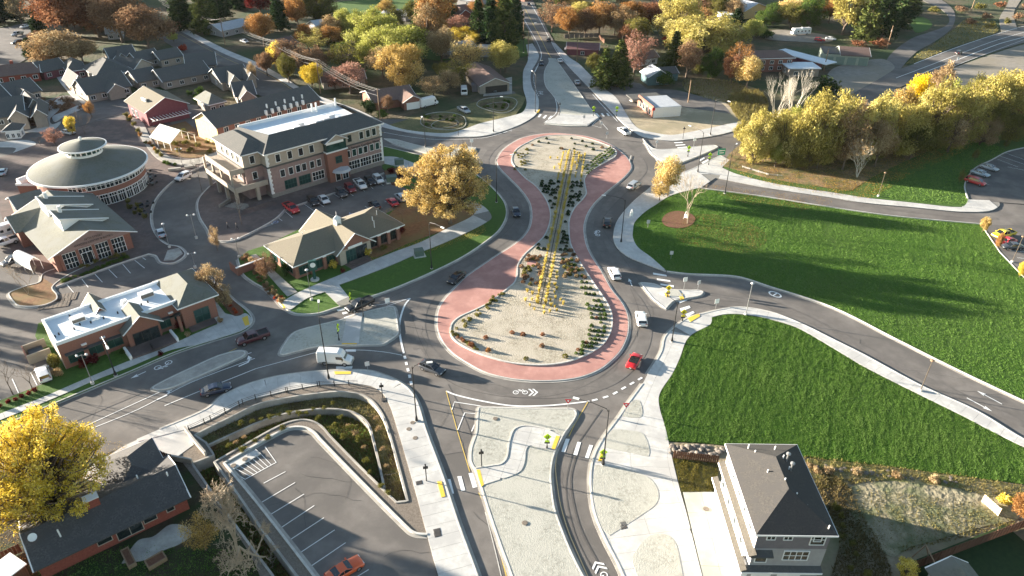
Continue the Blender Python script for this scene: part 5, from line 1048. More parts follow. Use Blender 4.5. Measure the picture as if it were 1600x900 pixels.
# --- middle
e = T('big','gold',703,351,214,168,'great golden yellow tree between the office lawn and the roundabout'); e.rotation_euler.z = 1.0
T('n1','tan',1074,350,252,84,'bare tree on the mulch ring of the big lawn',bk=bark_tan); T('b1','gold',1043,306,240,52,'small golden tree beside the bare tree on the east pavement'); T('s0','gold',1030,314,270,40,'small golden tree low beside the pavement lamp')
T('big2','yellow',94,806,650,222,'huge bright yellow tree over the lower left road',grow=1.0)
T('nbig','tan',376,880,742,150,'gnarled leafless tree over the lower left car park',bk=bark_tan)
T('s0','gold',322,860,800,60,'low olive and gold shrub under the gnarled leafless tree','shrub','shrub'); T('b3','orange',1592,812,772,60,'orange leaved shrub at the corner of the lower right yard','shrub','shrub'); T('sh0','yellow',1568,786,770,26,'yellow shrub behind the pale board screen','shrub','shrub'); T('s1','yellow',1412,905,876,40,'yellow leaved sapling inside the lower right fence','shrub','shrub')
# --- small trees of the west plazas
T('t1','yellow',115,212,178,20,'small yellow-green conical tree behind the round pavilion'); T('n1','tan',133,210,168,34,'bare forked tree behind the round pavilion'); T('s1','orange',144,184,156,20,'small orange tree on the street behind the round pavilion'); T('s0','pink',86,226,196,36,'bare pinkish bushes left of the round pavilion'); T('n1','tan',64,228,208,34,'bare twiggy tree far left of the round pavilion')
T('n1','tan',45,462,404,60,'bare tree on the parking island at the left',bk=bark_tan); T('n0','tan',20,616,566,42,'bare young tree left of the white car'); T('n0','tan',52,610,572,40,'bare young tree beside the white car'); T('s1','tan',336,470,410,48,'thin brown tree at the corner behind the white roofed office'); T('s0','tan',355,484,440,34,'thin brown tree on the red planting bed'); T('s0','brown',418,436,392,36,'brown bush tree along the path of the small office','shrub','shrub')
T('s1','tan',398,135,98,14,'small gold sapling on the street corner'); T('s0','tan',340,392,350,20,'leafless sapling on the paved corner'); T('n0','tan',378,352,300,24,'leafless sapling on the plaza in front of the office'); T('n0','tan',316,300,240,20,'leafless sapling where the plaza meets the street')
T('n0','tan',629,348,322,16,'leafless sapling on the leaf covered ground, left'); T('n0','tan',655,348,325,16,'leafless sapling on the leaf covered ground, right'); T('b3','maroon',622,372,346,26,'dark red bush at the corner of the small office','shrub','shrub'); T('sh0','maroon',611,272,260,14,'dark red bush in the parking island','shrub','shrub'); T('sh0','maroon',624,276,264,12,'dark red bush beside the green cabinet','shrub','shrub')
T('b1','gold',1534,364,338,18,'young gold tree at the corner of the car park lawn'); T('b2','orange',1556,392,362,14,'young orange tree beside the yellow car'); T('b1','yellow',1592,434,408,18,'young yellow tree by the lowest bays'); T('s1','olive',1522,252,232,12,'young olive tree above the small car park'); T('s0','olive',1498,288,262,10,'young thin tree left of the red van'); T('s0','olive',1570,232,218,10,'young tree at the top of the small car park')
for i, (x, y, w, h, c, lb) in enumerate(((86,576,24,26,'olive','olive and gold shrub at the end of the white roofed office'),(92,588,22,14,'tan','pale grass clump at the end of the white roofed office'),(148,568,24,14,'maroon','dark maroon shrub under the left windows'),(132,574,22,14,'maroon','dark maroon shrub near the left corner of the white roofed office'),(282,512,20,14,'maroon','dark maroon shrub right of the brick entrance'),(294,526,12,8,'tan','pale grass clump by the pavement'),(346,504,12,10,'tan','pale shrub at the end of the hedge'),
        (430,425,16,26,'conifer','dark conical evergreen left of the small office'),(446,432,16,26,'conifer','dark conical evergreen at the corner of the small office'),(522,420,16,14,'yellow','yellow shrub below the office windows'),(575,400,16,16,'yellow','yellow shrub right of the office steps'),(600,390,16,8,'olive','low olive shrub by the office wall'),(565,398,10,8,'olive','low shrub by the steps'),(536,426,12,8,'maroon','red low shrub by the steps'),
        (195,552,16,9,'green','green shrub left of the brick entrance'),(252,556,12,8,'maroon','small red shrub by the brick entrance'))):
    T('sh%d' % (i % 2), c, x, y, y-h, w, lb, 'shrub', 'shrub')
def merge_mesh(name, me, xf, m, label_parent=None):
    n = len(me.vertices); co = np.zeros(n*3); me.vertices.foreach_get('co', co); co = co.reshape(-1, 3); k = len(xf); tn = np.zeros(len(me.polygons), np.float32); me.attributes['tint'].data.foreach_get('value', tn)
    nv = len(me.polygons[0].vertices); V = []
    for (x, y, z, sx, sz, a) in xf:
        c, s_ = math.cos(a), math.sin(a); V.append(np.stack([(co[:, 0]*c-co[:, 1]*s_)*sx+x, (co[:, 0]*s_+co[:, 1]*c)*sx+y, co[:, 2]*sz+z], 1))
    V = np.concatenate(V); N = len(V); P_ = N//nv; o = bpy.data.meshes.new(name); o.vertices.add(N); o.vertices.foreach_set('co', V.ravel()); o.loops.add(N); o.loops.foreach_set('vertex_index', np.arange(N)); o.polygons.add(P_)
    o.polygons.foreach_set('loop_start', np.arange(0, N, nv)); o.polygons.foreach_set('loop_total', np.full(P_, nv)); o.update(); o.attributes.new('tint', 'FLOAT', 'FACE').data.foreach_set('value', np.tile(tn, k)); ob = link(name, o, m); ob['kind'] = 'stuff'; return ob
def low_plants(pts, c, w, h, jit=0, name='low_plants'):
    xf = []
    for x, y in pts:
        g = G(x+random.uniform(-jit, jit), y+random.uniform(-jit, jit)); dep = PR(g[0], g[1], 0)[2]; s = random.uniform(.75, 1.25); W = w*dep/FPX*s; xf.append((g[0], g[1], .12, W/1.15, h*dep/FPX*1.1*s, random.uniform(0, 6)))
    return merge_mesh(name, TP['sh1'][1], xf, LM[c])
def group_shrubs(pts, c, w, h, label, group, tp='sh0', jit=0):
    for x, y in pts:
        s = random.uniform(.75, 1.25); T(tp, c, x+random.uniform(-jit, jit), y+random.uniform(-jit, jit), y-h*s, w*s, label, 'shrub', 'shrub', group)
group_shrubs([(387+i*5.2, 402+i*7.2) for i in range(11)], 'tan', 11, 9, 'pale dry shrub in the bed along the side street by the small office', 'dry shrubs by the side street', jit=2)
low_plants([(382+i*5.2, 408+i*6.6) for i in range(9)], 'brown', 9, 6, 2)
group_shrubs([(330,450),(336,457),(342,464),(348,470)], 'tan', 10, 9, 'pale dry shrub along the right end of the white roofed office', 'dry shrubs right of the white roofed office', jit=1)
group_shrubs([(354,474),(360,480),(366,486),(371,490)], 'red', 9, 5, 'red ground shrub at the street corner', 'red shrubs at the street corner', jit=1)
group_shrubs([(430,468),(436,472),(440,466)], 'red', 8, 5, 'red ground shrub at the tip of the office bed', 'red shrubs at the tip of the office bed', jit=1)
group_shrubs([(0,636),(12,630),(24,627),(34,622),(44,617),(56,612)], 'maroon', 12, 7, 'low maroon shrub in the hedge along the left car park', 'hedge along the left car park', jit=1)
group_shrubs([(238,232),(246,240),(252,245),(230,226),(204,190),(210,198),(216,207),(196,184)], 'olive', 9, 8, 'clipped shrub in the curving bed by the round pavilion', 'shrubs in the curving bed', jit=2)
group_shrubs([(234,228),(243,236),(206,186),(220,212)], 'orange', 9, 8, 'orange shrub in the curving bed by the round pavilion', 'orange shrubs in the curving bed', jit=2)
group_shrubs([(257,256),(265,258),(273,259)], 'green', 10, 6, 'clipped green shrub at the end of the curving bed', 'green shrubs at the end of the curving bed')
group_shrubs([(200+i*5.5, 318+ (i%3)*6+i*2) for i in range(6)], 'olive', 10, 8, 'potted olive shrub beside the glass front of the round pavilion', 'shrubs beside the round pavilion', jit=2)
low_plants([(128+i*11, 419-i*3.4) for i in range(7)], 'olive', 8, 6, 2)
low_plants([(100+i*9, 440-i*3.3) for i in range(12)], 'green', 9, 4, 2)
low_plants([(66,186),(72,176),(80,166),(90,172),(100,170),(108,166),(60,196),(50,190),(112,160),(100,160),(34,176),(44,168),(56,150),(64,158),(130,175),(122,140),(112,130),(106,120)], 'brown', 12, 8, 3)
low_plants([(272,228),(282,236),(290,228),(300,238),(310,232),(322,226),(330,238),(262,222),(296,216),(288,208)], 'olive', 9, 6, 3)
group_shrubs([(247+i*6.5, 190-i*1.3) for i in range(8)], 'green', 9, 6, 'green plant under the pergola of the red barn', 'plants under the pergola')
group_shrubs([(298,150),(306,156),(312,148),(304,162)], 'green', 14, 12, 'green bush in the shaded court between the houses', 'bushes in the shaded court', jit=3)
# swale brush
low_plants([(380+i*14, 660-i*3+random.uniform(-3, 8)) for i in range(11)], 'olive', 9, 4, 3, 'weeds')
low_plants([(360,700),(378,706),(396,690),(420,684),(440,668),(468,650),(500,652),(530,654),(548,668),(560,690),(572,720),(580,740),(594,760),(606,772),(538,684),(520,668)], 'olive', 10, 5, 3, 'weeds')
low_plants([(546,664),(556,676),(566,700),(585,655),(592,672),(598,700),(604,730),(370,690),(382,684)], 'tan', 9, 4, 3, 'weeds')
# yard brush on the right
group_shrubs([(1303,792),(1312,806),(1320,824),(1310,840),(1330,850),(1340,872),(1325,890),(1350,895)], 'olive', 16, 6, 'dark weedy bush beside the tall white house', 'weedy bushes beside the tall white house', 'sh0', 5)
group_shrubs([(1266,728),(1280,736),(1295,740),(1340,738),(1400,745),(1460,752)], 'tan', 20, 7, 'dry tan weed clump along the edge of the south lawn', 'dry weeds at the lawn edge', jit=3)
rock = MB(); rock.lathe([(0, .0), (.5, .02), (.62, .25), (.35, .5), (0, .56)], 6); rk = rock.me('rock'); rk.materials.append(mat('rock', (.1, .085, .07), (.3, .26, .22), 2, .95, .05, 5)); 
for i in range(60):
    x = random.uniform(1046, 1130); y = 696+random.uniform(0, 13)+(x-1046)*.05; g = G(x, y)
    o = link('rock', rk, None, None, (g[0], g[1], .08), random.uniform(0, 6)); s = random.uniform(.35, .95); o.scale = (s, s*random.uniform(.7, 1.2), s*random.uniform(.5, 1)); tag(o, 'dark rough rock in the stone bed between the lawn and the red-brown fence', 'rock', 'rocks in the stone bed')
for i in range(26):
    x = random.uniform(1270, 1500); y = 722+(x-1270)*.11+random.uniform(0, 10); g = G(x, y)
    o = link('rock', rk, None, None, (g[0], g[1], .08), random.uniform(0, 6)); s = random.uniform(.3, .7); o.scale = (s, s, s*.6); tag(o, 'small rock in the dry strip right of the tall white house', 'rock', 'rocks in the dry strip')
# --- central island planting
def clump(seed, n=70, r=.3, h=1.5, w=.018, spread=.42):
    g = np.random.default_rng(seed); th = g.uniform(0, 6.28, n); r0 = r*g.uniform(0, .6, n); ln = spread*g.uniform(.2, 1.2, n)
    base = np.stack([np.cos(th)*r0, np.sin(th)*r0, np.zeros(n)], 1); top = np.stack([np.cos(th)*(r0+ln), np.sin(th)*(r0+ln), h*g.uniform(.6, 1, n)], 1)
    p = g.uniform(0, 6.28, n); d = np.stack([np.cos(p), np.sin(p), 0*p], 1)*w; mid = base*.55+top*.45+[0, 0, h*.1]
    v = np.stack([base-d, base+d, mid+d*2.0, top, mid-d*2.0], 1).reshape(-1, 3); me = mesh('clump', v.tolist(), [tuple(range(i*5, i*5+5)) for i in range(n)])
    me.attributes.new('tint', 'FLOAT', 'FACE').data.foreach_set('value', np.clip(g.normal(.55, .25, n), 0, 1).astype(np.float32)); return me
straw = leafmat('straw', (.4, .3, .05), (.62, .5, .12), (.75, .65, .25), .35)
gc = [clump(100+i) for i in range(3)]
for m_ in gc: m_.materials.append(straw)
def ball(seed, n=130, r=.5, h=.6, size=.13):
    g = np.random.default_rng(seed); d = g.normal(0, 1, (n, 3)); d /= np.linalg.norm(d, axis=1)[:, None]; d[:, 2] = abs(d[:, 2]); P = d*np.array([r, r, h])*g.uniform(.6, 1, n)[:, None]
    a = g.normal(0, 1, (n, 3)); b = g.normal(0, 1, (n, 3)); a /= np.linalg.norm(a, axis=1)[:, None]; b /= np.linalg.norm(b, axis=1)[:, None]
    v = np.stack([P-a*size, P+b*size*.7, P+a*size, P-b*size*.7], 1).reshape(-1, 3); me = mesh('clump', v.tolist(), [tuple(range(i*4, i*4+4)) for i in range(n)])
    me.attributes.new('tint', 'FLOAT', 'FACE').data.foreach_set('value', np.clip(g.normal(.5, .25, n), 0, 1).astype(np.float32)); return me
bm_ = [ball(200+i) for i in range(3)]
for m_ in bm_: m_.materials.append(LM['green'])
ZI = .3
SMALL = {}
def plant(P, kind, col, label, group, s=1.0, px=True):
    if len(P) == 2 and px: P = G(P[0], P[1], ZI)
    if group in ('shrubs at the upper right edge', 'shrubs in the upper left corner', 'shrubs along the lower left edge', 'shrubs along the bottom left edge'):
        s *= random.uniform(.8, 1.2); SMALL.setdefault(col.name, []).append((P[0], P[1], ZI-.03, s, s, random.uniform(0, 6))); return
    o = bpy.data.objects.new('grass_clump' if kind == 'g' else 'shrub', random.choice(gc if kind == 'g' else bm_)); COL.objects.link(o)
    o.location = (P[0], P[1], ZI-.03); o.rotation_euler = (0, 0, random.uniform(0, 6.28)); s *= random.uniform(.8, 1.2); o.scale = (s, s, s*random.uniform(.85, 1.15))
    if col: o.material_slots[0].link = 'OBJECT'; o.material_slots[0].material = col
    return tag(o, label, 'ornamental grass' if kind == 'g' else 'shrub', group)
(ax, ay), (bx, by) = RAIL; LN = math.dist(RAIL[0], RAIL[1]); ux, uy = (bx-ax)/LN, (by-ay)/LN; nx, ny = -uy, ux
def along(t, o): return (ax+ux*t+nx*o, ay+uy*t+ny*o)
t = .5; k = 0
while t < LN:
    f = t/LN
    for o in (-.85, .85):
        plant(along(t+random.uniform(-.1, .1), o), 'g', None, 'tall yellow ornamental grass in the rows along the central rail' if f < .36 or f > .72 else 'shaded yellow ornamental grass in the middle of the rows along the central rail', 'yellow grasses along the rail' if f < .36 or f > .72 else 'shaded grasses along the rail', random.uniform(.6, .95), False)
    if f > .75:
        for o in (2.3, -2.3, -3.9): 
            if random.random() < .75: plant(along(t, o), 'g', None, 'tall yellow ornamental grass in the outer rows at the far end of the central island', 'yellow grasses at the far end', .62, False)
    t += random.uniform(1.1, 1.5)
for x, y in ((824,456),(832,460),(821,470),(831,469),(841,466),(828,478),(835,484),(850,482),(860,470),(861,478),(868,466),(867,480),(876,470),(850,490),(859,488),(870,486),(870,428),(870,436),(867,446),(870,452),(866,458),(841,474),(880,476),(856,462)):
    plant((x, y), 'g', None, 'tall yellow ornamental grass scattered round the near end of the central rail', 'yellow grasses round the near end', .62)
for x, y in ((871,248),(873,258),(876,268),(902,240),(908,246),(908,252),(899,256),(866,264),(860,248),(890,236),(884,238)):
    plant((x, y), 'g', None, 'tall yellow ornamental grass scattered round the far end of the central rail', 'yellow grasses round the far end', .6)
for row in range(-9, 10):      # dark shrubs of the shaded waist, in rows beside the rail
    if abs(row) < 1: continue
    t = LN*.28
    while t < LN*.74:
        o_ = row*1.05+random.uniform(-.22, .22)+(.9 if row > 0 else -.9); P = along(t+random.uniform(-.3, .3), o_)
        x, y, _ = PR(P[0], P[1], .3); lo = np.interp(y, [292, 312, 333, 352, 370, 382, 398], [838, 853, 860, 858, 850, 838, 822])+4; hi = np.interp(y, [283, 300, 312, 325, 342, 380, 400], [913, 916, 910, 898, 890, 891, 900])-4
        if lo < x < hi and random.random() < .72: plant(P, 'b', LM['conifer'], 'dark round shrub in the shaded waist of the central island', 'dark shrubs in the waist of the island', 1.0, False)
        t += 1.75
for i in range(30):
    y = random.uniform(395, 446); plant((random.uniform(812+max(0, (412-y)), 846), y), 'b', random.choice([LM['brown'], LM['olive'], LM['brown']]), 'brown or olive shrub in the patch left of the central rail', 'shrubs in the left patch', 1.0)
for i in range(30):
    y = random.uniform(392, 436); plant((random.uniform(878, 896+(y-392)*.55), y), 'b', random.choice([LM['brown'], LM['tan'], LM['brown'], LM['olive']]), 'brown or tan shrub in the patch right of the central rail', 'shrubs in the right patch', 1.0)
inn_e = [(900,407),(912,427),(929,451),(944,475),(951,492),(952,508),(947,525),(935,540),(914,553)]
for k, dx in enumerate((6, 13, 20, 27)):
    for j in range(21):
        if random.random() < .14+.1*k: continue
        t = j/20*(len(inn_e)-1); i = min(int(t), len(inn_e)-2); f = t-i; x = inn_e[i][0]*(1-f)+inn_e[i+1][0]*f-dx; y = inn_e[i][1]*(1-f)+inn_e[i+1][1]*f-k*.6
        if k == 3 and (j < 8): continue
        plant((x+random.uniform(-.8, .8), y), 'b', LM['rust'] if (k == 2 and j > 9 and random.random() < .6) else LM['green'], 'round grey-green shrub in the rows along the east side of the central island', 'shrubs along the east side of the island', .85)
for k in range(3):
    for j in range(16):
        if random.random() < .15: continue
        plant((918+j*2.7+k*1.5-k*4, 271-j*2.3-k*4+ (1 if j>10 else 0)*2), 'b', LM['green'], 'round green shrub in the rows at the upper right edge of the central island', 'shrubs at the upper right edge', .8)
for i in range(24): plant((random.uniform(803, 826), 232+random.uniform(0, 36)), 'b', LM['olive'], 'small shrub in the upper left corner of the central island', 'shrubs in the upper left corner', .75)
for i in range(28):
    a = random.uniform(0, 1); plant((712+a*70+random.uniform(-3, 10), 512-a*58+random.uniform(0, 8)), 'b', LM['olive'], 'small olive shrub along the lower left edge of the central island', 'shrubs along the lower left edge', .7)
for i in range(20):
    a = random.uniform(0, 1); plant((706+a*40, 522+a*26+random.uniform(-4, 0)), 'b', random.choice([LM['olive'], LM['rust']]), 'small shrub along the bottom left edge of the central island', 'shrubs along the bottom left edge', .7)
for (x, y, c) in ((759,528,'rust'),(737,540,'rust'),(763,548,'orange'),(800,520,'rust'),(817,523,'rust'),(848,523,'rust'),(847,541,'brown'),(822,561,'olive'),(883,577-20,'olive'),(878,245-12,'brown'),(842,222,'conifer'),(854,217,'conifer'),(857,224,'conifer'),(876,232,'conifer'),(893,217,'conifer'),(898,225,'conifer'),(897,233,'conifer'),(910,221,'conifer'),(916,229,'conifer'),(927,234,'conifer'),(926,225,'conifer'),(941,231,'brown'),(832,227,'brown')):
    plant((x, y), 'b', LM[c], 'single round shrub standing alone on the pale gravel of the central island', 'lone shrubs on the gravel', 1.0)
for k_, x_ in SMALL.items(): merge_mesh('small_shrubs', bm_[0], x_, bpy.data.materials[k_])
slab('path_pad', WP([(824,408), (838,406), (839,415), (823,417)], .3), .24, paver, raw=True, parent=ra)
# big trees standing just outside the left of the view (their shade falls into it)
OFF_ = [('b%d' % (i % 4), ('rust', 'olive', 'brown', 'orange')[i % 4], -205-i*7.5, 196+i*10.5+random.uniform(-3, 3), random.uniform(14, 18), 13, ('rust coloured', 'olive', 'brown', 'orange')[i % 4]+' street tree in the row left of the view') for i in range(13)]
OFF_ += [('s%d' % (i % 2), 'tan', -118-random.uniform(0, 22), 92+i*5.5, random.uniform(7, 11), random.uniform(3, 5), 'slender tan tree in the car park row left of the view') for i in range(8)]
for tp, c, x, y, h, w, lb in OFF_:
    e = empty('tree', (x, y, 0), random.uniform(0, 6), lb, 'tree', 'trees left of the view'); tr, cr = TP[tp]; rx = max(abs(v.co.x) for v in cr.vertices)
    for nm, me, m_ in (('trunk', tr, bark), ('crown', cr, LM[c])):
        o = bpy.data.objects.new(nm, me); COL.objects.link(o); o.parent = e; o.scale = (w/2/rx, w/2/rx, h); o.material_slots[0].link = 'OBJECT'; o.material_slots[0].material = m_
# ================================================================ BUILDINGS
shingle = mat('dark_shingle', (.07, .072, .07), (.125, .12, .11), 3.5, .9, .012, 9, c3=(.09, .09, .086), big=.5)
shingle_tan = mat('tan_shingle', (.13, .115, .085), (.19, .17, .125), 4, .9, .015, 9, c3=(.16, .14, .105), big=.6)
shingle_g = mat('grey_green_shingle', (.115, .12, .1), (.165, .165, .135), 2.5, .9, .01, 8, c3=(.15, .155, .14), big=.3)
shingle_b = mat('brown_shingle', (.13, .085, .07), (.2, .135, .11), 2.5, .9, c3=(.15, .1, .085), big=.3)
metalroof = mat('pale_roof', (.38, .4, .43), (.46, .48, .5), 1, .6)
whiteroof = mat('white_membrane', (.62, .68, .72), (.72, .77, .8), .35, .6, c3=(.66, .7, .73), big=.3)
trim = mat('white_trim', (.74, .74, .72), (.8, .8, .78), 3, .6)
brick = mat('brick', (.2, .085, .06), (.3, .15, .11), 5, .9, .01, 10, c3=(.24, .12, .09), big=.8)
brick_r = mat('red_brick', (.2, .05, .035), (.28, .08, .055), 5, .9, .01, 10)
stucco = mat('pink_stucco', (.25, .175, .16), (.3, .22, .2), 1, .9)
stucco_c = mat('cream_stucco', (.34, .295, .24), (.4, .35, .285), 1, .9)
stucco_y = mat('yellow_stucco', (.55, .42, .2), (.62, .48, .25), 1, .9)
stone = mat('base_stone', (.22, .2, .17), (.3, .27, .24), 3, .9)
beige = mat('beige_siding', (.24, .21, .18), (.3, .265, .22), 1, .9)
tealw = mat('teal_siding', (.08, .14, .15), (.1, .17, .18), 2, .8)
maroonw = mat('maroon_siding', (.16, .05, .06), (.2, .07, .08), 2, .85)
greyw = mat('grey_siding', (.3, .29, .29), (.35, .34, .34), 1.5, .85)
greyd = mat('dark_grey_siding', (.16, .145, .155), (.19, .17, .18), 1.5, .85)
whitew = mat('white_siding', (.72, .71, .7), (.78, .77, .75), 1.5, .8)
greenw = mat('sage_siding', (.3, .34, .27), (.36, .4, .32), 1.5, .85)
glass = mat('dark_glass', (.012, .018, .02), (.03, .04, .042), .6, .12, spec=.9)
glass_g = mat('green_glass', (.01, .03, .028), (.03, .08, .07), .5, .15, spec=.9)
teal = mat('teal_frame', (.02, .07, .06), (.03, .09, .08), 2, .5)
WC = {}
class Bld:
    def __init__(s, A, B, z, name, label, C=None, D=None, cat='building', base=0):
        a, b = G(*A, z), G(*B, z); s.L = math.dist(a, b); s.th = math.atan2(b[1]-a[1], b[0]-a[0])
        s.e = empty(name, (a[0], a[1], base), s.th, label, cat); s.o = a
        if C is not None: c = G(*C, z); s.D = abs(-(c[0]-b[0])*math.sin(s.th)+(c[1]-b[1])*math.cos(s.th))
        if D is not None: s.D = D
    def loc(s, px, z):
        g = G(px[0], px[1], z); dx, dy = g[0]-s.o[0], g[1]-s.o[1]; c, n = math.cos(s.th), math.sin(s.th)
        return dx*c+dy*n, -dx*n+dy*c
    def box(s, name, x0, x1, y0, y1, z0, z1, m, parent=None): return MB().box(x0, x1, y0, y1, z0, z1).obj(name, m, parent or s.e)
    def win(s, face, u, z, w, h, nx=2, nz=1, fm=None, gm=None, off=0.0, name='window', parent=None, v=0):
        """window centred at u along the face, sill at z. face: f, b, l, r"""
        fm = fm or trim; gm = gm or glass; key = (round(w, 2), round(h, 2), nx, nz, fm.name, gm.name)
        if key not in WC:
            f = MB(); t = min(.1, w*.12); 
            f.box(-w/2-t, w/2+t, -.1, .02, -t, 0).box(-w/2-t, w/2+t, -.1, .02, h, h+t).box(-w/2-t, -w/2, -.1, .02, 0, h).box(w/2, w/2+t, -.1, .02, 0, h)
            for i in range(1, nx): f.box(-w/2+w*i/nx-t*.4, -w/2+w*i/nx+t*.4, -.08, .02, 0, h)
            for i in range(1, nz): f.box(-w/2, w/2, -.075, .02, h*i/nz-t*.4, h*i/nz+t*.4)
            fme = f.me('window'); fme.materials.append(fm); g = MB().box(-w/2, w/2, -.04, .015, 0, h).me('pane'); g.materials.append(gm); WC[key] = (fme, g)
        fme, g = WC[key]
        loc, r = {'f': ((u, -off, z), 0), 'b': ((u, s.D+off, z), math.pi), 'l': ((-off, u, z), -math.pi/2), 'r': ((s.L+off, u, z), math.pi/2)}[face] if v is not None else None
        if v: loc = (loc[0]+v[0], loc[1]+v[1], loc[2])
        o = link(name, fme, None, parent or s.e, loc, r); link('pane', g, None, o) if parent is None else None
        return o
    def hip(s, x0, x1, y0, y1, z, h, m, ov=.5, flat=None, name='roof', tr=True, parent=None, ends=(1, 1)):
        x0 -= ov; x1 += ov; y0 -= ov; y1 += ov; lx, ly = x1-x0, y1-y0; mb = MB(); b = .05
        if lx >= ly: r = ly/2; R1 = (x0+r*ends[0], (y0+y1)/2, z+h); R2 = (x1-r*ends[1], (y0+y1)/2, z+h)
        else: r = lx/2; R1 = ((x0+x1)/2, y0+r*ends[0], z+h); R2 = ((x0+x1)/2, y1-r*ends[1], z+h)
        a, c, d, e = (x0, y0, z+b), (x1, y0, z+b), (x1, y1, z+b), (x0, y1, z+b)
        if lx >= ly: mb.v = [a, c, d, e, R1, R2]; mb.f = [(0, 1, 5, 4), (1, 2, 5), (2, 3, 4, 5), (3, 0, 4), (3, 2, 1, 0)]
        else: mb.v = [a, c, d, e, R1, R2]; mb.f = [(0, 1, 4), (1, 2, 5, 4), (2, 3, 5), (3, 0, 4, 5), (3, 2, 1, 0)]
        o = mb.obj(name, m, parent or s.e)
        if tr: MB().box(x0-.06, x1+.06, y0-.06, y1+.06, z-.2, z+.045).obj('fascia', trim, o)
        return o
    def gable(s, x0, x1, y0, y1, z, h, m, axis='x', ov=.5, wm=None, name='roof', t=.18):
        """gable roof, ridge along axis; wm closes the gable ends"""
        e_ = ov; mb = MB()
        if axis == 'x':
            ym = (y0+y1)/2; k = h/(ym-y0); za = z-k*e_
            mb.slopeprism([(x0-e_, y0-e_, za), (x1+e_, y0-e_, za), (x1+e_, ym, z+h), (x0-e_, ym, z+h)], t)
            mb.slopeprism([(x0-e_, ym, z+h+.002), (x1+e_, ym, z+h+.002), (x1+e_, y1+e_, za), (x0-e_, y1+e_, za)], t)
            tr_ = [[(xx, y0-e_, za), (xx, ym, z+h), (xx, y1+e_, za)] for xx in (x0-e_-.03, x1+e_+.03)]
            gw = [[(xx, y0, z-.25), (xx, y1, z-.25), (xx, ym, z+h-.24)] for xx in (x0+.01, x1-.01)]
        else:
            xm = (x0+x1)/2; k = h/(xm-x0); za = z-k*e_
            mb.slopeprism([(x0-e_, y1+e_, za), (x0-e_, y0-e_, za), (xm, y0-e_, z+h), (xm, y1+e_, z+h)], t)
            mb.slopeprism([(xm, y1+e_, z+h+.002), (xm, y0-e_, z+h+.002), (x1+e_, y0-e_, za), (x1+e_, y1+e_, za)], t)
            tr_ = [[(x0-e_, yy, za), (xm, yy, z+h), (x1+e_, yy, za)] for yy in (y0-e_-.03, y1+e_+.03)]
            gw = [[(x0, yy, z-.25), (x1, yy, z-.25), (xm, yy, z+h-.24)] for yy in (y0+.01, y1-.01)]
        o = mb.obj(name, m, s.e)
        for p in tr_: MB().tube([(a[0], a[1], a[2]-.08) for a in p], .11, 4).obj('bargeboard', trim, o)
        if wm:
            for p in gw:
                g = MB()
                d = .15 if (axis == 'x' and p[0][0] < (x0+x1)/2) or (axis != 'x' and p[0][1] < (y0+y1)/2) else -.15
                q = [(a[0]+(d if axis == 'x' else 0), a[1]+(0 if axis == 'x' else d), a[2]) for a in p]
                b = len(g.v); g.v += p+q; g.f += [(b, b+1, b+2), (b+5, b+4, b+3), (b, b+3, b+4, b+1), (b+1, b+4, b+5, b+2), (b+2, b+5, b+3, b)]
                g.obj('gable_wall', wm, s.e)
        return o
def text(s, body, x, y, z, size, parent, m, rx=math.pi/2, name='lettering'):
    cu = bpy.data.curves.new('t', 'FONT'); cu.body = body; cu.size = size; cu.extrude = .03; cu.align_x = 'CENTER'; cu.align_y = 'CENTER'; cu.resolution_u = 2
    o = bpy.data.objects.new('t', cu); COL.objects.link(o); dg = bpy.context.evaluated_depsgraph_get(); me = bpy.data.meshes.new_from_object(o.evaluated_get(dg))
    bpy.data.objects.remove(o); me.materials.clear(); ob = link(name, me, m, parent); ob.location = (x, y, z); ob.rotation_euler = (rx, 0, 0); return ob
def vent(s, x, y, z, h=.5, r=.14): return MB().lathe([(r, z-.4), (r, z+h), (0, z+h)], 8, x, y).obj('vent_pipe', trim, s.e)
# --- the three storey office
ZE = 12.0
b = Bld((414,240), (594,192), ZE, 'office_building', 'three storey pink and cream office with brick entrance bay and white roof deck', C=(533,161)); L, D = b.L, min(b.D, 19)
b.box('wall', 0, L, 0, D, 0, ZE-3.9, stucco); b.box('wall', .02, L-.02, .02, D-.02, ZE-3.9, ZE, stucco_c)
b.box('stone_base', -.12, L+.12, -.12, D+.1, 0, 1.2, stone); b.box('cornice', -.18, L+.18, -.18, D+.1, ZE-4.0, ZE-3.62, shingle); 
for k, (x, f) in enumerate(((0, 'a'), (L, 'b'))):
    q = MB()
    for i in range(20): w = .62 if i % 2 else .42; q.box(x-(.1 if k == 0 else w), x+(w if k == 0 else .1), -.1, .3, .6+i*.56, .6+i*.56+.5)
    q.obj('quoin_stones', trim, b.e)
# roof: four slopes round a flat deck
ro = MB(); x0, x1, y0, y1 = -.7, L+.7, -.7, D+.7; fx, fy0, fy1 = 4.6, 5.6, D-.4
P = [(x0, y0, ZE), (x1, y0, ZE), (x1, y1, ZE), (x0, y1, ZE), (x0+fx, y0+fy0, ZE+2.5), (x1-fx, y0+fy0, ZE+2.5), (x1-fx*.6, fy1, ZE+1.3), (x0+fx*.6, fy1, ZE+1.3)]
ro.v = P; ro.f = [(0, 1, 5, 4), (1, 2, 6, 5), (2, 3, 7, 6), (3, 0, 4, 7)]; rf = ro.obj('roof', shingle, b.e)
MB().box(x0-.05, x1+.05, y0-.05, y1+.05, ZE-.3, ZE-.01).obj('fascia', trim, rf)
dk = MB(); dk.quad((x0+fx*.8, y0+fy0+.1, ZE+.8), (x1-fx*.8, y0+fy0+.1, ZE+.8), (x1-fx*.6, fy1, ZE+.8), (x0+fx*.6, fy1, ZE+.8)); dk.obj('roof_deck', whiteroof, b.e)
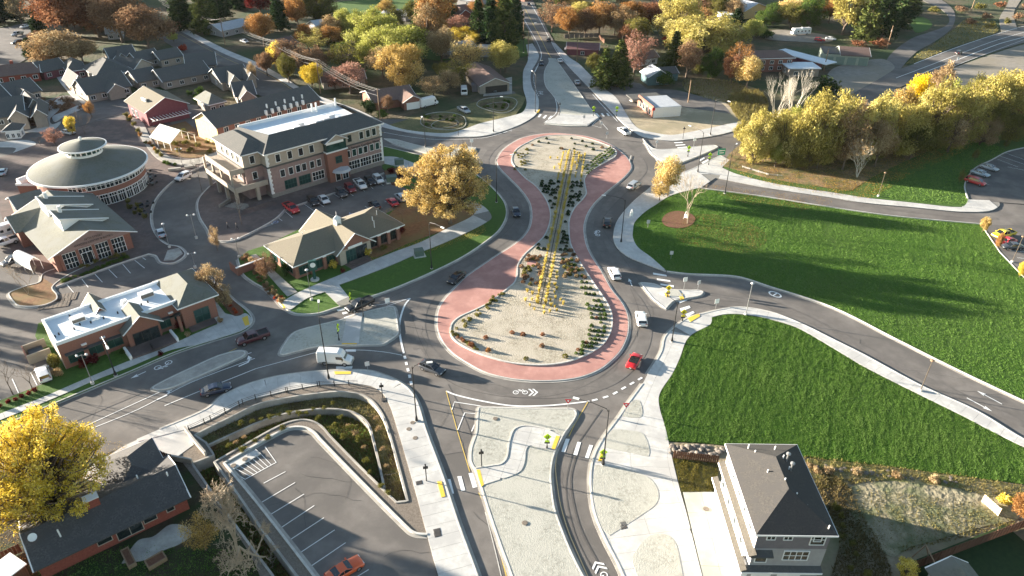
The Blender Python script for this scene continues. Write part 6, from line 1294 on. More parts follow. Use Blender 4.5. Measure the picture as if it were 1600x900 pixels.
b.box('parapet', x0+fx*.6, x1-fx*.6, fy1, fy1+.3, ZE+.5, ZE+1.6, whitew)
for i in range(9):
    x = 8+i*(L-15)/8; y = y0+fy0+1.5+random.uniform(0, 3.5); r = MB().box(x-1, x+1, y-.6, y+.6, ZE+.8, ZE+1.5+random.uniform(0, .6)); r.obj('rooftop_unit', whitew if i % 3 else signb, b.e)
for x in (L*.68, L*.72, L*.9): MB().tube([(x, D-2, ZE+.8), (x, D-2, ZE+3.4)], .25, 8).obj('vent_pipe', trim, b.e)
def fx_(px): return (px-418)/(594-418)*L
for x in (434, 451, 467, 483, 542, 561, 572, 582): b.win('f', fx_(x), ZE-2.9, 1.15, 1.9, 1, 1, trim if x != 542 else stucco_c, glass)
for x in (437, 449, 459.5, 468.5, 480.5, 491, 537, 547, 557, 565.5, 576, 585.5): b.win('f', fx_(x), 5.0, 1.15, 1.8, 1, 1, trim, glass_g if x in (547, 557, 576, 585.5) else glass)
for x, w in ((446, 3.1), (467, 3.1), (487.5, 3.3), (545, 3.3), (564, 3.3), (583, 3.2)): b.win('f', fx_(x), 1.5, w, 2.2, 4, 2, trim if x > 480 else teal, glass if x > 480 else glass_g)
for i in range(5): b.win('r', 3+i*3.4, ZE-2.9, 1.15, 1.9, 1, 1); b.win('r', 3+i*3.4, 5, 1.15, 1.8, 1, 1); b.win('r', 3+i*3.4, 1.5, 2.2, 2, 2, 1)
xa, xb = fx_(500), fx_(532); b.box('entrance_bay', xa, xb, -1.6, .1, 0, 8.2, brick); b.box('bay_ledge', xa-.15, xb+.15, -1.75, .1, 8.2, 8.5, trim)
b.box('glazed_bay', xa+.1, xb-.1, -1.5, .1, 8.5, 11.1, glass_g); b.box('sign_board', xa+.2, xb-.8, -1.56, -1.5, 10.4, 11.1, trim)
b.gable(xa, xb, -1.6, 6, 11.3, 1.6, shingle, 'y', .4, stucco_c)
b.win('f', (xa+xb)/2+.2, 5.1, 1.7, 1.7, 2, 2, teal, glass_g, off=1.62); b.win('f', (xa+xb)/2-.6, .3, 1.3, 2.7, 1, 1, trim, glass, off=1.62, name='door'); b.win('f', (xa+xb)/2+1.6, .3, 1.6, 2.7, 2, 1, trim, glass, off=1.62, name='door')
MB().lathe([(2.6, 2.9), (2.2, 3.5), (0, 3.9)], 12, (xa+xb)/2+.4, -1.6, math.pi, 2*math.pi).obj('canopy', metalroof, b.e)
text(b, '36th Street Garden Plaza', fx_(560), -.1, 7.3, 1.1, b.e, black)
# left wing with its terraces
b.box('wing', -4.6, 0, 3.2, D, 0, ZE-3.9, stucco); b.box('wing', -4.58, 0, 3.22, D-.02, ZE-3.9, ZE, stucco_c); b.hip(-4.6, 3, 3.2, D, ZE-.1, 2.2, shingle, .6)
b.box('cornice', -4.8, 0, 3.05, D, ZE-4.0, ZE-3.62, shingle); b.win('f', -2.2, ZE-2.9, 1.15, 1.9, 1, 1, v=(0, 3.2)); b.win('f', -2.2, 5, 1.15, 1.8, 1, 1, v=(0, 3.2))
for i in range(4): b.win('l', 6+i*3, ZE-2.9, 1, 1.8, 1, 1, v=(-4.6, 0)); b.win('l', 6+i*3, 5, 1, 1.8, 1, 1, v=(-4.6, 0))
b.box('terrace', -8.2, -4.6, 3.4, D-1, 7.2, 7.6, stucco_c); b.box('terrace', -8.8, -.2, .8, D-1, 3.7, 4.1, stucco_c)
for (x, y0_, y1_, z) in ((-8.2, 3.4, D-1, 7.6), (-8.8, .8, D-1, 4.1)): b.box('balustrade', x, x+.25, y0_, y1_, z, z+.95, stucco_c); b.box('balustrade', x, -4.6 if z > 6 else -.2, y0_, y0_+.25, z, z+.95, stucco_c)
for y in (1.2, 7, 12, D-1.6): b.box('column', -8.7, -8.0, y, y+.7, 0, 3.7, stucco_c); b.box('column', -8.1, -7.6, y+2.6, y+3.1, 4.1, 7.2, stucco_c)
b.box('column', -3.4, -2.6, 1.0, 1.8, 0, 3.7, stucco_c)
# steps in front
for i in range(4): b.box('step', -9-i*.6, -1, -3.2-i*.45+.45, -3.2-i*.45+.9, 0, .75-i*.17, paver_grey)
# --- round pavilion
cx, cy = G(137.5, 254, 7.2); R0 = 13.6; zr = 6.6
e = empty('round_pavilion', (cx, cy, 0), 0, 'round brick pavilion with a wide shallow conical roof and a glazed lantern on top', 'building')
MB().lathe([(12.4, 0), (12.4, zr)], 48).obj('wall', brick, e)
ro = MB().lathe([(R0, zr), (R0*.28, zr+3.3), (0, zr+3.5)], 60).obj('roof', shingle_g, e); MB().lathe([(R0-.3, zr-.35), (R0+.12, zr-.35), (R0+.12, zr+.06), (R0-.2, zr+.1)], 60).obj('fascia', trim, ro)
cu = MB().lathe([(4.1, zr+2.45), (4.1, zr+3.7), (3.9, zr+3.75)], 32).obj('lantern_base', trim, e); MB().lathe([(3.85, zr+3.6), (3.85, zr+5.2)], 32).obj('lantern_glass', glass_g, e)
pm = MB().box(-.12, .12, -.1, .1, 0, 1.4).me('mullion'); pm.materials.append(trim)
for i in range(20): a = i*math.pi/10; link('mullion', pm, None, cu, (3.92*math.cos(a), 3.92*math.sin(a), zr+3.7), a+math.pi/2)
lr = MB().lathe([(5.4, zr+5.2), (0, zr+6.6)], 40).obj('lantern_roof', shingle_g, e); MB().lathe([(5.2, zr+5.0), (5.5, zr+5.0), (5.5, zr+5.25), (5.2, zr+5.3)], 40).obj('fascia', trim, lr); MB().lathe([(0, zr+7.5), (.35, zr+7.3), (.3, zr+6.5), (.6, zr+6.35)], 8).obj('finial', trim, lr)
wf = MB().box(-.95, .95, -.1, .05, 0, .12).box(-.95, .95, -.1, .05, 1.5, 1.62).box(-.95, -.85, -.1, .05, .12, 1.5).box(.85, .95, -.1, .05, .12, 1.5).box(-.05, .05, -.1, .05, .12, 1.5).box(-.85, .85, -.1, .05, .95, 1.05).me('window'); wf.materials.append(trim)
wg = MB().box(-.86, .86, -.03, .03, .1, 1.5).me('pane'); wg.materials.append(glass)
wf2 = MB().box(-.95, .95, -.1, .05, 0, .12).box(-.95, .95, -.1, .05, 2.7, 2.85).box(-.95, -.85, -.1, .05, .12, 2.7).box(.85, .95, -.1, .05, .12, 2.7).box(-.3, -.22, -.1, .05, .12, 2.7).box(.22, .3, -.1, .05, .12, 2.7).box(-.85, .85, -.1, .05, 1.9, 2).me('window'); wf2.materials.append(trim)
wg2 = MB().box(-.86, .86, -.03, .03, .1, 2.7).me('pane'); wg2.materials.append(glass)
for i in range(13):
    a = R_(-100+i*9.4); p = (12.5*math.cos(a), 12.5*math.sin(a)); 
    if i > 1: o = link('window', wf, None, e, (*p, zr-2.1), a+math.pi/2); link('pane', wg, None, o)
    if i > 2: o = link('window', wf2, None, e, (*p, .3), a+math.pi/2); link('pane', wg2, None, o)
for s in (-1,):
    vx = MB(); vx.box(-16.5, -11, -5, 1.5, 0, 3.2); vx.obj('side_wing', brick, e); MB().tube([(-16.2, -4.4, 3.3), (-13.5, -.5, 3.6), (-10.8, 2.6, 4.2)], 1.3, 8).obj('barrel_canopy', trim, e); MB().box(-16.7, -10.9, -5.2, -4.7, 3.0, 3.5).obj('fascia', trim, e)
# --- gabled garden hall
ZH = 4.4
b = Bld((76,404), (212,361), ZH, 'garden_hall', 'glass fronted garden hall with a big gabled roof and two raised roof monitors', C=(160,299)); L, D = b.L, b.D
b.box('wall', 1.0, L-1, 1.2, D-.5, 0, ZH, brick); kk = 3.4
b.gable(.3, L-.3, .2, D, ZH+.15, kk, shingle_g, 'y', .5, stucco)
n = 4
for k in range(4):
    w = (L-4.4)/4; b.win('f', 2.2+w*(k+.5), .2, w-.7, ZH-.9, 4, 3, trim, glass, off=-1.15)
    b.box('brick_pier', 2.2+w*k-.3, 2.2+w*k+.3, .95, 1.3, 0, ZH-.3, brick)
b.win('f', 2.2+(L-4.4)/4*1.5, .2, 1.9, 2.5, 2, 1, trim, glass, off=-.98, name='door')
text(b, '36TH STREET', L/2+.3, -.36, ZH+1.75, .62, b.e, black); text(b, 'GARDEN CENTER & BISTRO', L/2+.2, -.36, ZH+.95, .62, b.e, black)
for k, yy in enumerate((5.6, 15.1)):
    m = MB(); x0, x1 = 5.0, 14.2; za, zb = ZH+kk+1.7, ZH+kk-1.2; dy = 5.8
    m.slopeprism([(x0, yy, za), (x1, yy, zb), (x1, yy+dy, zb), (x0, yy+dy, za)], .15); o = m.obj('monitor_roof', shingle_g, b.e)
    for q in (((x0, yy-.05, za), (x1, yy-.05, zb)), ((x0-.05, yy, za), (x0-.05, yy+dy, za)), ((x0, yy+dy+.05, za), (x1, yy+dy+.05, zb))): MB().tube(q, .14, 4).obj('bargeboard', trim, o)
    w = MB(); w.v = [(x0+.2, yy+.15, ZH+1.2), (x1-.3, yy+.15, zb-.3), (x0+.2, yy+.15, za-.2), (x0+.2, yy+dy-.15, ZH+1.2), (x1-.3, yy+dy-.15, zb-.3), (x0+.2, yy+dy-.15, za-.2)]; w.f = [(0, 1, 2), (5, 4, 3), (0, 2, 5, 3), (0, 3, 4, 1), (1, 4, 5, 2)]; w.obj('monitor_wall', trim, b.e)
    MB().tube([(x0+1.6, yy+dy-1.2, za-.6), (x0+1.6, yy+dy-1.2, za+.9)], .4, 8).obj('vent_pipe', trim, b.e)
# left wings with hips
for (p, q, r, hh) in (((23,362), (44,357), (13,341), 2.2), ((29,333), (60,322), (12,309), 2.2)):
    a = b.loc(p, ZH); c = b.loc(q, ZH); d = b.loc(r, ZH); yy0, yy1 = min(a[1], c[1]), d[1]; b.box('wing', a[0]+.5, L*.3, yy0+.5, max(yy1, yy0+6)-.5, 0, ZH, brick); b.gable(a[0]+.4, L*.45, yy0+.4, max(yy1, yy0+6)-.4, ZH, hh, shingle_g, 'x', .4, stucco)
# white storage tent beside the hall
b2 = Bld((46,412), (62,405), 2.5, 'canopy_tent', 'white arched canopy tent left of the glass fronted hall', D=6, cat='canopy')
m = MB(); 
for i in range(8):
    a0, a1 = math.pi*i/8, math.pi*(i+1)/8; w = b2.L/2; m.quad((w-w*math.cos(a0), 0, 2.2+1.2*math.sin(a0)), (w-w*math.cos(a1), 0, 2.2+1.2*math.sin(a1)), (w-w*math.cos(a1), 6, 2.2+1.2*math.sin(a1)), (w-w*math.cos(a0), 6, 2.2+1.2*math.sin(a0)))
m.obj('cover', trim, b2.e)
for x in (0, b2.L):
    for y in (0, 3, 6): b2.box('leg', x-.05, x+.05, y-.05, y+.05, 0, 2.25, trim)
b2.box('side_sheet', -.02, .02, 0, 6, .8, 2.2, trim)
# --- white roofed brick office
ZW = 5.4
b = Bld((88,538), (275,471), ZW, 'brick_office', 'long brick office with a flat white roof and gabled entrances, beside the left road', C=(256,440)); L, D = b.L, b.D
D = max(9, min(D, 13)); b.D = D
b.box('wall', 0, L, 0, D, 0, ZW-.3, brick); b.box('side_wall', -.06, 0, 0, D, 0, ZW-.3, stucco_c)
b.box('roof_deck', .25, L, .25, D-.25, ZW-.3, ZW-.15, whiteroof)
for q in ((-.1, L, -.1, .28), (-.1, L, D-.28, D+.1)): b.box('parapet', *q, ZW-.3, ZW+.3, whiteroof)
b.box('parapet', -.12, .28, .28, D-.28, ZW-.3, ZW+.3, whiteroof)
def gx(px): return (px-88)/(275-88)*L
for x in (109, 137, 165, 250, 273): b.win('f', gx(x), 1.0, 2.6, 1.7, 2, 1, teal, glass_g); b.box('awning', gx(x)-1.7, gx(x)+1.7, -.9, 0, 2.95, 3.1, shingle)
for x in (123, 151, 182, 236, 261): b.box('brick_pier', gx(x)-.35, gx(x)+.35, -.35, 0, 0, 3.6, brick); b.box('pier_cap', gx(x)-.42, gx(x)+.42, -.42, .0, 3.6, 3.8, trim)
x0, x1 = gx(184), gx(236); b.box('entrance_wall', x0, x1, -1.4, .1, 0, ZW-1.1, brick); b.gable(x0, x1, -1.4, 3.2, ZW-1.1, 2.1, shingle_g, 'y', .7, brick)
b.win('f', (x0+x1)/2+.3, .2, 4.2, 2.6, 3, 1, black, glass, off=1.42, name='door'); b.box('terrace', x0-1, x1+1.5, -4.8, -1.4, 0, .5, paver_grey); b.box('planter_wall', x0-1.2, x0-.8, -4.8, -1.4, 0, 1.1, trim); b.box('planter_wall', x1+1.3, x1+1.7, -4.8, -1.4, 0, 1.1, trim)
b.box('handrail', (x0+x1)/2, (x0+x1)/2+.06, -5.4, -3.4, .5, 1.4, black)
b.gable(gx(150), gx(186), D-3, D+2.2, ZW-1.2, 2.2, shingle_g, 'y', .6, brick); b.box('back_porch', gx(150), gx(186), D-.1, D+2.0, 0, ZW-1.2, brick)
tx1 = L+b.loc((321,438), ZW-.5)[0]-L if False else L+6.2
b.box('tower', L, tx1, -1.6, D+.6, 0, ZW-.3, brick); b.hip(L, tx1, -1.6, D+.6, ZW-.3, 2.2, shingle_g, .7); b.win('f', L+3.4, .5, 2.6, 2.6, 2, 2, teal, glass_g, off=1.6); b.win('r', 2, .8, 2.4, 2.2, 2, 1, teal, glass_g, v=(6.2, 0)); b.win('r', 7, .8, 2.4, 2.2, 2, 1, teal, glass_g, v=(6.2, 0))
MB().tube([(L-.8, -1.9, 0), (L-.8, -1.9, 3.4)], .3, 6).obj('brick_pier', brick, b.e)
for (px, py, w, d_, h) in ((122,500,2.2,1.4,.9), (229,462,2.4,1.4,1.0), (149,497,1.4,1,.4), (195,474,.9,.9,.9)):
    x, y = b.loc((px, py), ZW); o = b.box('rooftop_unit', x-w/2, x+w/2, y-d_/2, y+d_/2, ZW-.15, ZW-.15+h, whitew)
    if w > 2: MB().box(x-w/2+.1, x+w/2-.1, y-d_/2-.02, y-d_/2, ZW, ZW+h-.3).obj('grille', gravel_dark, o)
for px, py in ((86,526),(92,522),(116,514),(125,507),(142,504),(162,497),(184,489),(203,482),(221,476),(231,472),(109,494),(71,507)):
    x, y = b.loc((px, py), ZW); MB().tube([(x, y, ZW-.15), (x, y, ZW+.3)], .13, 6).obj('roof_drain', black, b.e)
b.box('bin_enclosure', -4.4, -.8, D-3.5, D-3.3, 0, 1.9, stucco_c); b.box('bin_enclosure', -4.4, -4.2, D-3.3, D+.4, 0, 1.9, brick); b.box('bin_enclosure', -4.2, -.8, D+.2, D+.4, 0, 1.9, stucco_c); b.box('bin', -3.8, -1.6, D-2.6, D-.6, 0, 1.3, black)
for i in range(5): b.box('edging', -1.8-.05*i, -1.6-.05*i, i*2, i*2+1.8, 0, .5, kerbm)
# --- small office
ZS = 3.6
b = Bld((458,417), (631,351), ZS, 'small_office', 'single storey brick office with tan shingle hips, a central gable and a white cupola', C=(590,321)); L, D = b.L, b.D; D = b.D = max(9, min(13.5, D))
b.box('wall', .6, L-.6, .6, D-.6, 0, ZS-.05, brick); b.hip(.3, L-.3, .3, D-.3, ZS, 2.7, shingle_tan, .4)
def hx(px): return (px-458)/(631-458)*L
x0, x1 = hx(518), hx(574); b.box('gable_bay', x0+.6, x1-.6, -1.0, .7, 0, ZS, stucco_c); b.gable(x0, x1, -1.0, D+1.2, ZS-.1, 3.4, shingle_tan, 'y', .5, brick); b.box('rear_bay', x0+.6, x1-.6, D-.7, D+1.0, 0, ZS, brick)
b.win('f', hx(539), .3, 2.3, 2.8, 3, 2, teal, glass_g, off=1.02); b.win('f', hx(555), .3, 2.6, 2.9, 2, 2, black, glass, off=1.02, name='door'); b.box('sign_board', hx(535), hx(557), -1.16, -1.05, ZS-.15, ZS+.4, trim); text(b, 'REAL ESTATE', hx(546), -1.2, ZS+.12, .42, b.e, black) if 0 else None
for x in (474, 494, 513): b.win('f', hx(x), .9, 2.2, 1.7, 3, 1, teal, glass_g, off=-.58)
for x in (582, 597, 612): b.win('f', hx(x), .8, 2.6, 1.9, 2, 1, black, glass, off=-.58)
for x in (484, 503, 522, 570, 589, 605, 621): b.box('brick_pier', hx(x)-.35, hx(x)+.35, .05, .62, 0, ZS-.5, brick); b.box('pier_cap', hx(x)-.42, hx(x)+.42, .0, .62, ZS-.5, ZS-.3, trim)
for k in range(3): b.win('l', 2.8+k*3.2, 1, 1.6, 1.6, 2, 1, teal, glass_g, off=-.58)
xm = (x0+x1)/2; b.box('cupola', xm-.6, xm+.6, D*.38, D*.38+1.2, ZS+2.6, ZS+4.2, trim); MB().lathe([(1.0, ZS+4.2), (0, ZS+5.1)], 4, xm, D*.38+.6).obj('cupola_roof', trim, b.e); MB().lathe([(.05, ZS+5), (.03, ZS+6)], 5, xm, D*.38+.6).obj('finial', trim, b.e)
for x, y in ((hx(595), D*.3), (hx(610), D*.45), (hx(590), D*.15), (hx(500), D*.6)): MB().tube([(x, y, ZS), (x, y, ZS+2.6)], .09, 6).obj('vent_pipe', trim, b.e)
for i in range(4): b.box('step', hx(532)+.1, hx(562), -1.8-i*.5, -1.3-i*.5, 0, .6-i*.14, paver_grey)
b.box('wall_enclosure', -7.6, -1.5, D-2.0, D-1.7, 0, 1.8, brick); b.box('wall_cap', -7.7, -1.4, D-2.05, D-1.65, 1.8, 1.95, trim); b.box('wall_enclosure', -7.6, -7.3, D-1.7, D+1.6, 0, 1.8, brick)
o_ = G(600-2, 0) if 0 else None
g = G(500, 438) if 0 else G(499, 440); sgn = empty('monument_sign', (g[0]-1, g[1]+.5, .2), .35, 'green post sign with a white oval panel on the office lawn', 'sign')
MB().tube([(0, 0, 0), (0, 0, 2.6)], .3, 4).obj('post', teal, sgn); MB().box(-.8, .8, -.3, .3, 2.4, 4.6).obj('panel', teal, sgn); MB().lathe([(0, -.0), (.55, .0), (.55, .06), (0, .06)], 16).obj('oval', trim, sgn, loc=(0, -.33, 3.7)).rotation_euler = (math.pi/2, 0, 0); MB().lathe([(.9, 0), (.9, .25), (0, .25)], 12).obj('base', kerbm, sgn)
# --- tall white house lower right
ZT = 9.2
b = Bld((1181.4,836), (1309.8,837.7), ZT, 'white_house', 'tall three storey house with white side wall, grey front and dark hip roof', C=(1246.7,695.2)); L, D = b.L, b.D
b.box('wall', .5, L-.5, .5, D-.5, 6.2, ZT, greyd); b.box('wall', .48, L-.48, .48, D-.48, 0, 6.2, greyw); b.box('side_wall', .42, .5, .46, D-.46, 0, ZT, whitew)
hr = b.hip(.5, L-.5, .5, D-.5, ZT, 2.6, mat('house_shingle', (.035, .034, .034), (.07, .065, .058), 5, .9, .02, 9, c3=(.048, .046, .045), big=.8), .5)
for x, w in ((1.9, .9), (3.9, .9), (8-.6, .8)): b.win('f', x+.2, 7.9 if w == .9 else 7.7, w, .55 if w == .9 else 1.0, 2 if w == .9 else 1, 1, off=-.48)
b.win('f', L-1.9, 7.1, 1.6, 1.7, 1, 2, off=-.48); b.win('f', L-3.9, 4.3, 2.9, 1.5, 4, 2, off=-.46)
pr = MB().slopeprism([(-.1, -.35, 5.6), (2.7, -.35, 5.6), (2.7, .5, 5.95), (-.1, .5, 5.95)], .15).obj('skirt_roof', shingle, b.e)
MB().slopeprism([(-.6, -.3, 2.75), (L-.4, -.3, 2.75), (L-.4, .5, 3.1), (-.6, .5, 3.1)], .15).obj('skirt_roof', shingle, b.e); b.box('fascia', -.6, L-.4, -.36, -.3, 2.5, 2.77, trim)
b.win('f', 1.6, 3.8, 1.3, 1.6, 1, 1, off=-.46, name='door'); 
for x, w in ((2.2, 2.4), (5.6, 2.8)): b.box('garage_door', x-w/2, x+w/2, .38, .47, 0, 2.4, whitew)
MB().slopeprism([(-.4, -.5, 5.95), (.5, -.5, 6.3), (.5, D-.2, 6.3), (-.4, D-.2, 5.95)][::-1], .2).obj('skirt_roof', mat('skirt_shingle', (.07, .063, .052), (.11, .1, .083), 4, .9), b.e); b.box('fascia', -.48, -.4, -.5, D-.2, 5.7, 5.97, trim)
b.box('bay', -.15, .42, 1.6, D-2, 3.3, 5.75, whitew)
MB().slopeprism([(-.8, -.3, 2.95), (-.1, -.3, 3.25), (-.1, D-.1, 3.25), (-.8, D-.1, 2.95)][::-1], .2).obj('skirt_roof', mat('skirt_shingle', (.07, .063, .052), (.11, .1, .083), 4, .9), b.e); b.box('fascia', -.88, -.8, -.3, D-.1, 2.7, 2.97, trim)
for y in (2.4, 6.2, 10.2): b.box('garage_door', -.32, -.26, y-1.35, y+1.35, 0, 2.3, trim)
b.box('garage_wall', -.25, .42, .5, D-.6, 0, 2.75, whitew)
for i in range(5): b.win('l', 2.6+i*2.6, 7.2, .9, 1.2, 1, 2, trim, glass, off=-.4, v=(.02, 0)); 
for i in range(4): b.win('l', 2.8+i*3, 4.2, 1, 1.1, 1, 1, trim, glass, off=.17)
for x, y, h in ((L*.5, D*.42, 2.5), (L*.35, D*.55, 1.9), (L*.3, D*.8, 1.5), (L*.25, D*.88, 1.4), (L*.6, D*.3, 1.9), (L*.7, D*.22, 1.2), (L*.6, D*.86, 1.4), (L*.62, D*.7, 2.2), (L*.64, D*.58, 2.0), (L*.9, D*.05, .6)): MB().tube([(x, y, ZT), (x, y, ZT+h+.35)], .09, 6).obj('vent_pipe', trim, hr)
for y in (D*.68, D*.57): MB().lathe([(.1, ZT+1.4), (.12, ZT+2.9), (.3, ZT+3.0), (.3, ZT+3.15), (0, ZT+3.3)], 8, L*.66, y).obj('flue', steel, hr)
b.box('heat_pump', L-.3, L+.6, -1.4, -.6, .1, 1.0, whitew)
# --- red brick house lower left
ZB = 2.7
b = Bld((52,891), (296,775), ZB, 'red_brick_house', 'long red brick ranch house with a dark speckled roof at the bottom left', D=9.6); L, D = b.L, b.D
speck = mat('speckled_shingle', (.045, .044, .046), (.12, .115, .11), 5, .9, .015, 10, c3=(.07, .068, .068), big=.8)
b.box('wall', .4, L-.4, .5, D-.5, 0, ZB, brick_r); b.gable(.3, L-.3, 0.2, D-.2, ZB, 1.9, speck, 'x', .35, brick_r)
b.gable(L-8.2, L-1.2, D-1, D+5.6, ZB-.1, 1.7, speck, 'y', .35, brick_r) if 0 else None
b.box('garage_wing', L-8.2, L-1.0, D-1, D+4.6, 0, ZB, brick_r); b.hip(L-8.2, L-1.0, D-4.6, D+4.6, ZB-.02, 1.85, speck, .35)
for x, w in ((L*.42, 1.6), (L*.72, 1.5)): b.win('f', x, 1.2, w, 1.1, 1, 1, stucco_c, glass, off=-.48)
b.win('f', L*.58, .5, 3.0, 1.9, 2, 1, stucco_c, glass, off=-.48, name='sliding_door'); b.win('f', L*.86, 1.3, .9, .9, 1, 1, stucco_c, glass, off=-.48)
o = b.box('chimney', L*.395, L*.395+1.6, D*.42, D*.42+1.1, ZB+.8, ZB+2.9, brick_r); MB().box(L*.395-.08, L*.395+1.68, D*.42-.08, D*.42+1.18, ZB+2.9, ZB+3.05).obj('cap', trim, o)
for x, y in ((L*.93, D*.4), (L*.2, D*.25), (L*.75, D*.6)): MB().tube([(x, y, ZB), (x, y, ZB+2.2)], .1, 6).obj('vent_pipe', trim, b.e)
MB().lathe([(0, 0), (.5, .1), (.52, .14)], 12).obj('satellite_dish', trim, b.e, loc=(1.0, D*.35, ZB+1.9)).rotation_euler = (.9, 0, .4)
sh = Bld((10,905), (40,882), 2.2, 'garden_shed', 'shed with a white flat roof at the bottom left corner', D=3.2, cat='shed'); sh.box('wall', .1, sh.L-.1, .1, 3.1, 0, 2.15, redwood); sh.box('roof', -.1, sh.L+.1, -.1, 3.3, 2.15, 2.3, whiteroof)
def planter(A, B, w, label):
    q = Bld(A, B, .6, 'planter_box', label, D=w, cat='planter'); 
    for a in ((0, q.L, 0, .15), (0, q.L, w-.15, w), (0, .15, .15, w-.15), (q.L-.15, q.L, .15, w-.15)): q.box('side', *a, 0, .65, woodp)
    q.box('soil', .15, q.L-.15, .15, w-.15, 0, .5, mulch)
planter((200,886), (213,879), 3.2, 'wooden planter box, left of the two on the patio'); planter((232,888), (261,871), 1.5, 'wooden planter box, right of the two on the patio')
# --- lower right shed roof and swing frame
b = Bld((1482,932), (1530,926), 3.2, 'garden_house', 'small house with a speckled grey gable roof cut off by the bottom right edge', D=4, cat='house'); b.box('wall', .3, 5.2, .3, 3.7, 0, 3.2, greyw); b.gable(.3, 5.2, .3, 3.7, 3.2, 1.5, shingle_g, 'y', .4, greyw)
g0 = G(1447, 852, 0); sw_ = empty('swing_frame', (g0[0], g0[1], 0), 0, 'timber swing frame inside the lower right fence', 'swing')
a1 = G(1447, 852, 2.4); a2 = G(1466, 890, 2.4); mbx = MB().tube([(a1[0]-g0[0], a1[1]-g0[1], 2.4), (a2[0]-g0[0], a2[1]-g0[1], 2.4)], .08, 6); mbx.obj('beam', woodp, sw_)
for q in (a1, a2):
    for s in (-1, 1): MB().tube([(q[0]-g0[0], q[1]-g0[1], 2.4), (q[0]-g0[0]+s*1.1, q[1]-g0[1], 0)], .07, 5).obj('leg', woodp, sw_)
# --- generic houses
def house(A, B, z, D, rh, roofm, wallm, label, kind='hip', name='house', wins=3, ov=.5, cat='house', gm=None, gab=(), C=None, chim=None, fdoor=None, nz=None):
    b = Bld(A, B, z, name, label, D=D, C=C if D is None else None, cat=cat); L = b.L; D = b.D
    b.box('wall', .4, L-.4, .4, D-.4, 0, z, wallm)
    if kind == 'hip': b.hip(.2, L-.2, .2, D-.2, z, rh, roofm, ov)
    elif kind == 'gx': b.gable(.3, L-.3, .3, D-.3, z, rh, roofm, 'x', ov, wallm)
    elif kind == 'gy': b.gable(.3, L-.3, .3, D-.3, z, rh, roofm, 'y', ov, wallm)
    else: b.box('roof', -.1, L+.1, -.1, D+.1, z, z+.3, roofm)
    for (u0, u1, dpt, gh) in gab: b.box('gable_bay', u0+.4, u1-.4, -dpt+.3, .5, 0, z, wallm); b.gable(u0, u1, -dpt, D*.5, z-.05, gh, roofm, 'y', .35, wallm)
    nrow = [z-2.3] if z < 5 else [z-2.2, .9]
    for zz in nrow:
        for i in range(wins): b.win('f', L*(i+.5)/wins, zz, min(1.4, L/wins*.5), 1.2, 2, 1, trim, gm or glass, off=-.38)
    if wins > 1: b.win('l', D*.5, z-2.3, 1.2, 1.2, 2, 1, off=-.38); b.win('r', D*.5, z-2.3, 1.2, 1.2, 2, 1, off=-.38)
    if chim: b.box('chimney', L*chim, L*chim+1, D*.5, D*.5+1, z+rh*.5, z+rh+1, wallm)
    return b
b = house((226,175), (294,160), 5.0, 16, 3.2, shingle_tan, maroonw, 'red-violet barn like hall with a wide pale gabled roof behind the garden', 'gy', 'barn_hall', 0, .6, cat='building')
for k in range(4): b.box('skylight', 2.5+.0*k, 3.0, 5+k*1.8, 6.2+k*1.8, 6.4, 7.2, trim) if k < 2 else b.win('l', 3+k*3, 1, 1.5, 2, 2, 1, trim, glass, off=-.38)
b.box('pergola_beam', .5, b.L-1, -3.2, -3.05, 2.5, 2.7, trim)
for i in range(12): b.box('pergola_slat', 1+i*(b.L-2.5)/11, 1.15+i*(b.L-2.5)/11, -3.4, .3, 2.7, 2.85, trim)
b = Bld((265,223), (294,213), 2.6, 'garden_shelter', 'arched white gabled shelter over the garden beds', D=9, cat='shelter'); L = b.L
b.gable(0, L+2, 0, 9, 2.6, 2.6, mat('polycarbonate', (.5, .5, .46), (.6, .6, .55), 2, .5), 'y', .2, None)
for x in (0, L+2):
    for y in (0, 3, 6, 9): b.box('post', x-.08, x+.08, y-.08, y+.08, 0, 2.6, trim)
b = Bld((338,199), (392,184), 6.2, 'townhouse', 'long two storey townhouse row with yellow lit gable wall and dark roof behind the office', D=13, cat='house')
L = 36; b.box('wall', .3, L, .4, 12.6, 0, 6.2, brick); b.box('end_wall', .2, .3, .4, 12.6, 0, 6.2, stucco_y); b.gable(.3, L, .4, 12.6, 6.2, 3.0, shingle, 'x', .5, stucco_y)
for i in range(9): b.win('f', 3+i*3.6, 4.0, 1.3, 1.4, 2, 1, trim, glass, off=-.38); b.box('dormer_post', 16+i*2.2, 16.6+i*2.2, -.5, .3, 5.8, 7.2, trim) if i < 7 else None
for i in range(5): b.box('vent_pipe', 18+i*3.2, 18.4+i*3.2, 2, 2.4, 6.6, 8.2, trim)
house((254,127), (330,112), 3.2, 12, 3, shingle, beige, 'dark roofed house with a recessed patio above the townhouse row', 'gx', wins=4)
house((208,108), (238,98), 3.2, 12, 2.6, shingle, stucco_c, 'dark roofed house with sunlit white gable ends at the head of the court', 'gy', wins=1)
house((250,93), (286,86), 3.2, 9, 2.4, shingle, stucco_c, 'small dark roofed house at the street, behind the court', 'gx', wins=2)
house((326,164), (352,158), 3.2, 10, 2.6, shingle_g, beige, 'small dark hip roofed cottage between the court and the townhouse row', 'hip', wins=2)
house((368,150), (400,146), 3.4, 12, 3, shingle, beige, 'dark roofed house with sunlit cross gables behind the townhouse row', 'gx', wins=3, gab=((1, 6, 3, 2.4),))
house((135,147), (205,133), 3.2, 14, 3.6, shingle, beige, 'large dark hip roofed house at the middle of the upper left cluster', 'gx', wins=4, gab=((6, 12, 2.2, 2.2),), chim=.3)
